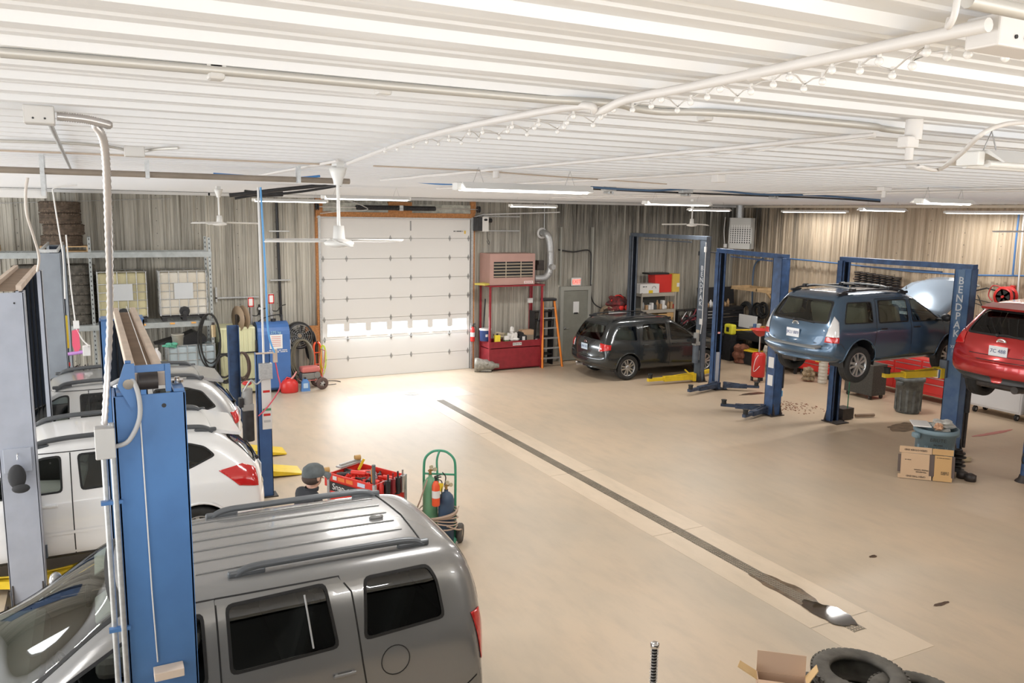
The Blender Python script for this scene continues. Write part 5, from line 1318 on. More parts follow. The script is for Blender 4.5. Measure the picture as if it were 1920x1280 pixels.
PINKR = mat('faded_red', (.55,.16,.14), .45)
MB().box((-.05, 0, .50), (.46, .28, .14), ch=.04).build('engine_cover', PINKR, t); MB().box((-.1, 0, .34), (.36, .26, .16), ch=.02).cyl((.1, -.15, .36), (.1, .15, .36), .08).build('engine', mat('engine_grey', (.25,.25,.24), .4, .5), t)
MB().tube([(-.32, -.15, .1), (-.3, -.15, .24), (.2, -.15, .24), (.26, -.15, .6), (.3, -.15, .95)], .013, 6).tube([(-.32, .15, .1), (-.3, .15, .24), (.2, .15, .24), (.26, .15, .6), (.3, .15, .95), (.3, -.15, .95)], .013, 6).build('frame', PINKR, t)
for s in (-1, 1):
    w_ = MB().lathe([(.07, -.03), (.13, -.035), (.15, -.02), (.15, .02), (.13, .035), (.07, .03)], (.2, s*.2, .15), 24, axis='Y').build('tire', mat('tire_brown', (.11,.07,.06), .8), t)
    mb = MB().cyl((.2, s*.2-.02, .15), (.2, s*.2+.02, .15), .03)
    for k in range(5): a = 2*pi*k/5; mb.box((.2+.05*cos(a), s*.2, .15+.05*sin(a)), (.08, .03, .02), 0, ry=-a)
    mb.build('hub', GALV, t)
p = AZ(600, 722); t = thing('trolley_frame', 'orange upright hand truck with a yellow hose coil beside the overhead door', 'hand truck', (p.x+.02, 20.35, 0), .2)
mb = MB()
for s in (-1, 1): mb.tube(spline([(s*.09, 0, .05), (s*.09, .02, .6), (s*.09, .05, .95), (s*.03, .07, 1.06)], 5), .03, 8)
for z in (.2, .5, .8): mb.tube([(-.09, .02, z), (.09, .02, z)], .015, 6)
mb.build('frame', mat('bright_orange', (.85,.10,.03), .4), t); MB().bb((-.12, -.18, .01), (.12, .02, .025)).build('toe_plate', GREASE, t)
loops('yellow_hose', 'thin yellow green hose coil hung on the orange hand truck', 'hose', (p.x+.12, 20.28, 1.0), 4, .07, mat('lime', (.6,.7,.05), .5), seed=6, droop=5, th=.007)
tag(MB().tube([(p.x+.25+.33*cos(a), 20.3+.25*sin(a), .012) for a in [2*pi*k/40 for k in range(34)]], .008, 6).tube([(p.x+.25+.3*cos(a), 20.32+.22*sin(a), .014) for a in [2*pi*k/40 for k in range(30)]], .008, 6).build('floor_cable', BLACK), 'thin black cable coiled on the floor by the overhead door', 'cable')
# ================================================================ BACK WALL, CENTRE: heater stand
xL = AZ(916, 692).x; Yf = 20.12; xA = AY(918, 650, Yf).x; xB = AY(1014, 650, Yf).x
t = thing('red_bin_stand', 'dark red steel bin with tall corner posts under the pink heater', 'heater stand', (xA, Yf, 0))
Wd = xB-xA; D = .62
mb = MB().bb((0, 0, .05), (Wd, .02, .82)).bb((0, D, .05), (Wd, D+.02, .82)).bb((0, 0, .05), (.02, D, .82)).bb((Wd-.02, 0, .05), (Wd, D, .82)).bb((0, 0, .62), (Wd, D, .64)).bb((0, 0, .04), (Wd, D, .06)).build('bin', DRED, t)
for i, (x, y) in enumerate(((0, 0), (Wd, 0), (0, D), (Wd, D))): MB().bb((x-.025, y-.025, 0), (x+.025, y+.025, 2.36)).build('leg', DRED, t)
MB().bb((-.06, -.06, 2.36), (Wd+.06, D+.04, 2.40)).build('top_frame', DRED, t)
MB().box((Wd*.53, -.004, .73), (.28, .006, .08)).build('name_plate', STK, t); text('name_lettering', 'REZNOR', .068, fr((Wd*.53, -.009, .73), (1,0,0), (0,0,1)), mat('name_black', (.03,.02,.02), .5), t)
tl = thing('unit_heater', 'dusty pink louvred heater standing on the red frame', 'heater', (xA-.03, Yf-.02, 2.41))
PK = mat('dusty_pink', (.46,.28,.24), .5, noise=.08, nscale=3)
hW = AY(1003, 500, Yf-.02).x-(xA-.03); Hh = .86
mb = MB().bb((0, .02, 0), (hW, .66, Hh)).bb((.0, 0, 0), (hW, .019, .2)).bb((0, 0, Hh-.22), (hW, .019, Hh)).bb((0, 0, .2), (.12, .019, Hh-.22)).bb((hW-.06, 0, .2), (hW, .019, Hh-.22)); mb.build('housing', PK, tl)
MB().bb((.12, .012, .2), (hW-.06, .0185, Hh-.22)).build('opening', BLACK, tl)
for k in range(5): MB().box((.12+(hW-.18)/2, -.0, .24+k*.085), (hW-.18, .05, .008), 0, rx=.5).build('louvre', mat('louvre_cream', (.5,.42,.32), .5), tl)
for xx in (.12+(hW-.18)*.3, .12+(hW-.18)*.68): MB().bb((xx, -.005, .2), (xx+.02, .02, Hh-.22)).build('louvre_bar', MC['louvre_cream'], tl)
MB().box((hW-.2, -.004, .06), (.28, .006, .07)).build('name_plate', STK, tl); text('name_lettering', 'REZNOR', .06, fr((hW-.2, -.009, .06), (1,0,0), (0,0,1)), mat('name_red', (.6,.1,.1), .5), tl)
dk = thing('flue_duct', 'galvanised flue duct with elbow rising beside the pink heater', 'duct', (0, 0, 0))
pts = spline([AY(1002, 522, 20.35), AY(1022, 520, 20.3), AY(1031, 505, 20.3), AY(1032, 480, 20.3), AY(1031, 455, 20.3), AY(1026, 440, 20.35), AY(1018, 436, 20.6)], 6)
MB().tube(pts, .10, 16).build('pipe', GALV, dk)
mb = MB()
for i in (10, 20, 30): 
    if i < len(pts): mb.ball(pts[i], .112, 8, sc=(1, 1, .3))
mb.build('joint_ring', GALV, dk)
MB().lathe([(.10, -.02), (.16, -.02), (.16, 0), (.1, 0)], AY(1016, 437, 20.7), 24, axis='Y').build('wall_flange', STK, dk)
MB().cyl(AY(1033, 500, 20.2), AY(1033, 500, 20.2)+Vector((.02, -.12, 0)), .08, n=16).build('draft_hood', GALV, dk)
MB().box(AY(1012, 497, 20.35), (.22, .12, .28)).box(AY(1012, 492, 20.25), (.1, .06, .1)).build('gas_valve', GREASE, dk)
MB().tube([Vector((AY(1027,420,20.3).x, 20.5, 4.7)), Vector((AY(1027,430,20.3).x, 20.5, 3.9))], .012, 6).build('support_rod', GALV, dk)
# things on the bin
zb = .64
def onbin(u): return AY(u, 620, Yf+.15).x
t = thing('paint_bucket', 'blue paint bucket with white rim on the left of the red bin', 'bucket', (AY(913, 620, Yf+.2).x, Yf+.3, .83))
MB().lathe([(.001, 0), (.15, 0), (.16, .30), (.165, .30), (.165, .33)], n=28).build('pail', mat('bucket_blue', (.06,.11,.33), .4), t); MB().lathe([(.168, .30), (.172, .34), (.15, .345), (.001, .34)], n=28).build('lid', STK, t)
MB().box((-.03, -.157, .16), (.07, .006, .07)).build('label', STK, t)
t = thing('fluid_jug', 'yellow box shaped jug on the red bin', 'jug', (onbin(931), Yf+.1, zb)); MB().bb((-.08, -.06, 0), (.08, .06, .36), ch=.02).build('body', mat('jug_yellow', (.85,.68,.05), .4), t); MB().cyl((0, 0, .36), (0, 0, .40), .03).build('cap', BLACK, t)
t = thing('fluid_jug', 'green and white jug on the red bin', 'jug', (onbin(948), Yf+.1, zb)); MB().bb((-.07, -.05, 0), (.07, .05, .2), ch=.02).build('body', mat('jug_green', (.10,.20,.08), .4), t); MB().bb((-.07, -.05, .2), (.07, .05, .32), ch=.02).build('shoulder', STK, t)
rnd = random.Random(12)
def crumple(name, label, cat, c, r, m, sc=(1,1,1), n=16, seed=1):
    rnd = random.Random(seed); bm = bmesh.new(); bmesh.ops.create_icosphere(bm, subdivisions=3, radius=r)
    for v in bm.verts:
        k = 1+.28*sin(v.co.x/r*5+seed)*sin(v.co.y/r*6+seed*2)+.18*sin(v.co.z/r*9+seed)+rnd.uniform(-.06, .06); v.co = Vector((v.co.x*k*sc[0], v.co.y*k*sc[1], max(-r*.8, v.co.z*k)*sc[2]))
    me = bpy.data.meshes.new(name); bm.to_mesh(me); bm.free(); me.materials.append(m)
    o = bpy.data.objects.new(name, me); COL.objects.link(o); o.location = c; return tag(o, label, cat)
crumple('plastic_bag', 'white plastic bag slumped on the red bin', 'bag', (onbin(963), Yf+.2, zb+.20), .16, mat('bag_white', (.75,.73,.70), .5), (1, .8, 1.2), seed=2)
crumple('plastic_bag', 'small tied white bag on top of the slumped white bag', 'bag', (onbin(962), Yf+.22, zb+.46), .07, MC['bag_white'], (.8, .8, 1.5), seed=3)
crumple('cloth_bundle', 'tan cloth bundle behind the yellow jug', 'cloth', (onbin(940), Yf+.32, zb+.30), .12, mat('tan_cloth', (.5,.42,.3), .9), (1.4, .8, .9), seed=4)
crumple('cloth_bundle', 'olive cloth bundle left of the white bag', 'cloth', (onbin(955), Yf+.32, zb+.2), .11, mat('olive_cloth', (.3,.3,.18), .9), (1, .8, 1.1), seed=5)
t = thing('machine_unit', 'black pump unit on the red bin', 'pump', (onbin(982), Yf+.25, zb)); MB().bb((-.13, -.1, 0), (.12, .1, .3), ch=.03).cyl((-.05, -.1, .33), (-.05, .1, .33), .06).build('housing', BLACKM, t); MB().box((.0, -.105, .2), (.09, .004, .13)).build('label', STK, t)
t = thing('tool_case', 'black case lying on the right of the red bin', 'case', (onbin(995), Yf+.12, zb)); MB().bb((-.2, -.1, 0), (.2, .1, .14), ch=.03).build('shell', BLACK, t); MB().box((0, -.102, .1), (.08, .01, .02)).build('latch', STEEL, t)
tag(MB().bb((-.2, -.1, 0), (.2, .1, .14)).build('carton', CARD, loc=(onbin(995), Yf+.4, zb+.28)), 'brown carton at the back of the red bin', 'carton')
tag(MB().bb((-.2, -.1, 0), (.2, .1, .28)).build('carton', mat('card_grey', (.4,.33,.25), .8), loc=(onbin(995), Yf+.4, zb)), 'greyish carton under the brown carton on the red bin', 'carton')
t = thing('spray_bottle', 'clear white spray bottle at the right end of the red bin', 'bottle', (onbin(1004), Yf+.08, zb)); MB().cyl((0, 0, 0), (0, 0, .18), .035, n=16).build('bottle', STK, t); MB().box((-.02, 0, .21), (.08, .02, .04)).build('trigger', BLACK, t)
t = thing('light_switch', 'white switch on a dark red conduit behind the red bin', 'switch', AY(994, 563, YB-.08)); MB().box((0, 0, 0), (.16, .07, .14), ch=.008).build('box', STK, t); MB().cyl((0, 0, -.07), (0, 0, -.9), .035).build('conduit', DRED, t); MB().cyl((0, 0, .07), (0, 0, .75), .025).build('upper_conduit', DRED, t)
tag(MB().tube([AY(910, 560, 20.6), AY(906, 625, 20.6)], .02, 6).build('pole', BLACK), 'black pole leaning on the wall inside the red frame', 'pole')
tag(MB().box((0, 0, 0), (.42, .35, .05), 0, rz=.5).build('yellow_packet', mat('packet', (.6,.5,.1), .5), loc=AY(908, 530, Yf+.15)+Vector((0, 0, -.03))), 'yellow packet on the upper left corner of the red frame', 'packet')
# transmission
p = AZ(905, 693); t = thing('gearbox', 'dusty aluminium gearbox on the floor against the red bin', 'gearbox', (p.x-.03, p.y-.25, .17), -.5)
ALU = mat('cast_aluminium', (.38,.36,.31), .55, .4, noise=.4, nscale=15, bump=.4)
MB().lathe([(.001, -.3), (.2, -.3), (.21, -.22), (.18, -.12), (.14, .05), (.12, .2), (.07, .26), (.06, .38), (.001, .38)], n=22, axis='X').build('case', ALU, t)
mb = MB()
for k in range(9): a = 2*pi*k/9; mb.cyl((-.30, .17*cos(a), .17*sin(a)), (-.2, .17*cos(a), .17*sin(a)), .022, n=8)
mb.box((0, 0, -.13), (.34, .24, .06), ch=.01).box((.0, .1, .1), (.14, .1, .1), ch=.02).cyl((.05, -.12, .06), (.05, -.2, .1), .03); mb.build('housing_detail', ALU, t); MB().box((0, 0, -.155), (.36, .26, .02)).build('pan', GREASE, t)
# extinguisher and signs
def extinguisher(name, label, c, s=1, parent=None):
    t = thing(name, label, 'fire extinguisher', c) if parent is None else parent
    MB().lathe([(.001, 0), (.06*s, 0), (.065*s, .02*s), (.065*s, .34*s), (.04*s, .40*s), (.02*s, .42*s)], n=20).build('cylinder', RED if s == 1 else mat('ext_orange', (.8,.1,.03), .35), t)
    MB().cyl((0, 0, .42*s), (0, 0, .46*s), .02*s).box((.03*s, 0, .47*s), (.12*s, .02*s, .015*s)).box((.03*s, 0, .50*s), (.12*s, .02*s, .015*s), 0, ry=-.2).build('valve', BLACK, t)
    MB().lathe([(.0665*s, .14*s), (.0668*s, .26*s)], n=20).build('label', STK, t)
    MB().tube(spline([(.02*s, 0, .44*s), (.09*s, -.02, .40*s), (.085*s, -.03, .25*s), (.08*s, -.03, .12*s)], 5), .009*s, 6).build('hose', BLACK, t)
    return t
p = AY(886, 630, YB-.12); extinguisher('fire_extinguisher', 'red fire extinguisher on the wall right of the overhead door', (p.x, p.y, p.z-.15))
p = AY(886, 577, YB-.05); t = thing('wall_sign', 'narrow white arrow sign on the wall above the extinguisher', 'sign', p); MB().box((0, 0, 0), (.11, .01, .42)).build('panel', STK, t); fineprint('sign_lettering', fr((0, -.007, .02), (0,0,-1), (1,0,0)), .28, .05, mat('sign_grey', (.3,.3,.3), .5), t)
# door opener
p = AY(903, 420, YB-.2); t = thing('door_opener', 'black and white overhead door operator on the wall', 'door opener', p)
MB().box((-.12, 0, 0), (.2, .3, .38), ch=.02).build('motor', BLACKM, t); MB().box((.05, -.02, 0), (.19, .28, .40), ch=.01).build('cover', STK, t); MB().ball((.05, -.165, .12), .055, 8, sc=(1, .15, .6)).build('badge', BLACK, t)
MB().cyl((.15, 0, .1), (.3, 0, .1), .06).build('gear_reducer', BLACKM, t)
for z in (.2, -.2): MB().bb((.1, .1, z), (1.25, .14, z+.03)).build('slotted_rail', GALV, t)
MB().tube(spline([(.12, -.1, -.2), (.14, -.1, -.4), (.2, -.1, -.5), (.17, -.1, -.55), (.12, -.1, -.45)], 5), .008, 5).build('pull_chain', BLACK, t)
tag(MB().tube([(X1+.1, YB-.12, 4.25), (X1+.3, YB-.3, 4.33), (X1+1.9, YB-1.7, 4.42)], .018, 8).build('door_track', GALV), 'steel overhead door track running toward the ceiling lights', 'track')
# ladder
p = AZ(1036, 690); t = thing('stepladder', 'orange stepladder with grey steps beside the exit door', 'ladder', (p.x+.05, 20.05, 0))
hL = 1.90
for s in (-1, 1):
    MB().tube([(s*.33, -.08, 0), (s*.19, .22, hL)], .035, 4).build('side_rail', mat('ladder_orange', (.85,.25,.03), .5), t)
    MB().tube([(s*.33, .62, 0), (s*.19, .26, hL)], .025, 4).build('rear_rail', mat('ladder_grey', (.1,.1,.1), .5), t)
for k in range(6):
    z = .25+k*.285; w_ = .33-.14*z/hL; yy = -.08+.30*z/hL; MB().bb((-w_, yy-.01, z), (w_, yy+.1, z+.03)).build('step', GALV, t)
MB().bb((-.22, .12, hL), (.22, .34, hL+.08), ch=.02).build('top_cap', BLACK, t)
t = thing('black_shelf', 'black slim shelf cart behind the stepladder', 'cart', (p.x-.02, 20.45, 0)); 
for z in (.3, .8, 1.3, 1.55): MB().bb((-.3, -.05, z), (.32, .25, z+.03)).build('shelf', BLACK, t)
for s in (-.3, .32): MB().bb((s-.015, -.05, 0), (s+.015, .25, 1.6)).build('side', BLACK, t)
# hose with wall drop near exit door
MB2 = MB().tube(spline([AY(1047, 468, YB-.1), AY(1075, 472, YB-.1), AY(1105, 470, YB-.1), AY(1108, 500, YB-.1), AY(1108, 550, YB-.1), AY(1115, 570, YB-.1), AY(1133, 580, 20.4)], 6), .02, 6)
tag(MB2.build('air_hose', BLACK), 'black hose looping over the exit door frame down to the hose reel', 'hose')
p = AY(1140, 587, 20.35); t = thing('hose_reel', 'brown hose reel low on the wall right of the exit door', 'reel', p)
for dx in (-.07, .07): MB().lathe([(.001, 0), (.24, 0), (.24, .01), (.001, .012)], (dx, 0, 0), 28, axis='X').build('disc', MC['brown_disc'], t)
MB().cyl((-.07, 0, 0), (.07, 0, 0), .15, n=20).build('wound_hose', RUBBER, t); t.rotation_euler.z = .6
# ================================================================ CENTRE RIGHT: cabinets by the back wall
xa = AY(1140, 590, 20.3).x; xb = AY(1178, 590, 20.3).x
t = thing('metal_cabinet', 'low white metal cabinet carrying a red tool bag near the exit door', 'cabinet', (xa, 20.1, 0)); MB().bb((0, 0, 0), (xb-xa, .55, 1.52), ch=.01).build('body', STK, t)
mb = MB()
for k in range(14): mb.bb((.12, -.012, .9+k*.04), (xb-xa-.03, -.002, .915+k*.04))
mb.build('louvred_door', mat('cabinet_grey', (.45,.47,.47), .5), t)
t = thing('tool_bag', 'red and black tool bag on the low white cabinet', 'bag', (xa+.3, 20.28, 1.52))
crm = crumple('bag_body', 'x', 'x', (0, 0, .2), .22, mat('bag_black', (.04,.03,.03), .8, noise=.5, nscale=8, col2=(.25,.03,.03)), (1.5, .8, 1.1), seed=7); del crm['label']; del crm['category']; crm.parent = t
for x in (.1, .3): MB().ball((x-.05, -.17, .1), .09, 8, sc=(1, .5, .9)).build('pouch', mat('bag_red', (.75,.04,.03), .7), t)
MB().tube(spline([(-.25, -.05, .3), (-.1, -.08, .46), (.1, -.08, .44), (.25, -.05, .3)], 5), .02, 6).build('strap', MC['bag_red'], t)
# shelf unit
sx0 = AY(1197, 580, 20.2).x; sx1 = AY(1259, 580, 20.2).x
t = thing('shelf_unit', 'beige steel shelf unit with boxes behind the charcoal car', 'shelf unit', (sx0, 20.05, 0)); Ws = sx1-sx0
for z in (2.03, 1.52, .95, .4): MB().bb((0, 0, z-.10), (Ws, .5, z)).build('shelf', mat('shelf_beige', (.40,.36,.30), .6), t)
for x in (0, Ws):
    for y in (0, .5): MB().bb((x-.02, y-.02, 0), (x+.02, y+.02, 2.05)).build('post', MC['shelf_beige'], t)
MB().bb((0, .49, .0), (Ws, .5, 2.0)).build('back_panel', mat('shelf_back', (.13,.13,.12), .7), t)
t = thing('carton', 'white carton with a yellow patch on top of the shelf unit', 'carton', (sx0-.08, 20.05, 2.035)); MB().bb((0, 0, 0), (.72, .4, .28)).build('box', STK, t); MB().bb((.33, -.006, 0), (.48, -.001, .09)).build('yellow_patch', YEL, t); fineprint('print', fr((.17, -.004, .2), (1,0,0), (0,0,1)), .14, .035, BLACK, t); MB().tube([(.52+.07*cos(a), -.004, .14+.07*sin(a)) for a in [pi*k/8 for k in range(9)]], .006, 4).build('printed_arc', BLACK, t)
t = thing('storage_bin', 'red plastic storage bin with black top on the shelf unit', 'bin', (sx0+.60, 20.2, 2.035)); MB().prism([(.03, 0), (.62, 0), (.68, .55), (-.03, .55)], 0, .35, 'Y').build('bin', RED, t); MB().bb((-.25, -.02, .55), (.5, .36, .60)).build('lid', BLACK, t)
t = thing('storage_bin', 'yellow carton standing right of the red bin on the shelf unit', 'carton', (sx0+1.22, 20.15, 2.035)); MB().bb((0, 0, 0), (.27, .35, .56)).build('box', mat('box_yellow', (.65,.45,.08), .6), t); MB().bb((.17, -.005, .16), (.27, 0, .28)).build('label', STK, t)
def jumble(specs, y, z, grp, label):
    for i, (x, w_, h_, m_, kind) in enumerate(specs):
        if kind == 'b': o = MB().bb((-w_/2, -.06, 0), (w_/2, .06, h_), ch=.01).build('small_box', m_, loc=(x, y, z))
        else: o = MB().lathe([(.001, 0), (w_/2, 0), (w_/2, h_*.7), (w_/5, h_*.85), (w_/5, h_), (.001, h_)], n=14).build('bottle', m_, loc=(x, y, z))
        tag(o, label, 'box' if kind == 'b' else 'bottle', grp)
rnd = random.Random(21); cols = [STK, mat('j_dark', (.06,.07,.07), .5), mat('j_tan', (.4,.25,.13), .6), mat('j_green', (.06,.13,.09), .5), RED, mat('j_grey', (.35,.35,.34), .5)]
jumble([(sx0+.12+k*.105, rnd.uniform(.07, .11), rnd.uniform(.1, .28), cols[rnd.choice([0,1,1,2,3,5])] if k < 11 else RED, rnd.choice('bc')) for k in range(12)], 20.13, 1.525, 'small items on the middle shelf', 'small item among the clutter on the middle shelf of the shelf unit')
t = thing('carton', 'open brown cardboard box on the lower shelf of the shelf unit', 'carton', (sx0+.68, 20.08, .955)); MB().bb((0, 0, 0), (.55, .38, .42)).build('box', mat('card_orange', (.58,.36,.15), .8), t); MB().bb((.32, -.012, .3), (.58, .0, .46)).build('flap', MC['card_orange'], t); MB().bb((.38, -.01, .06), (.5, -.001, .26)).build('label', BLACK, t); MB().bb((.40, -.012, .06), (.49, -.006, .14)).build('label_foot', STK, t)
tag(MB().bb((0, 0, 0), (.42, .35, .34), ch=.02).build('grey_crate', mat('j_greyd', (.22,.22,.21), .6), loc=(sx0+.08, 20.1, .955)), 'dark grey crate on the lower shelf left of the open carton', 'crate')
# bolt rack: hanging dark tools
xt = AY(1285, 600, 20.3).x
t = thing('parts_rack', 'black wire rack crowded with hanging tools against the back wall', 'tool rack', (xt, 20.3, 0))
for x in (-.45, .45): MB().bb((x-.015, -.2, 0), (x+.015, .2, 1.45)).build('side', BLACK, t)
for z in (.3, .7, 1.1, 1.42): MB().bb((-.45, -.2, z), (.45, .2, z+.02)).build('shelf', BLACK, t)
rnd = random.Random(5)
for k in range(22): MB().cyl((rnd.uniform(-.4, .4), -.2, rnd.uniform(.8, 1.3)), (rnd.uniform(-.4, .4), -.22, rnd.uniform(1.0, 1.5)), rnd.uniform(.012, .03), n=8).build('hanging_tool', [BLACK, GREASE, mat('dark_maroon', (.2,.03,.04), .5), STEEL][rnd.choice([0,0,1,1,2,3])], t)
# rolling chest with lid and drawers
xc0 = AY(1318, 600, 19.9).x; xc1 = AY(1392, 600, 19.9).x
t = thing('tool_chest', 'black tool chest with bright drawer trims and raised lid in the back corner', 'tool chest', (xc0, 19.8, 0)); Wc = xc1-xc0
MB().bb((0, 0, .12), (Wc, .5, 1.12)).build('lower_cabinet', BLACK, t); MB().bb((.08, .03, 1.12), (Wc-.05, .46, 1.52)).build('top_chest', BLACK, t)
for z in (.30, .42, .56, .72, .88, 1.02): MB().bb((.04, -.012, z), (Wc-.04, .0, z+.02)).build('drawer_trim', CHROME, t)
for z in (1.20, 1.30, 1.40): MB().bb((.12, .018, z), (Wc-.08, .03, z+.02)).build('drawer_trim', CHROME, t)
MB().box((Wc/2, .50, 1.85), (Wc-.15, .03, .55), 0, rx=-.12).build('lid', BLACK, t)
jumble([(xc0+.12+k*.12, rnd.uniform(.08, .12), rnd.uniform(.1, .25), cols[rnd.choice([0,0,2,5,1])], rnd.choice('bc')) for k in range(9)], 20.0, 1.525, 'clutter on the black tool chest', 'small item in the open top of the black tool chest')
# standing wall fan
p = AY(1325, 472, 17.0); t = thing('wall_fan', 'round wire guarded fan behind the charcoal lift post', 'fan', p, .9)
mb = MB()
for r_ in (.1, .18, .26, .31):
    for s in (-.06, .06): mb.tube([(r_*cos(a), s*(1-r_*1.5), r_*sin(a)) for a in [2*pi*k/28 for k in range(28)]], .004, 4, closed=True)
for k in range(16): a = 2*pi*k/16; mb.tube([(.05*cos(a), -.06, .05*sin(a)), (.31*cos(a), -.03, .31*sin(a)), (.31*cos(a), .03, .31*sin(a))], .003, 4)
mb.build('guard', GALV, t); mb = MB()
for k in range(3): a = 2*pi*k/3+.4; mb.box((.14*cos(a), 0, .14*sin(a)), (.22, .01, .13), 0, ry=-a, rx=.3)
mb.build('blades', STK, t); MB().cyl((0, -.03, 0), (0, .14, 0), .05).build('motor', GALV, t); MB().tube([(0, .14, 0), (.0, .2, 0), (.0, .2, -.1)], .02, 6).tube([(0, .2, -.0), (-.55, -.35, .0)], .015, 6).build('bracket', BLACK, t)
# ================================================================ RIGHT WALL
def RW(u, v, x=18.86): return AX(u, v, x)
# unit heater high up
pt = RW(1370, 408, 18.2); pb = RW(1411, 468, 18.2)
t = thing('unit_heater', 'white louvred unit heater hung high near the wall corner', 'heater', (18.15, (pt.y+pb.y)/2, (pt.z+pb.z)/2), .62); hy = .36; hz = abs(pt.z-pb.z)/2
HM = mat('heater_grey', (.55,.55,.52), .5)
MB().bb((.03, -hy, -hz), (.4, hy, hz)).bb((0, -hy, -hz), (.04, hy, -hz+.18)).bb((0, -hy, hz-.3), (.04, hy, hz)).bb((0, -hy, -hz), (.04, -hy+.05, hz)).bb((0, hy-.05, -hz), (.04, hy, hz)).build('housing', HM, t)
MB().bb((.02, -hy+.05, -hz+.18), (.028, hy-.05, hz-.2)).build('dark_core', BLACK, t)
for k in range(7):
    z = -hz+.22+k*(2*hz-.5)/7; MB().bb((.0, -hy+.05, z), (.02, hy-.05, z+.035)).build('louvre', HM, t)
for k in range(8):
    y = -hy+.1+k*(2*hy-.2)/7; MB().bb((-.005, y-.012, -hz+.18), (.0, y+.018, hz-.22)).build('fin', STK, t)
MB().cyl((.25, .1, hz), (.25, .1, ZC-t.location.z-.03), .12, n=18).build('flue', GALV, t)
MB().tube(spline([(.1, hy+.15, .9-.4), (.0, hy+.15, .1), (.05, hy+.12, -.3), (.1, hy+.1, -.35)], 5), .012, 6).box((.1, hy+.1, -.4), (.06, .1, .12)).build('power_cord', STK, t)
# wooden shelf bracket
a = RW(1384, 535, 18.1); b = RW(1500, 555, 18.1)
t = thing('wooden_shelf', 'raw pine plank shelf with braces on the right wall', 'shelf', (0, 0, 0)); zs = 2.12; y0 = 16.6; y1 = 19.75
for x in (18.0, 18.75): MB().bb((x, y0, zs), (x+.04, y1, zs+.09)).build('plank', WOOD, t)
for y in (y1-.04, 18.6, 17.2): MB().bb((18.0, y, zs+.02), (18.9, y+.04, zs+.10)).build('crosspiece', WOOD, t)
for y in (18.6, 17.2):
    MB().bb((18.86, y-.05, zs-.75), (18.92, y+.09, zs+.25)).build('upright', WOOD, t)
    mb = MB().prism([(18.35, zs), (18.44, zs), (18.90, zs-.42), (18.90, zs-.52)], y, y+.04, 'Y'); mb.build('brace', WOOD, t)
# coils of cable
for (u, v, lab, r_) in ((1400, 582, 'black cable coil on the right wall left of the other two coils', .30), (1422, 582, 'black cable coil on the right wall, middle one of three', .24), (1434, 580, 'black cable coil on the right wall just behind the blue post', .22)):
    p = RW(u, v, 18.78); mb = MB(); rnd = random.Random(u)
    for k in range(9):
        rr = r_*rnd.uniform(.5, 1.0); mb.tube([(-.01*k, rr*cos(a), rr*1.15*sin(a)-r_*.1) for a in [2*pi*j/24 for j in range(24)]], .022, 6, closed=True)
    tag(mb.build('cable_coil', RUBBER, loc=p), lab, 'cable', 'cable coils on the right wall')
# coil springs
for k in range(7):
    u = 1608+k*12; p = RW(u, 534+k*2, 18.72); t = thing('coil_spring', 'black coil spring in the row hung on the right wall', 'coil spring', p, 0, 'coil springs hung on the right wall')
    MB().tube([(.085*cos(a), .085*sin(a), .0105*a) for a in [2*pi*j/12 for j in range(60)]], .017, 6).build('coil', BLACK, t)
    for z in (-.03, .33): MB().lathe([(.03, z), (.11, z), (.11, z+.04), (.03, z+.04)], n=18).build('seat', GREASE, t)
tag(MB().bb((18.9, RW(1690,530).y, 2.45), (18.97, RW(1595,530).y, 2.52)).build('spring_rail', BLACKM), 'dark steel rail behind the row of coil springs', 'rail')
# hose reel
p = RW(1885, 556, 18.6); t = thing('hose_reel', 'red hose reel mounted on the right wall above the red car', 'reel', p)
for dx in (-.09, .09): 
    mb = MB().lathe([(.15, 0), (.23, 0), (.235, .012), (.15, .012)], (dx, 0, 0), 32, axis='X')
    for k in range(5): a = 2*pi*k/5; mb.box((dx+.005, .09*cos(a), .09*sin(a)), (.01, .18, .05), 0, rx=a)
    mb.build('flange', RED, t)
MB().cyl((-.09, 0, 0), (.09, 0, 0), .17, n=24).build('wound_hose', RUBBER, t); MB().cyl((-.13, 0, 0), (.2, 0, 0), .03).box((.25, 0, 0), (.06, .1, .5)).build('bracket', RED, t)
MB().tube(spline([(0, .1, .2), (0, .32, .22), (0, .40, .0), (0, .3, -.12)], 6), .014, 6).build('hose_tail', mat('hose_red', (.5,.05,.05), .5), t)
# air lines along the wall
def wline(pts, r, m, name, lab, cat='pipe'):
    return tag(MB().tube([RW(u, v, 18.88) for u, v in pts], r, 6).build(name, m), lab, cat)
wline([(1482, 485), (1525, 489), (1575, 494), (1640, 501), (1710, 509), (1790, 514), (1840, 516), (1925, 517)], .022, mat('blue_pipe', (.06,.16,.35), .4), 'air_pipe', 'blue air line running along the right wall')
tag(MB().tube([RW(1911, 398, 18.84), RW(1905, 450, 18.84), RW(1899, 515, 18.84)], .022, 6).build('air_drop', MC['blue_pipe']), 'blue vertical air drop at the right end of the wall', 'pipe')
tag(MB().tube([RW(1920, 400, 18.84), RW(1912, 500, 18.84), RW(1906, 585, 18.84)], .018, 6).build('white_conduit', STK), 'white vertical conduit right of the red hose reel', 'conduit')
wline([(1600, 522), (1690, 538), (1740, 545)], .03, mat('rusty_pipe', (.20,.13,.09), .7), 'hose_run', 'brown hose run behind the coil springs')
wline([(1660, 540), (1720, 552), (1760, 560), (1850, 540), (1880, 548)], .02, RUBBER, 'hose_run', 'dark hose sagging behind the raised hood', 'hose')
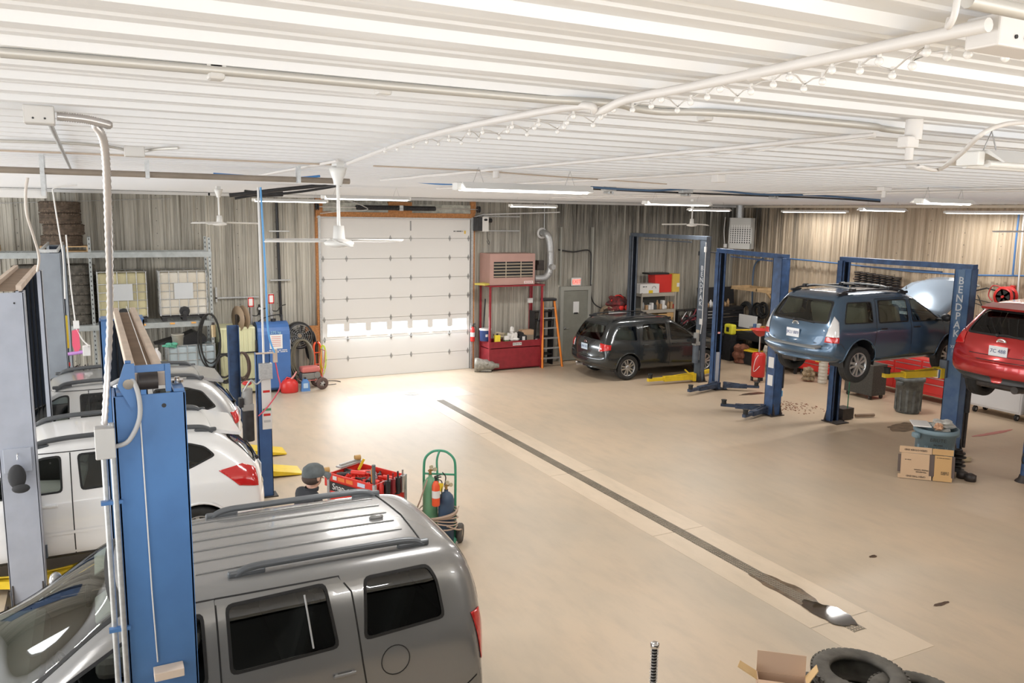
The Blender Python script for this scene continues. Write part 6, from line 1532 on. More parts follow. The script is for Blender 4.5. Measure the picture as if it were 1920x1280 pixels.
for i, pts in enumerate([[(1825, 560), (1850, 566), (1880, 572), (1905, 572)], [(1828, 568), (1855, 578), (1890, 582), (1925, 578)], [(1833, 553), (1848, 590), (1849, 610)], [(1880, 575), (1868, 590), (1830, 592)]]):
    wline(pts, .012, RUBBER, 'hanging_wire', ('thin black wire upper of two below the red reel', 'thin black wire lower of two below the red reel', 'thin black wire dropping right of the lettered post', 'thin wire curving down from the red reel')[i], 'wire')
tag(MB().tube([RW(1842+14*cos(a), 607+13*sin(a), 18.7) for a in [pi+pi*k/12 for k in range(13)]], .06, 8).build('rubber_tube', DUSTR), 'grey tyre edge leaning on the wall right of the lettered post', 'tyre')
# wall mast heating / blue hose between lifts
tag(MB().tube(spline([AX(1432, 484, 18.85), AX(1418, 492, 18.85), AX(1412, 515, 18.85), AX(1410, 580, 18.85)], 5), .03, 6).build('air_hose', mat('dark_blue_hose', (.06,.10,.16), .5)), 'dark blue hose hanging on the wall left of the blue lift post', 'hose')
# bench along the right wall
x0b = 17.5; yb0, yb1 = 16.4, 19.3
t = thing('workbench', 'black cluttered workbench along the right wall', 'workbench', (0, 0, 0))
MB().bb((x0b, yb0, .86), (18.9, yb1, .95)).build('worktop', BLACKM, t); MB().bb((x0b+.1, yb0, .35), (18.9, yb1, .40)).build('lower_shelf', BLACKM, t); MB().bb((18.6, yb0, .0), (18.65, yb1, .9)).build('back_panel', BLACK, t)
for y in (yb0+.05, yb1-.05, (yb0+yb1)/2): MB().bb((x0b+.03, y-.03, 0), (x0b+.1, y+.03, .86)).build('leg', BLACK, t)
MB().bb((x0b-.01, yb0, .70), (x0b+.02, yb1, .86)).build('apron', BLACK, t)
rnd = random.Random(31)
bt = [(17.62+rnd.uniform(0, .35), 16.55+k*.145, rnd.uniform(.09, .14), rnd.uniform(.14, .30), [STK, STK, cols[1], cols[2], mat('j_blue', (.1,.18,.35), .5), mat('j_orange', (.6,.25,.06), .5), cols[5]][rnd.randrange(7)], 'c' if rnd.random() < .6 else 'b') for k in range(14)]
for i, (x, y, w_, h_, m_, kd) in enumerate(bt):
    o = MB().bb((-w_/2, -w_/2, 0), (w_/2, w_/2, h_), ch=.01).build('small_box', m_, loc=(x, y, .952)) if kd == 'b' else MB().lathe([(.001, 0), (w_/2, 0), (w_/2, h_*.65), (w_/5, h_*.85), (w_/5, h_), (.001, h_)], n=14).build('bottle', m_, loc=(x, y, .952))
    tag(o, 'bottle or small box in the row on the black workbench', 'box' if kd == 'b' else 'bottle', 'bottles and boxes on the workbench')
p = AX(1372, 604, 17.6); tag(MB().box((0, 0, 0), (.05, .75, .40), 0).build('white_board', STK, loc=(18.0, 18.9, 1.17)), 'blank white panel leaning at the left end of the workbench', 'panel')
tag(MB().box((0, 0, 0), (.25, .12, .9), 0, ry=.5).build('grinder_arm', GREASE, loc=(18.1, 17.95, 1.33)), 'dark slanted metal bracket standing on the workbench', 'bracket')
t = thing('work_light', 'yellow round work light at the left end of the workbench', 'work light', (17.35, 18.95, .80)); MB().box((0, 0, .16), (.2, .36, .32), ch=.05).build('housing', mat('light_yellow', (.75,.7,.05), .4), t); MB().box((-.105, 0, .16), (.01, .12, .14)).build('grille', BLACK, t); MB().bb((-.12, -.18, -.80), (.12, .18, 0)).build('pedestal', BLACKM, t)
t = thing('trash_bag_bin', 'dark grey bagged bin between the lift post and the workbench', 'bin', (17.05, 19.35, 0)); MB().lathe([(.001, 0), (.26, 0), (.3, .75), (.32, .76), (.3, .8), (.25, .8)], n=20).build('bin', mat('bag_grey', (.09,.11,.11), .5, bump=.5, bscale=8), t); MB().lathe([(.325, .70), (.34, .78), (.31, .82), (.27, .80)], n=20).build('liner', BLACK, t)
p = AZ(1369, 673); t = thing('bucket', 'white five gallon bucket on the floor before the workbench', 'bucket', (p.x, p.y, 0)); MB().lathe([(.001, 0), (.14, 0), (.165, .38), (.172, .38), (.172, .42), (.15, .42)], n=24).build('pail', mat('dirty_white2', (.62,.58,.5), .6, noise=.15, nscale=9), t); MB().lathe([(.172, .33), (.18, .335), (.172, .345)], n=24).build('rib', STK, t)
for k in range(3): tag(MB().cyl((0, 0, 0), (.1*(k-1), .05, .6), .03, n=8).build('stick', STK if k == 1 else DUSTB, loc=(p.x, p.y, .1)), 'rod standing in the white bucket', 'rod', 'rods in the white bucket')
p = AZ(1388, 680); crumple('rag_pile', 'rusty red rag pile on the floor between bucket and yellow lidded tote', 'rags', (p.x, p.y, .28), .27, mat('rusty_rag', (.25,.10,.06), .9, noise=.4, nscale=9), (.9, .9, 1.2), seed=9)
p = AZ(1408, 684); t = thing('storage_tote', 'black storage tote with yellow lid on the floor by the workbench', 'tote', (p.x+.1, p.y+.1, 0), .1); MB().bb((-.2, -.35, 0), (.2, .35, .40), ch=.02).build('tub', BLACK, t); MB().bb((-.23, -.38, .40), (.23, .38, .45), ch=.015).build('lid', YEL, t)
t = thing('drain_pan', 'red oil drain pan on a red wheeled tank behind the blue lift post', 'oil drainer', (15.8, 16.1, 0))
MB().lathe([(.001, .12), (.15, .12), (.18, .15), (.18, .72), (.15, .78), (.05, .80)], n=26).build('tank', RED, t); MB().cyl((0, 0, .78), (0, 0, 1.25), .025).build('stem', CHROME, t); MB().lathe([(.03, 1.22), (.10, 1.25), (.26, 1.40), (.27, 1.40), (.27, 1.42), (.05, 1.26)], n=26).build('pan', RED, t)
MB().box((-.42, .15, 1.40), (.5, .06, .03), 0, rz=-.3).build('yellow_tray', YEL, t); mb = MB()
for a in (0, 2.1, 4.2): mb.cyl((.15*cos(a), .15*sin(a), 0), (.15*cos(a), .15*sin(a), .12), .035)
mb.build('caster', BLACK, t); MB().tube(spline([(-.05, -.1, .8), (-.24, -.12, .6), (-.25, -.1, .3), (-.1, -.16, .45)], 5), .008, 5).build('hose', STK, t)
# red boxes, extractor and so on under the raised car
def chest(label, x, y0, y1, h, m, rows, cols_=1, z0=.16, trim=STEEL, depth=.55, cat='tool chest'):
    t = thing('tool_chest', label, cat, (x, (y0+y1)/2, 0)); w = y1-y0
    MB().bb((0, -w/2, z0), (depth, w/2, h), ch=.012).build('body', m, t)
    n = len(rows); 
    for c_ in range(cols_):
        ya = -w/2+.03+c_*(w-.03)/cols_; yb_ = ya+(w-.03)/cols_-.03; z = h-.04
        for r_ in rows[c_ % len(rows)] if isinstance(rows[0], (list, tuple)) else rows:
            MB().bb((-.014, ya, z-r_+.012), (.0, yb_, z), ch=.003).build('drawer', m, t); MB().bb((-.028, ya+.02, z-.03), (-.012, yb_-.02, z-.012)).build('drawer_handle', trim, t); z -= r_
    for y in (-w/2+.12, w/2-.12):
        for x_ in (.08, depth-.08):
            c = MB().cyl((x_-.0, y-.025, .07), (x_, y+.025, .07), .07, n=16).build('caster', RUBBER, t); MB().cyl((x_, y-.03, .07), (x_, y+.03, .07), .035, n=12).build('caster_hub', GALV, c)
    return t
chest('long bright red tool chest with many drawers under the raised blue car', 17.9, 12.0, 14.3, 1.02, RED, [[.12,.12,.12,.16,.25], [.12,.16,.2,.3], [.12,.12,.2,.35]], 3)
chest('white tool chest on casters beneath the raised red car', 17.95, 10.35, 11.55, .95, mat('chest_white', (.72,.72,.72), .4), [.72], 1, trim=WHITE)
chest('second white tool chest with black handles at the right edge', 17.95, 9.0, 10.2, .95, MC['chest_white'], [.14, .14, .14, .14, .2], 1, trim=BLACK)
t = chest('low red tool cabinet behind the lift post under the blue car', 17.7, 15.3, 16.5, .62, RED, [.2, .2], 1)
crumple('white_sack', 'white dusty sack on the floor right of the blue lift post', 'sack', (17.2, 16.9, .45), .3, mat('sack', (.48,.42,.35), .9, noise=.3), (.8, 1, 1.6), seed=11)
t = thing('fluid_extractor', 'white ribbed fluid extractor before the low red cabinet', 'fluid extractor', (17.25, 15.2, 0)); pr = []
for k in range(7): pr += [(.11, k*.09), (.12, k*.09+.02), (.12, k*.09+.07), (.11, k*.09+.088)]
MB().lathe([(.001, 0)]+pr+[(.06, .66), (.001, .66)], n=22).build('canister', mat('canister', (.58,.54,.46), .5), t); MB().cyl((0, 0, .66), (0, 0, .76), .05).box((0, 0, .78), (.05, .2, .03)).build('pump_handle', BLACK, t)
crumple('cv_boot_part', 'greasy tan car part on the floor left of the extractor', 'car part', (17.1, 15.55, .18), .17, mat('tan_part', (.38,.28,.17), .7, noise=.5, nscale=14), (.9, .9, 1.1), seed=13)
t = thing('waste_box', 'black rough steel box on casters behind the raised rear wheel', 'waste box', (16.7, 13.2, 0)); MB().bb((0, 0, .1), (.5, .82, .86), ch=.01).build('box', mat('rough_black', (.07,.065,.055), .8, noise=.4, nscale=30, bump=.5), t)
for y in (.08, .74): 
    for x_ in (.06, .44): MB().cyl((x_, y-.02, .05), (x_, y+.02, .05), .05, n=14).build('caster', GREASE, t)
# grey bin
def bin_(label, c, m, h=.85, r=.30, name='garbage_bin', letter=None):
    t = thing(name, label, 'garbage bin', c)
    MB().lathe([(.001, 0), (r*.78, 0), (r*.82, .02), (r*.95, h*.9), (r*1.03, h*.9), (r*1.06, h*.93), (r*1.06, h), (r*.98, h), (r*.9, h*.88), (r*.76, .04), (.001, .04)], n=36).build('tub', m, t)
    mb = MB()
    for k in range(12): a = 2*pi*k/12; mb.box((r*.88*cos(a), r*.88*sin(a), h*.42), (.02, .05, h*.72), 0, rz=a)
    mb.build('rib', m, t)
    for s in (-1, 1): MB().box((s*r*1.08, 0, h*.84), (.09, .16, .1), ch=.03).build('handle', m, t)
    return t
bin_('dirty grey garbage bin before the long red tool chest', (16.50, 12.05, 0), mat('bin_grey', (.17,.18,.17), .65, noise=.5, nscale=7), .82, .31)
p = AY(1752, 820, 8.85)
BB = mat('bin_blue', (.20,.29,.34), .55, noise=.15, nscale=6)
t = bin_('blue grey garbage bin full of rubbish behind the flattened carton', (12.86, 8.80, 0), BB, .82, .34)
text('bin_lettering', 'BRUTE', .085, fr((-.17, -.315, .67), (1,-.55,0), (0,0,1)), BLACK, t); fineprint('bin_fine_print', fr((-.17, -.317, .59), (1,-.55,0), (0,0,1)), .13, .022, BLACK, t)
t.rotation_euler.z = -.35
crumple('rubbish_bag', 'clear plastic rubbish heaped in the blue grey bin', 'rubbish', (12.96, 8.76, .86), .17, mat('rub_white', (.55,.54,.5), .4), (1.2, 1, .6), seed=15)
tag(MB().box((0, 0, 0), (.42, .28, .02), 0, rz=.8).build('pizza_box', PAPER, loc=(12.62, 8.94, .88)), 'white flat sheet lying over the left rim of the blue grey bin', 'paper')
crumple('paper_scrap', 'orange printed scrap between the sheet and the plastic in the bin', 'paper', (12.74, 8.68, .87), .07, mat('scrap', (.6,.35,.22), .8), seed=16)
# flattened carton leaning against the bin
t = thing('flattened_carton', 'flattened brown carton with printed words leaning on the blue grey bin', 'carton', (12.36, 8.58, .0), -.78)
T = Matrix.Rotation(-.2, 4, 'X')
CT = mat('carton_tan', (.60,.42,.27), .8)
MB().box((-.16, 0, .26), (.44, .012, .36), 0, M=T).build('front_panel', CT, t)
MB().box((-.16, 0, .50), (.50, .012, .11), 0, M=T).build('top_flap', CT, t); MB().box((-.16, 0, .045), (.52, .012, .07), 0, M=T).build('bottom_flap', CT, t)
MB().box((.27, 0, .26), (.26, .012, .36), 0, M=T).box((.26, 0, .50), (.32, .012, .10), 0, M=T).box((.27, 0, .045), (.29, .012, .07), 0, M=T).build('side_panel', mat('carton_gold', (.58,.36,.16), .8), t)
MB().box((.10, .012, .26), (.09, .012, .36), 0, M=T).build('dark_fold', CARDD, t); MB().box((-.40, .012, .26), (.05, .012, .30), 0, M=T).build('dark_fold', CARDD, t); MB().box((.42, .012, .26), (.06, .012, .36), 0, M=T).build('dark_fold', CARDD, t)
def ctext(body, x, z, s, flip=True, ln=1):
    text('print', body, s, T @ fr((x, -.009, z), (-1 if flip else 1, 0, 0), (0, 0, -1 if flip else 1)), BLACK, t)
ctext('OPEN OTHER END', -.16, .50, .042); ctext('OPEN THIS END', -.14, .055, .042); ctext('Windshield\nWasher Solvent', -.06, .15, .035); fineprint('fine_print', T @ fr((-.27, -.008, .33), (1,0,0), (0,0,1)), .10, .012, BLACK, t); fineprint('fine_print', T @ fr((.27, -.008, .40), (1,0,0), (0,0,1)), .20, .01, BLACK, t); fineprint('fine_print', T @ fr((.30, -.008, .15), (1,0,0), (0,0,1)), .12, .012, BLACK, t, 3)
# stacked brake drums / flange rings
for k in range(5):
    z = .03+k*.075 if k < 4 else .36
    o = MB().lathe([(.05, 0), (.13, 0), (.13, .018), (.085, .025), (.08, .07), (.04, .07), (.05, 0)], n=28).build('brake_rotor', mat('rotor', (.06,.055,.05), .45, .6, noise=.4, nscale=12), loc=(13.40+(.02 if k % 2 else -.01), 8.72, .012+k*.075))
    tag(o, ('dark brake rotor at the bottom of the stack right of the blue grey bin', 'second brake rotor up in the stack right of the blue grey bin', 'middle brake rotor of the stack right of the blue grey bin', 'fourth brake rotor up in the stack right of the blue grey bin', 'brake rotor on top of the stack right of the blue grey bin')[k], 'brake rotor', 'stacked brake rotors')
for k, (dx, dy) in enumerate(((-.16, -.28), (-.1, -.12))):
    tag(MB().lathe([(.001, 0), (.09, 0), (.09, .1), (.03, .13), (.001, .13)], n=20).build('hub_part', GREASE, loc=(13.12+dx*.3, 8.52+dy, 0)), ('greasy hub part on the floor nearest the carton', 'greasy hub part on the floor beside the bin')[k], 'car part')
crumple('oil_rag', 'light wet cloth patch on the floor behind the brake rotors', 'cloth', (14.0, 9.1, .03), .16, mat('cloth_tan', (.5,.4,.25), .8), (1.6, 1, .15), seed=19)
# ================================================================ CEILING LINES
def zc(u, v, z=4.735): return AZ(u, v, z)
def cline(pts, r, m, name, lab, cat='conduit', z=4.735, n=8, smooth=False):
    P3 = [zc(u, v, z) for u, v in pts]
    if smooth: P3 = spline(P3, 6)
    return tag(MB().tube(P3, r, n).build(name, m), lab, cat)
CW = mat('conduit_white', (.74,.71,.68), .4)
CGR = mat('conduit_grey', (.56,.54,.50), .45, .3)
# white pipe from the junction box to the nearest fan
XP = zc(1480, 118).x
pts = [(XP-.02, 1.02, 4.725), (XP, 1.9, 4.725), (XP, 2.22, 4.725), (XP-.02, 2.36, 4.700), (XP-.06, 2.50, 4.725), (XP-.02, 4.0, 4.735), (1.86, 6.5, 4.735)]
tag(MB().tube(spline(pts, 5), .0135, 10).cyl((XP, 1.62, 4.725), (XP, 1.67, 4.725), .017, n=14).build('white_pipe', CW), 'thick white pipe crossing the ceiling from the upper right box to the nearest fan', 'pipe')
t = thing('junction_box', 'big white junction box at the upper right corner of the ceiling', 'junction box', tuple(AZ(1872, 84, 4.69)+Vector((.09, .035, .03))))
MB().box((0, 0, 0), (.18, .07, .06), ch=.004).build('box', CW, t)
for k in range(3): MB().cyl((-.04+k*.03, -.035, -.01), (-.04+k*.03, -.038, -.01), .004, n=8).build('screw', BLACK, t)
tag(MB().tube([(1.33, .93, 4.725), (1.50, .93, 4.725)], .013, 10).build('conduit_stub', CGR), 'short grey conduit entering the big white junction box', 'conduit')
tag(MB().tube(spline([(1.305, .93, 4.75), (1.30, .93, 4.70), (1.315, .95, 4.685), (1.33, .96, 4.70)], 5), .006, 6).build('hook', CW), 'small white hook on the ceiling beside the short grey conduit', 'hook')
cline([(0, 98), (400, 131), (720, 160), (1020, 186)], .0135, CGR, 'grey_conduit', 'long grey conduit crossing the upper left ceiling')
P3 = [zc(u, v) for u, v in ((1020, 186), (1150, 194), (1190, 203), (1240, 209), (1310, 210), (1400, 215), (1480, 222), (1630, 236), (1655, 241), (1695, 246))]
tag(MB().tube(spline(P3, 5), .0135, 8).build('grey_conduit', CGR), 'grey conduit with a kink running on to the white hub box', 'conduit')
for (u, v, lab) in ((404, 133, 'plastic strap on the long grey conduit, left one'), (718, 163, 'plastic strap on the long grey conduit, right one'), (1322, 214, 'plastic strap on the kinked grey conduit')):
    p = zc(u, v); tag(MB().box((0, 0, 0), (.045, .05, .05), ch=.008).box((0, .02, .012), (.05, .09, .006)).build('pipe_strap', mat('strap', (.62,.60,.57), .4), loc=(p.x, p.y, 4.735)), lab, 'strap')
# white hub box with cord
p = zc(1707, 262, 4.68); t = thing('hub_box', 'white hub box with a drop cord on the right part of the ceiling', 'junction box', (p.x, p.y, 4.66))
MB().cyl((.015, 0, .02), (.015, 0, .10), .033, n=20).box((-.012, .0, .01), (.07, .05, .045), ch=.006).build('box', CW, t); MB().cyl((0, 0, -.06), (0, 0, -.01), .016, n=14).build('plug', CW, t)
pts = [(p.x, p.y, 4.575), zc(1722, 312, 4.55), zc(1760, 318, 4.55), zc(1800, 290, 4.58), zc(1840, 252, 4.62), zc(1880, 234, 4.66), zc(1925, 229, 4.70)]
tag(MB().tube(spline(pts, 8), .0075, 8).build('power_cable', CW), 'white cord sagging from the hub box to the right edge', 'cord')
def yline(x, y0, y1, r, lab, z=4.735, m=CW, name='white_conduit', n=14):
    rnd = random.Random(int(x*100)); pts = [(x+rnd.uniform(-.01, .01), y0+(y1-y0)*k/n, z+rnd.uniform(-.004, .004)) for k in range(n+1)]
    return tag(MB().tube(pts, r, 8).build(name, m), lab, 'conduit')
yline(zc(1480, 267).x, zc(1640, 252).y, 9.6, .0125, 'white conduit from the hub box toward the overhead door')
tag(MB().tube(spline([zc(1640, 256, 4.71), zc(1560, 266, 4.69), zc(1480, 273, 4.71), zc(1420, 283, 4.69), zc(1340, 292, 4.70), zc(1200, 303, 4.71)], 5), .004, 5).build('white_wire', CW), 'thin white wires sagging along the hub box conduit', 'wire')
yline(zc(1500, 316).x, 2.0, 12.0, .014, 'white conduit passing the small cube box right of centre')
p = zc(1347, 327); tag(MB().box((0, 0, 0), (.09, .09, .07), ch=.006).build('cube_box', CW, loc=(p.x, p.y, 4.70)), 'small white cube box on the ceiling right of centre', 'junction box')
p = zc(930, 322); t = thing('ceiling_rose', 'white round ceiling rose above the large lit tube light', 'ceiling rose', (p.x, p.y, 4.77)); MB().cyl((0, 0, -.09), (0, 0, -.0), .03, n=14).cyl((0, 0, -.03), (0, 0, 0), .06, n=18).build('rose', CW, t)
yline(zc(1900, 352).x, 5.5, 16, .014, 'white conduit far right, nearer of the last pair')
yline(zc(1900, 352).x+.8, 5.9, 17, .014, 'white conduit far right, farther of the last pair')
p = zc(1658, 352); tag(MB().box((0, 0, 0), (.14, .1, .05), ch=.006).cyl((0, 0, -.1), (0, 0, 0), .025, n=12).build('cube_box', CW, loc=(p.x, p.y, 4.72)), 'small white box with stem above the tube light on the far right', 'junction box')
cline([(470, 332), (560, 315), (632, 302)], .012, CW, 'white_conduit', 'white conduit running left and back from the nearest fan')
cline([(0, 282), (160, 288), (330, 296), (560, 306), (640, 309)], .007, mat('cable_tan', (.55,.45,.36), .5), 'thin_cable', 'thin tan cable stapled across the left ceiling', 'cable')
cline([(700, 311), (900, 320), (1000, 328), (1250, 345)], .006, MC['cable_tan'], 'thin_cable', 'thin tan cable continuing right of the nearest fan', 'cable')
P3 = [zc(u, v) for u, v in ((0, 264), (120, 268), (200, 274), (235, 281))]; tag(MB().tube(spline(P3, 4), .009, 6).build('grey_cable', CGR), 'grey cable entering the small grey box from the left', 'cable')
P3 = [zc(u, v) for u, v in ((268, 283), (300, 279), (335, 277))]; tag(MB().tube(spline(P3, 4), .009, 6).build('grey_cable', CGR), 'short grey cable leaving the small grey box to the right', 'cable')
p = zc(252, 284, 4.72); tag(MB().box((0, 0, 0), (.12, .09, .07), ch=.006).build('grey_box', mat('box_grey', (.62,.60,.57), .45, .2), loc=p), 'small grey electrical box on the left ceiling', 'junction box')
# big grey box with flexible conduit
p = zc(74, 221, 4.70); t = thing('electrical_box', 'grey electrical box with ribbed conduit on the upper left ceiling', 'junction box', (p.x, p.y, 4.71))
MB().box((0, 0, 0), (.105, .09, .07), ch=.005).build('box', MC['box_grey'], t)
for dx in (-.02, .02): MB().cyl((dx, -.045, -.015), (dx, -.049, -.015), .004, n=8).build('screw', BLACK, t)
lb = (.245-.235, 4.84-.03, 3.18)
path = [(p.x+.06, p.y, 4.71), (p.x+.16, p.y, 4.705), (p.x+.24, p.y+.02, 4.69)]
e0 = AY(178, 232, p.y+.03); e1 = AY(196, 275, p.y+.08); e2 = AY(203, 420, p.y+.35); e3 = AY(206, 600, 4.78); 
path += [e0, e1, e2, e3, (.012, 4.80, 3.20)]
S_ = spline(path, 26); mb = MB(); prs = []
mb.tube(S_, [.0185 if i % 2 else .0145 for i in range(len(S_))], 8); tag(mb.build('flexible_conduit', mat('flex', (.60,.57,.55), .3, .5)), 'ribbed metal conduit dropping from the ceiling to the nearest blue post', 'conduit')
p2 = zc(135, 320); tag(MB().tube([(p.x+.02, p.y+.05, 4.72), (p2.x, p2.y, 4.72)], .012, 8).build('slotted_strut', GALV), 'metal strut leading back from the grey electrical box', 'strut')
# dark pipe run and hoses
PT = mat('dusty_pipe', (.30,.25,.20), .7, noise=.2, nscale=6)
pts = [AZ(u, v, 4.66) for u, v in ((-5, 326), (180, 333), (330, 337), (480, 341), (660, 339))]
tag(MB().tube(spline([Vector((x.x, 7.1+.02*i, 4.62)) for i, x in enumerate([AY(u, v, 7.1) for u, v in ((-5, 326), (180, 332), (330, 337), (480, 342), (660, 339))])] , 5), .024, 10).build('dusty_pipe', PT), 'thick dusty brown pipe crossing the left ceiling', 'pipe')
for u in (277, 560): 
    q = AY(u, 336, 7.12); tag(MB().box((0, 0, 0), (.03, .06, .14)).build('pipe_hanger', GALV, loc=(q.x, 7.13, 4.66)), 'metal hanger on the dusty pipe, %s one' % ('left' if u < 400 else 'right'), 'hanger')
def yl(pts, y, r, m, name, lab, cat='hose', dy=0): 
    return tag(MB().tube(spline([AY(u, v, y+dy*i) for i, (u, v) in enumerate(pts)], 5), r, 6).build(name, m), lab, cat)
yl([(-5, 317), (120, 321), (300, 327), (430, 330)], 7.6, .008, BLUEH, 'blue_air_line', 'thin blue line along the left ceiling')
yl([(400, 326), (470, 331), (520, 336), (560, 334), (600, 330)], 8.2, .012, BLUEH, 'blue_air_line', 'blue hose dipping by the dusty pipe')
yl([(770, 339), (830, 345), (900, 343), (950, 342)], 10.5, .014, BLUEH, 'blue_air_line', 'blue hose sagging left of the large lit tube light')
yl([(1108, 351), (1220, 357), (1310, 354), (1420, 364), (1520, 366), (1600, 371), (1650, 375)], 9.5, .016, mat('navy_hose', (.07,.14,.25), .5), 'blue_air_line', 'long navy hose bundle along the right ceiling')
yl([(1110, 354), (1240, 360), (1400, 366), (1560, 372), (1650, 378)], 9.9, .014, BLACKM, 'black_track', 'dark steel rail below the navy hose bundle', 'rail')
for i, u in enumerate((1145, 1290, 1455)): 
    q = AY(u, 353+i*5, 9.7); tag(MB().box((0, 0, 0), (.2, .1, .06), ch=.005).cyl((-.03, -.06, -.06), (-.03, .06, -.06), .02).cyl((.03, -.06, -.06), (.03, .06, -.06), .02).build('rail_trolley', GALV, loc=(q.x, 9.75, q.z)), ('first', 'middle', 'last')[i]+' rail trolley from the left on the dark ceiling rail', 'trolley')
for i, (pts, y) in enumerate([([(430, 366), (470, 362), (520, 356), (600, 348), (660, 341)], 12.5), ([(440, 372), (480, 366), (540, 362), (600, 354), (650, 345)], 13.0), ([(458, 361), (490, 364), (530, 363)], 12.8)]):
    yl(pts, y, [.03, .02, .045][i], BLACKM, 'black_hose', ['upper black cable chain over the far left tube light', 'lower black cable chain over the far left tube light', 'short thick black hose near the far left tube light'][i])
tag(MB().tube(spline([AY(628, 385, 20.2), AY(645, 374, 19.9), AY(690, 392, 20.1), AY(640, 396, 20.3), AY(600, 400, 20.4)], 6), .012, 6).build('door_cable', GALV), 'loose steel cable looping over the header of the overhead door', 'cable')
# white cord at left and drop conduits
tag(MB().tube(spline([AY(52, 333, 7.0), AY(48, 360, 7.0), AY(50, 400, 7.1), AY(62, 440, 7.3), AY(73, 480, 7.6), AY(70, 508, 7.8)], 6), .010, 8).build('power_cable', mat('cord_beige', (.68,.62,.56), .5)), 'beige cord hanging by the left edge in front of the grey posts', 'cord')
tag(MB().tube(spline([AY(145, 347, 15.2), AY(103, 352, 15.2), AY(101, 370, 15.2), AY(112, 440, 15.3), AY(118, 480, 15.4), AY(122, 560, 15.4)], 6), .012, 6).build('wall_conduit', STK), 'thin pale conduit falling in front of the tyre stack', 'conduit')
tag(MB().tube([AY(-5, 381, YB-.08), AY(320, 372, YB-.08)], .008, 5).build('wall_wire', GALV), 'thin wire strung along the left back wall', 'wire')
for i, (u0, v0, u1) in enumerate(((390, 360, 450), (404, 560, 485))):
    a = AY(u0, v0, YB-.08); b = AY(u1, v0, YB-.08)
    tag(MB().bb((a.x, YB-.1, a.z), (b.x, YB-.05, a.z+.035)).bb((a.x, YB-.1, a.z-.08), (a.x+.04, YB-.05, a.z+.28)).build('wall_strut', GALV), ['short slotted strut on the wall right of the distant left fan', 'slotted strut on the wall above the yellow tank'][i], 'strut')
# ceiling fans ---------------------------------------------------------
def fan(label, loc, drop, span, rz, blades=3, s=1.0):
    t = thing('ceiling_fan', label, 'ceiling fan', loc, rz, 'white ceiling fans')
    MB().lathe([(.035*s, 0), (.075*s, -.0), (.06*s, -.05*s), (.04*s, -.10*s), (.034*s, -.14*s)], (0, 0, -.05), 22).box((0, 0, -.02), (.07*s, .07*s, .06*s)).build('canopy', WHITEP, t)
    MB().cyl((0, 0, -.15), (0, 0, -drop+.09*s), .015*s, n=12).build('rod', WHITEP, t)
    MB().lathe([(.001, .12*s), (.042*s, .12*s), (.05*s, .02*s), (.055*s, .01*s), (.10*s, .0), (.125*s, -.02*s), (.115*s, -.04*s), (.06*s, -.055*s), (.001, -.06*s)], (0, 0, -drop), 28).build('motor', WHITEP, t)
    for k in range(blades):
        a = 2*pi*k/blades; L = span/2; vs = []
        for i in range(9):
            x = .11*s+(L-.11*s)*i/8; w = .065*(1-.25*i/8)*(1 if i < 8 else .5); z = -drop-.005+.035*sin(pi*i/9)*0-.012*i/8
            vs += [(x, -w, z+.012), (x, w, z-.012)]
        T = Matrix.Rotation(a, 4, 'Z'); o = MB().add(vs, [(2*i, 2*i+1, 2*i+3, 2*i+2) for i in range(8)], 0, True, T).build('blade', WHITEP, t)
        sm = o.modifiers.new('t', 'SOLIDIFY'); sm.thickness = .006
    return t
p = zc(633, 300, 4.77); fan('nearest white ceiling fan in front of the overhead door', (p.x, p.y, ZC-.01), .64, 1.34, .35)
q = AY(409, 350, 15.0); fan('distant white ceiling fan above the tote rack', (q.x, 15.0, ZC-.02), .62, 1.36, .1, s=1.0)
q = AY(1297, 420, 15.0); fan('distant white ceiling fan above the charcoal lift', (q.x, 15.0, ZC-.02), ZC-.02-q.z, 1.36, .4)
q = AY(1938, 434, 9.2); fan('white ceiling fan cut by the right edge above the red crossover', (q.x, 9.2, ZC-.02), ZC-.02-q.z, 1.36, .25)
# string lights --------------------------------------------------------
t = thing('string_lights', 'string of small clear bulbs zigzagging beside the thick white ceiling pipe', 'string lights', (0, 0, 4.74))
BULB = mat('bulb', (.85,.83,.80), .15, 0, .8)
seq = [(1885,108),(1815,102),(1776,106),(1710,124),(1737,98),(1673,142),(1612,133),(1648,115),(1560,132),(1542,153),(1507,167),(1480,145),(1450,159),(1408,172),(1382,188),(1350,167),(1326,183),(1295,192),(1270,207),(1240,187),(1221,199),(1186,206),(1150,206),(1133,213),(1126,220),(1112,235),(1075,218),(1063,230),(1058,238),(1045,247),(1010,233),(1002,240),(988,252),(960,238),(952,246),(936,258),(905,248),(898,262),(880,250),(865,268),(842,262),(822,270),(800,266),(775,275),(745,280),(722,284)]
P3 = [AZ(u, v, 4.715)-Vector((0, 0, 4.74)) for u, v in seq]
wp = []
for k, q in enumerate(P3):
    wp.append(q+Vector((0, 0, .012)))
    if k+1 < len(P3): wp.append((q+P3[k+1])/2+Vector((0, 0, .018)))
MB().tube(wp, .0022, 5).build('wire', CW, t)
for q in P3: MB().ball(q, .010, 6).cyl(q+Vector((0, 0, .005)), q+Vector((0, 0, .022)), .005, n=8).build('bulb', BULB, t)
# ================================================================ THE FLOOR BETWEEN THE LIFTS
# tool cart ----------------------------------------------------------------
cx, cy = 3.05, 9.98
t = thing('tool_cart', 'red and black tool cart heaped with air tools behind the pewter SUV', 'tool cart', (cx, cy, 0), -1.08+pi*0)
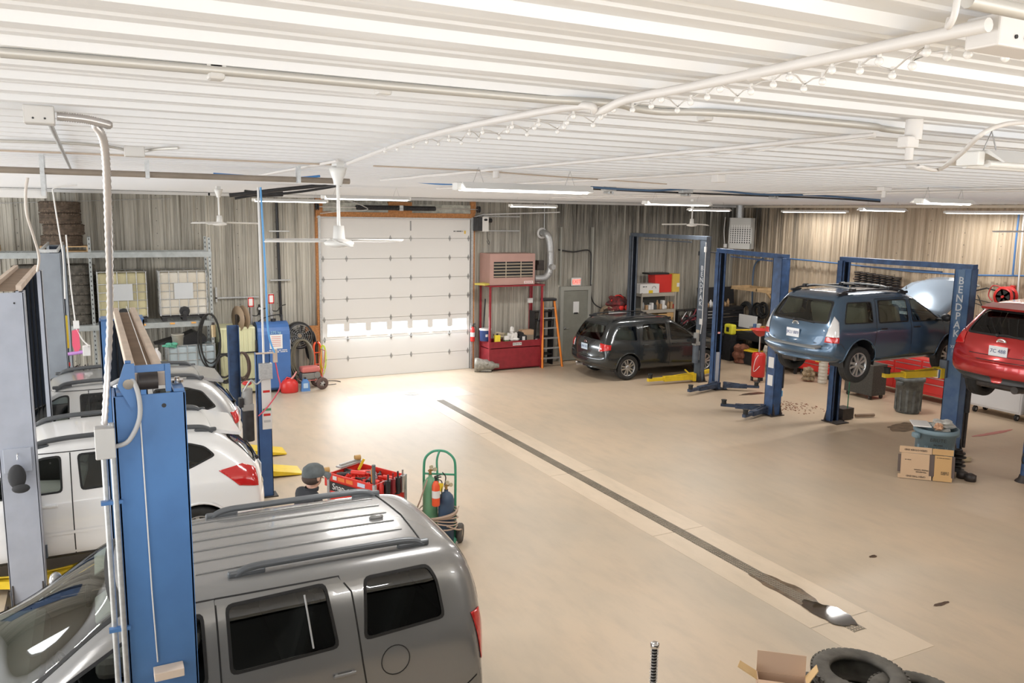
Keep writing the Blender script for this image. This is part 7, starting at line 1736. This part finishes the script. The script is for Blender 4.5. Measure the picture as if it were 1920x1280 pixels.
# local x = long side (facing the camera's left), local y depth
L, D = .82, .56
CR = mat('cart_red', (.72,.045,.03), .35); CB = mat('cart_black', (.03,.03,.032), .45)
mb = MB().bb((-L/2, -D/2, .86), (L/2, D/2, .875)).bb((-L/2, -D/2, .86), (L/2, -D/2+.015, .97)).bb((-L/2, D/2-.015, .86), (L/2, D/2, .97)).bb((-L/2, -D/2, .86), (-L/2+.015, D/2, .97)).bb((L/2-.015, -D/2, .86), (L/2, D/2, .97)).build('top_tray', CR, t)
MB().bb((-L/2, -D/2-.004, .74), (L/2, -D/2+.01, .86)).bb((-L/2-.004, -D/2, .74), (-L/2+.01, D/2, .86)).bb((L/2-.01, -D/2, .74), (L/2+.004, D/2, .86)).build('sticker_band', CB, t)
MB().bb((-L/2, -D/2, .30), (L/2, D/2, .74), ch=.01).build('drawer_body', CR, t)
for x in (-L/2, L/2):
    for y in (-D/2, D/2): MB().bb((x-.02, y-.02, .1), (x+.02, y+.02, .97)).build('post', GALV, t)
for x in (-L/2+.05, L/2-.05):
    for y in (-D/2+.05, D/2-.05): MB().cyl((x, y-.02, .06), (x, y+.02, .06), .06, n=16).build('caster', RUBBER, t)
rz = t.rotation_euler.z
def onside(side, a, z):
    return {'l': ((-L/2-.006, -a, z), (0, -1, 0)), 'f': ((a, -D/2-.006, z), (1, 0, 0))}[side]
o, ex = onside('l', .02, .80); text('cart_lettering', 'Snap-on', .12, fr(o, ex, (0,0,1)), STK, t)
o, ex = onside('f', -.15, .80); text('cart_lettering', 'Snap-on', .12, fr(o, ex, (0,0,1)), STK, t)
for a, c_, w_ in ((-.3, STK, .07), (-.18, mat('st_orange', (.8,.2,.05), .4), .12), (-.03, MC['st_orange'], .12), (.18, mat('st_lblue', (.6,.7,.85), .4), .13)): MB().box((a, -D/2-.004, .92), (w_, .006, .05)).build('brand_sticker', c_, t)
for a, c_, w_ in ((-.15, STK, .10), (.0, MC['st_orange'], .12), (.16, MC['st_lblue'], .11)): MB().box((-L/2-.004, a, .92), (.006, w_, .05)).build('brand_sticker', c_, t)
for a, w_ in ((.1, .16), (.3, .12)): MB().box((a, -D/2-.008, .78), (w_, .004, .04)).build('brand_sticker', STK, t)
rnd = random.Random(4)
TC = Matrix.Translation(t.location) @ Matrix.Rotation(rz, 4, 'Z')
def tool(kind, x, y, z, a, m, label, ln=.16):
    o = MB(); M_ = None
    if kind == 'gun':
        o.cyl((-ln/2, 0, 0), (ln/2, 0, 0), .032, n=14).cyl((ln/2, 0, 0), (ln/2+.04, 0, 0), .014, n=10).box((-ln*.3, 0, -.05), (.04, .035, .12), ch=.01)
        nm = 'impact_wrench'
    elif kind == 'ratchet': o.cyl((-ln/2, 0, 0), (ln*.3, 0, 0), .014, n=10).cyl((ln*.3, 0, -.015), (ln*.3, 0, .02), .028, n=14); nm = 'ratchet'
    elif kind == 'socket': o.lathe([(.012, 0), (.02, 0), (.02, .06), (.012, .06), (.012, 0)], n=12); nm = 'socket'
    elif kind == 'can': o.lathe([(.001, 0), (.033, 0), (.033, .15), (.015, .175), (.012, .19), (.001, .19)], n=16); nm = 'spray_can'
    elif kind == 'driver': o.cyl((0, 0, 0), (0, 0, .10), .014, n=10).cyl((0, 0, .10), (0, 0, .14), .004, n=6); nm = 'screwdriver'
    ob = o.build(nm, m); ob.location = TC @ Vector((x, y, z)); ob.rotation_euler.z = rz+a; return tag(ob, label, nm.replace('_', ' '), 'hand tools in the top of the red cart')
ms = [BLACKM, STEEL, CR, GREASE, mat('tool_grey', (.25,.25,.25), .4, .5)]
for k in range(26):
    kd = rnd.choice(['gun', 'ratchet', 'ratchet', 'socket', 'socket', 'gun'])
    z = .91 if kd != 'socket' else .877
    tool(kd, rnd.uniform(-.33, .33), rnd.uniform(-.2, .2), z+rnd.uniform(0, .03), rnd.uniform(0, 6), ms[rnd.randrange(5)], 'tool lying among the clutter in the top tray of the red cart', rnd.uniform(.12, .22))
o = tool('gun', -.10, -.05, .97, .4, CR, 'red bodied impact gun lying on top of the cart clutter', .2); del o['group']
o = tool('gun', .1, .02, .965, -.6, mat('gun_grey', (.3,.3,.32), .4), 'grey impact gun lying crosswise on top of the cart clutter', .22); del o['group']
for k in range(6): 
    o = tool('can', L/2+.04, -.2+k*.08, .80, 0, [RED, BLACK, DRED, CR, BLACKM, mat('can_dark', (.08,.06,.06), .4)][k], 'spray can or bottle hung on the right end of the red cart'); o['group'] = 'cans on the right end of the red cart'
for k in range(4): 
    ob = MB().cyl((0, 0, 0), (0, 0, .22), .022, .035, n=12).cyl((0, 0, .22), (0, 0, .30), .012, n=8).build('air_tool', [BLACK, DRED, BLACKM, STEEL][k]); ob.location = TC @ Vector((L/2+.12, -.16+k*.09, .80)); tag(ob, 'upright air tool in the holder at the right end of the red cart', 'air tool', 'air tools on the right end of the red cart')
ob = MB().cyl((0, 0, 0), (0, 0, .26), .02, .024, n=12).build('long_handle', mat('handle_grey', (.12,.13,.13), .5)); ob.location = TC @ Vector((L/2-.06, -D/2+.05, .95)); tag(ob, 'tall dark handle standing at the front corner of the red cart', 'handle')
ob = MB().cyl((0, 0, 0), (0, 0, .18), .012, n=8).build('orange_handle', mat('hd_orange', (.85,.3,.03), .4)); ob.location = TC @ Vector((L/2-.10, -D/2+.06, .97)); tag(ob, 'orange handle leaning by the tall dark handle on the cart', 'handle')
ob = MB().box((0, 0, 0), (.03, .02, .16), 0, ry=.5).build('yellow_knife', YEL); ob.location = TC @ Vector((-.22, .12, 1.02)); tag(ob, 'yellow handled knife standing in the red cart', 'knife')
sh = MB().box((0, 0, 0), (.1, .42, .02)).box((0, 0, .02), (.03, .36, .03)).build('side_shelf', GALV); sh.parent = t; sh.location = (-L/2+.02, D/2-.2, 1.01)
for k, (a, b) in enumerate(((-L/2-.05, -.28), (-L/2+.02, .22))):
    ob = MB().cyl((-.04, 0, 0), (.04, 0, 0), .036, n=16).build('small_jar', mat('jar_amber', (.5,.3,.10), .5)); ob.location = TC @ Vector((a, b, 1.06 if k else 1.0)); tag(ob, ('round amber jar at the left front corner of the cart', 'round amber jar at the rear corner of the cart')[k], 'jar')
ob = MB().box((0, 0, 0), (.07, .13, .16), ch=.01).build('red_holder', CR); ob.parent = t; ob.location = (-L/2-.05, -.22, .86)
for k in range(3): ob = MB().cyl((0, 0, -.22), (0, 0, .0), .009, n=8).build('hanging_driver', [DRED, BLACK, STEEL][k]); ob.parent = t; ob.location = (-L/2-.05, -.26+k*.04, .80)
# welding cart ---------------------------------------------------------------
t = thing('gas_bottle_cart', 'green welding cart with hoses standing on the open floor', 'welding cart', (3.93, 9.62, 0), -.55)
GC = mat('cart_green', (.06,.30,.18), .4)
mb = MB(); mb.tube(spline([(-.21, 0, .08), (-.21, 0, .6), (-.21, 0, 1.0), (-.19, 0, 1.16), (-.10, 0, 1.25), (0, 0, 1.27), (.10, 0, 1.25), (.19, 0, 1.16), (.21, 0, 1.0), (.21, 0, .6), (.21, 0, .08)], 5), .017, 8)
mb.tube(spline([(0, -.02, 1.27), (-.03, -.04, 1.15), (-.02, -.05, .95), (0, -.05, .6)], 5), .014, 8)
for z in (.95, .35): mb.tube([(-.21, 0, z), (.21, 0, z)], .014, 8)
mb.build('frame', GC, t); MB().bb((-.24, -.25, .07), (.24, .05, .09)).build('base_plate', GC, t)
for s in (-1, 1):
    w_ = MB().lathe([(.06, -.035), (.11, -.04), (.13, -.02), (.13, .02), (.11, .04), (.06, .035)], (s*.27, .05, .13), 24, axis='X').build('wheel', mat('cart_tire', (.10,.09,.08), .8), t)
    MB().cyl((s*.27-.03, .05, .13), (s*.27+.03, .05, .13), .062, n=18).build('wheel_hub', mat('hub_beige', (.42,.36,.28), .6), w_)
def bottle(label, loc, r, h, m, cap=True):
    b = thing('gas_bottle', label, 'gas bottle', loc)
    MB().lathe([(.001, 0), (r, 0), (r, h*.8), (r*.85, h*.88), (r*.5, h*.94), (r*.25, h*.96), (r*.25, h)], n=26).build('cylinder', m, b)
    MB().cyl((0, 0, h), (0, 0, h+.07), .018, n=10).cyl((-.03, 0, h+.05), (.05, 0, h+.05), .012, n=8).build('valve', mat('brass2', (.45,.3,.12), .35, .7), b)
    g_ = MB().cyl((.05, -.02, h+.07), (.05, -.045, h+.07), .028, n=16).cyl((.0, -.02, h+.11), (.0, -.045, h+.11), .024, n=16).build('regulator', mat('gauge_pale', (.6,.55,.4), .4, .4), b); return b
T3 = Matrix.Translation(t.location) @ Matrix.Rotation(-.55, 4, 'Z')
v = T3 @ Vector((-.10, -.14, .09)); bottle('pale green gas bottle strapped on the left of the welding cart', v, .10, .90, mat('bottle_green', (.16,.38,.22), .4))
v = T3 @ Vector((.11, -.14, .09)); bottle('dark blue gas bottle strapped on the right of the welding cart', v, .105, .70, mat('bottle_navy', (.05,.09,.16), .45, noise=.2, nscale=5))
v = T3 @ Vector((.0, -.29, .62)); ob = extinguisher('fire_extinguisher', 'small orange red extinguisher with yellow tag hung on the welding cart', v, .80)
MB().box((.04, -.03, .25), (.09, .006, .11), 0, ry=.2).build('yellow_tag', YEL, ob)
mb = MB(); rnd = random.Random(3)
for k in range(7):
    z = .50-.03*k+rnd.uniform(-.02, .02); r1 = .25+rnd.uniform(-.015, .02)
    mb.tube([(r1*cos(a), -.12+.19*sin(a), z+.05*sin(a+k*.9)) for a in [2*pi*j/26 for j in range(26)]], .010, 6, closed=True)
mb.tube(spline([(-.12, -.25, .95), (-.2, -.28, .7), (-.26, -.2, .5), (-.1, -.33, .45), (.2, -.3, .50), (.27, -.1, .55)], 6), .010, 6)
mb.tube(spline([(.15, -.3, .35), (.26, -.15, .25), (.3, -.0, .2)], 6), .012, 6)
ob = mb.build('hose_coils', mat('hose_pinkish', (.48,.36,.28), .6)); ob.location = t.location; ob.rotation_euler.z = -.55; tag(ob, 'tan and pink hoses wrapped round the welding cart', 'hose')
MB().tube(spline([(.08, -.1, .82), (.1, -.12, .95), (.06, -.14, 1.02)], 5), .008, 6).build('torch_neck', BLACK, t)
# foreground tyres and box -----------------------------------------------------
def tstack(x, y, n, r, w, labels, grp, first=.11):
    for k in range(n):
        o = tire(labels[k] if k < len(labels) else 'tyre', (x+(.02 if k % 2 else 0), y, w/2+k*w), r, w, RUBG, grp)
RUBG = mat('foreground_rubber', (.15,.14,.122), .8, noise=.4, nscale=8, bump=.3)
ords = ['bottom', 'second', 'third', 'fourth', 'fifth', 'top']
pA = AZ(1612, 1258, 1.10); pB = AZ(1722, 1303, 1.05); pC = AZ(1548, 1306, 1.02)
for (pp, n, w, lab, r) in ((pA, 5, .222, 'foreground tyre stack nearest the drain', .335), (pB, 5, .212, 'foreground tyre stack at the right', .33), (pC, 5, .205, 'foreground tyre stack beside the open carton', .33)):
    for k in range(n): tire('%s tyre of the %s' % (['bottom', 'second', 'middle', 'fourth', 'top'][k], lab), (pp.x, pp.y, w/2+k*w), r, w, RUBG, 'tyres stacked in the foreground')
pD = AZ(1460, 1290, 1.0)
# open carton standing on an upturned crate
t = thing('open_carton', 'open brown cardboard box with raised flaps at the bottom edge', 'carton', (pD.x-.0, pD.y-.02, .84), -.70)
CT2 = mat('carton_pale', (.64,.45,.32), .8); w_, d_, h_ = .34, .12, .25
for nm, a, b in (('front_side', (-w_/2, -d_/2, 0), (w_/2, -d_/2+.006, h_)), ('back_side', (-w_/2, d_/2-.006, 0), (w_/2, d_/2, h_)), ('left_side', (-w_/2, -d_/2, 0), (-w_/2+.006, d_/2, h_)), ('right_side', (w_/2-.006, -d_/2, 0), (w_/2, d_/2, h_)), ('bottom', (-w_/2, -d_/2, 0), (w_/2, d_/2, .006))): MB().bb(a, b).build(nm, CT2, t)
MB().add([(-w_/2, d_/2, h_), (w_/2, d_/2, h_), (w_/2, d_/2+.02, h_+.15), (-w_/2, d_/2+.02, h_+.15)], [(0, 1, 2, 3)]).build('flap', CT2, t)
MB().add([(-w_/2, -d_/2, h_), (w_/2, -d_/2, h_), (w_/2, -d_/2-.09, h_-.02), (-w_/2, -d_/2-.09, h_-.02)], [(0, 1, 2, 3)]).build('flap', CT2, t)
MB().add([(-w_/2, -d_/2, h_), (-w_/2, d_/2, h_), (-w_/2-.12, d_/2-.01, h_+.07), (-w_/2-.14, -d_/2+.02, h_+.07)], [(0, 1, 2, 3)]).build('flap', mat('flap_gold', (.66,.45,.22), .8), t)
MB().add([(w_/2, -d_/2, h_), (w_/2, d_/2, h_), (w_/2+.07, d_/2-.01, h_+.11), (w_/2+.07, -d_/2+.02, h_+.11)], [(0, 1, 2, 3)]).build('flap', MC['flap_gold'], t)
for c_ in list(t.children):
    if c_.name.startswith('flap'): sm = c_.modifiers.new('t', 'SOLIDIFY'); sm.thickness = .005
MB().box((-.02, -d_/2-.002, h_-.10), (.26, .003, .10)).build('label', PAPER, t); fineprint('label_print', fr((-.04, -d_/2-.005, h_-.08), (1,0,0), (0,0,1)), .18, .018, BLACK, t, 2)
MB().bb((-.2, -.16, 0), (.2, .14, .85), ch=.01).build('plastic_crate', BLACKM); bpy.data.objects['plastic_crate'].location = (pD.x-.02, pD.y-.08, 0); tag(bpy.data.objects['plastic_crate'], 'dark crate under the open cardboard box', 'crate')
# strut with spring
p = AZ(1228, 1206, .95); t = thing('coil_post', 'black post wound with a steel spring and silver cap at the bottom edge', 'spring post', (p.x, p.y, 0))
MB().cyl((0, 0, 0), (0, 0, .93), .022, n=16).build('post', BLACK, t); MB().tube([(.03*cos(a), .03*sin(a), .03+a*.0042) for a in [2*pi*j/12 for j in range(405)]], .0035, 5).build('spring', STEEL, t)
MB().lathe([(.03, .915), (.036, .92), (.038, .95), (.02, .962), (.001, .965)], n=22).build('cap', CHROME, t); MB().cyl((0, 0, 0), (0, 0, .02), .12, n=24).build('foot', BLACKM, t)
# ================================================================ MECHANIC
def person():
    hx, hy, hz = 1.97, 8.34, 1.50       # head centre
    t = thing('person', 'person in black top and grey cap standing between the pewter SUV and tool cart', 'person', (hx, hy, 0)); t.scale = (1.06, 1.06, 1.06)
    SK = mat('skin', (.62,.36,.26), .5); CL = mat('black_cloth', (.025,.027,.032), .9); PN = mat('work_trousers', (.05,.055,.07), .85); CAP = mat('cap_grey', (.13,.145,.15), .9, noise=.35, nscale=14); HR = mat('dark_hair', (.07,.045,.035), .8)
    # body: facing +x, leaning slightly toward the cart; joints relative to (hx,hy,0)
    J = {'pelvis': (-.14, 0, .88), 'spine': (-.12, 0, 1.06), 'chest': (-.08, 0, 1.24), 'neck': (-.035, 0, 1.36), 'headb': (-.01, 0, 1.42), 'head': (.01, 0, 1.50), 'crown': (.0, 0, 1.565),
         'shL': (-.07, .18, 1.28), 'elL': (.05, .25, 1.03), 'wrL': (.28, .18, .98), 'shR': (-.07, -.18, 1.28), 'elR': (.04, -.25, 1.02), 'wrR': (.27, -.17, .99),
         'hiL': (-.14, .09, .84), 'knL': (-.09, .11, .46), 'anL': (-.15, .11, .09), 'toL': (.03, .13, .035), 'hiR': (-.14, -.09, .84), 'knR': (-.06, -.11, .46), 'anR': (-.14, -.11, .09), 'toR': (.04, -.13, .035)}
    Rr = {'pelvis': (.15, .12), 'spine': (.14, .11), 'chest': (.165, .12), 'neck': (.058, .058), 'headb': (.06, .065), 'head': (.085, .10), 'crown': (.07, .075), 'shL': (.07, .07), 'elL': (.045, .045), 'wrL': (.03, .03), 'shR': (.07, .07), 'elR': (.045, .045), 'wrR': (.03, .03),
          'hiL': (.095, .095), 'knL': (.06, .06), 'anL': (.045, .045), 'toL': (.04, .035), 'hiR': (.095, .095), 'knR': (.06, .06), 'anR': (.045, .045), 'toR': (.04, .035)}
    E_ = [('pelvis','spine'),('spine','chest'),('chest','neck'),('neck','headb'),('headb','head'),('head','crown'),('chest','shL'),('shL','elL'),('elL','wrL'),('chest','shR'),('shR','elR'),('elR','wrR'),('pelvis','hiL'),('hiL','knL'),('knL','anL'),('anL','toL'),('pelvis','hiR'),('hiR','knR'),('knR','anR'),('anR','toR')]
    for s, sd in ((1, 'L'), (-1, 'R')):
        w = Vector(J['wr'+sd]); pm = w+Vector((.07, -s*.02, -.01)); J['pm'+sd] = tuple(pm); Rr['pm'+sd] = (.034, .02); E_.append(('wr'+sd, 'pm'+sd))
        for f in range(4):
            a = f'{sd}f{f}a'; b = f'{sd}f{f}b'; c_ = f'{sd}f{f}c'; off = (f-1.5)*.02
            J[a] = tuple(pm+Vector((.035, off, 0))); J[b] = tuple(pm+Vector((.065, off*1.1, -.012))); J[c_] = tuple(pm+Vector((.078+(.004 if f in (1, 2) else -.004), off*1.1, -.035)))
            for q in (a, b, c_): Rr[q] = (.009, .009)
            E_ += [('pm'+sd, a), (a, b), (b, c_)]
        a = f'{sd}ta'; b = f'{sd}tb'; J[a] = tuple(w+Vector((.05, -s*.045, 0))); J[b] = tuple(w+Vector((.085, -s*.055, -.01))); Rr[a] = Rr[b] = (.010, .010); E_ += [('wr'+sd, a), (a, b)]
    names = list(J); idx = {n: i for i, n in enumerate(names)}
    me = bpy.data.meshes.new('body'); me.from_pydata([J[n] for n in names], [(idx[a], idx[b]) for a, b in E_], [])
    o = bpy.data.objects.new('body', me); COL.objects.link(o)
    md = o.modifiers.new('skin', 'SKIN'); md.use_smooth_shade = True; sub = o.modifiers.new('sub', 'SUBSURF'); sub.levels = 2; sub.render_levels = 2
    if not me.skin_vertices: me.attributes  # layer is made by the modifier below
    try:
        sv = me.skin_vertices[0].data
    except Exception:
        bmx = bmesh.new(); bmx.from_mesh(me); bmx.verts.layers.skin.verify(); bmx.to_mesh(me); bmx.free(); sv = me.skin_vertices[0].data
    for n in names: sv[idx[n]].radius = Rr[n]
    for n in names: sv[idx[n]].use_root = (n == 'pelvis')
    bpy.context.view_layer.update()
    m2 = bpy.data.meshes.new_from_object(o.evaluated_get(bpy.context.evaluated_depsgraph_get())); bpy.data.objects.remove(o)
    for m in (SK, CL, PN): m2.materials.append(m)
    bm = bmesh.new(); bm.from_mesh(m2)
    for f in bm.faces:
        c = f.calc_center_median(); f.smooth = True
        f.material_index = 2 if c.z < .88 and c.x < .12 else (0 if c.z > 1.375 or c.x > .18 else 1)
        if c.z < .09: f.material_index = 1
    # face: nose bridge and chin pulled forward
    for v in bm.verts:
        z = v.co.z
        if z > 1.40 and v.co.x > .04:
            if abs(v.co.y) < .02 and 1.46 < z < 1.51: v.co.x += .022
            if abs(v.co.y) < .03 and 1.40 < z < 1.43: v.co.x += .012
    bm.to_mesh(m2); bm.free()
    o = bpy.data.objects.new('body', m2); COL.objects.link(o); o.parent = t
    for s in (1, -1):
        e = MB().ball((.088, s*.034, 1.505), .013, 8).build('eye', STK, t); MB().ball((.099, s*.035, 1.505), .006, 6).build('iris', BLACK, e)
        MB().ball((0, s*.093, 1.485), .027, 8, sc=(.7, .35, 1.1)).build('ear', SK, t)
        MB().tube([(.10, s*.012, 1.505), (.105, s*.035, 1.515), (.10, s*.058, 1.505), (.103, s*.035, 1.49)], .002, 5, closed=True).tube([(.10, s*.058, 1.508), (.0, s*.092, 1.50)], .002, 5).build('glasses', BLACK, t)
    MB().box((.098, 0, 1.452), (.012, .04, .007), ch=.003).build('mouth', mat('lip', (.45,.18,.15), .5), t)
    MB().ball((-.03, 0, 1.475), .098, 10, sc=(.95, 1.0, .72)).build('hair', HR, t)
    MB().lathe([(.115, -.02), (.112, .02), (.10, .06), (.06, .09), (.001, .098)], (-.005, 0, 1.52), 28, sx=1.02, sy=.90).build('cap_crown', CAP, t)
    vs = []; n = 12
    for i in range(5):
        for j in range(n+1):
            a = -1.0+2.0*j/n; r = .105+.085*i/4*(1-.25*abs(a)); vs.append((r*cos(a)-.005, r*sin(a)*.92, 1.515-.03*(i/4)**1.5-.018*abs(a)**2*i/4))
    b = MB().add(vs, [(i*(n+1)+j, i*(n+1)+j+1, (i+1)*(n+1)+j+1, (i+1)*(n+1)+j) for i in range(4) for j in range(n)], 0, True).build('cap_brim', CAP, t); sm = b.modifiers.new('t', 'SOLIDIFY'); sm.thickness = .006
    MB().lathe([(.07, 1.345), (.075, 1.37), (.065, 1.385), (.06, 1.375)], (-.03, 0, 0), 20).build('collar', CL, t)
    t.rotation_euler.z = .25
    return t
person()
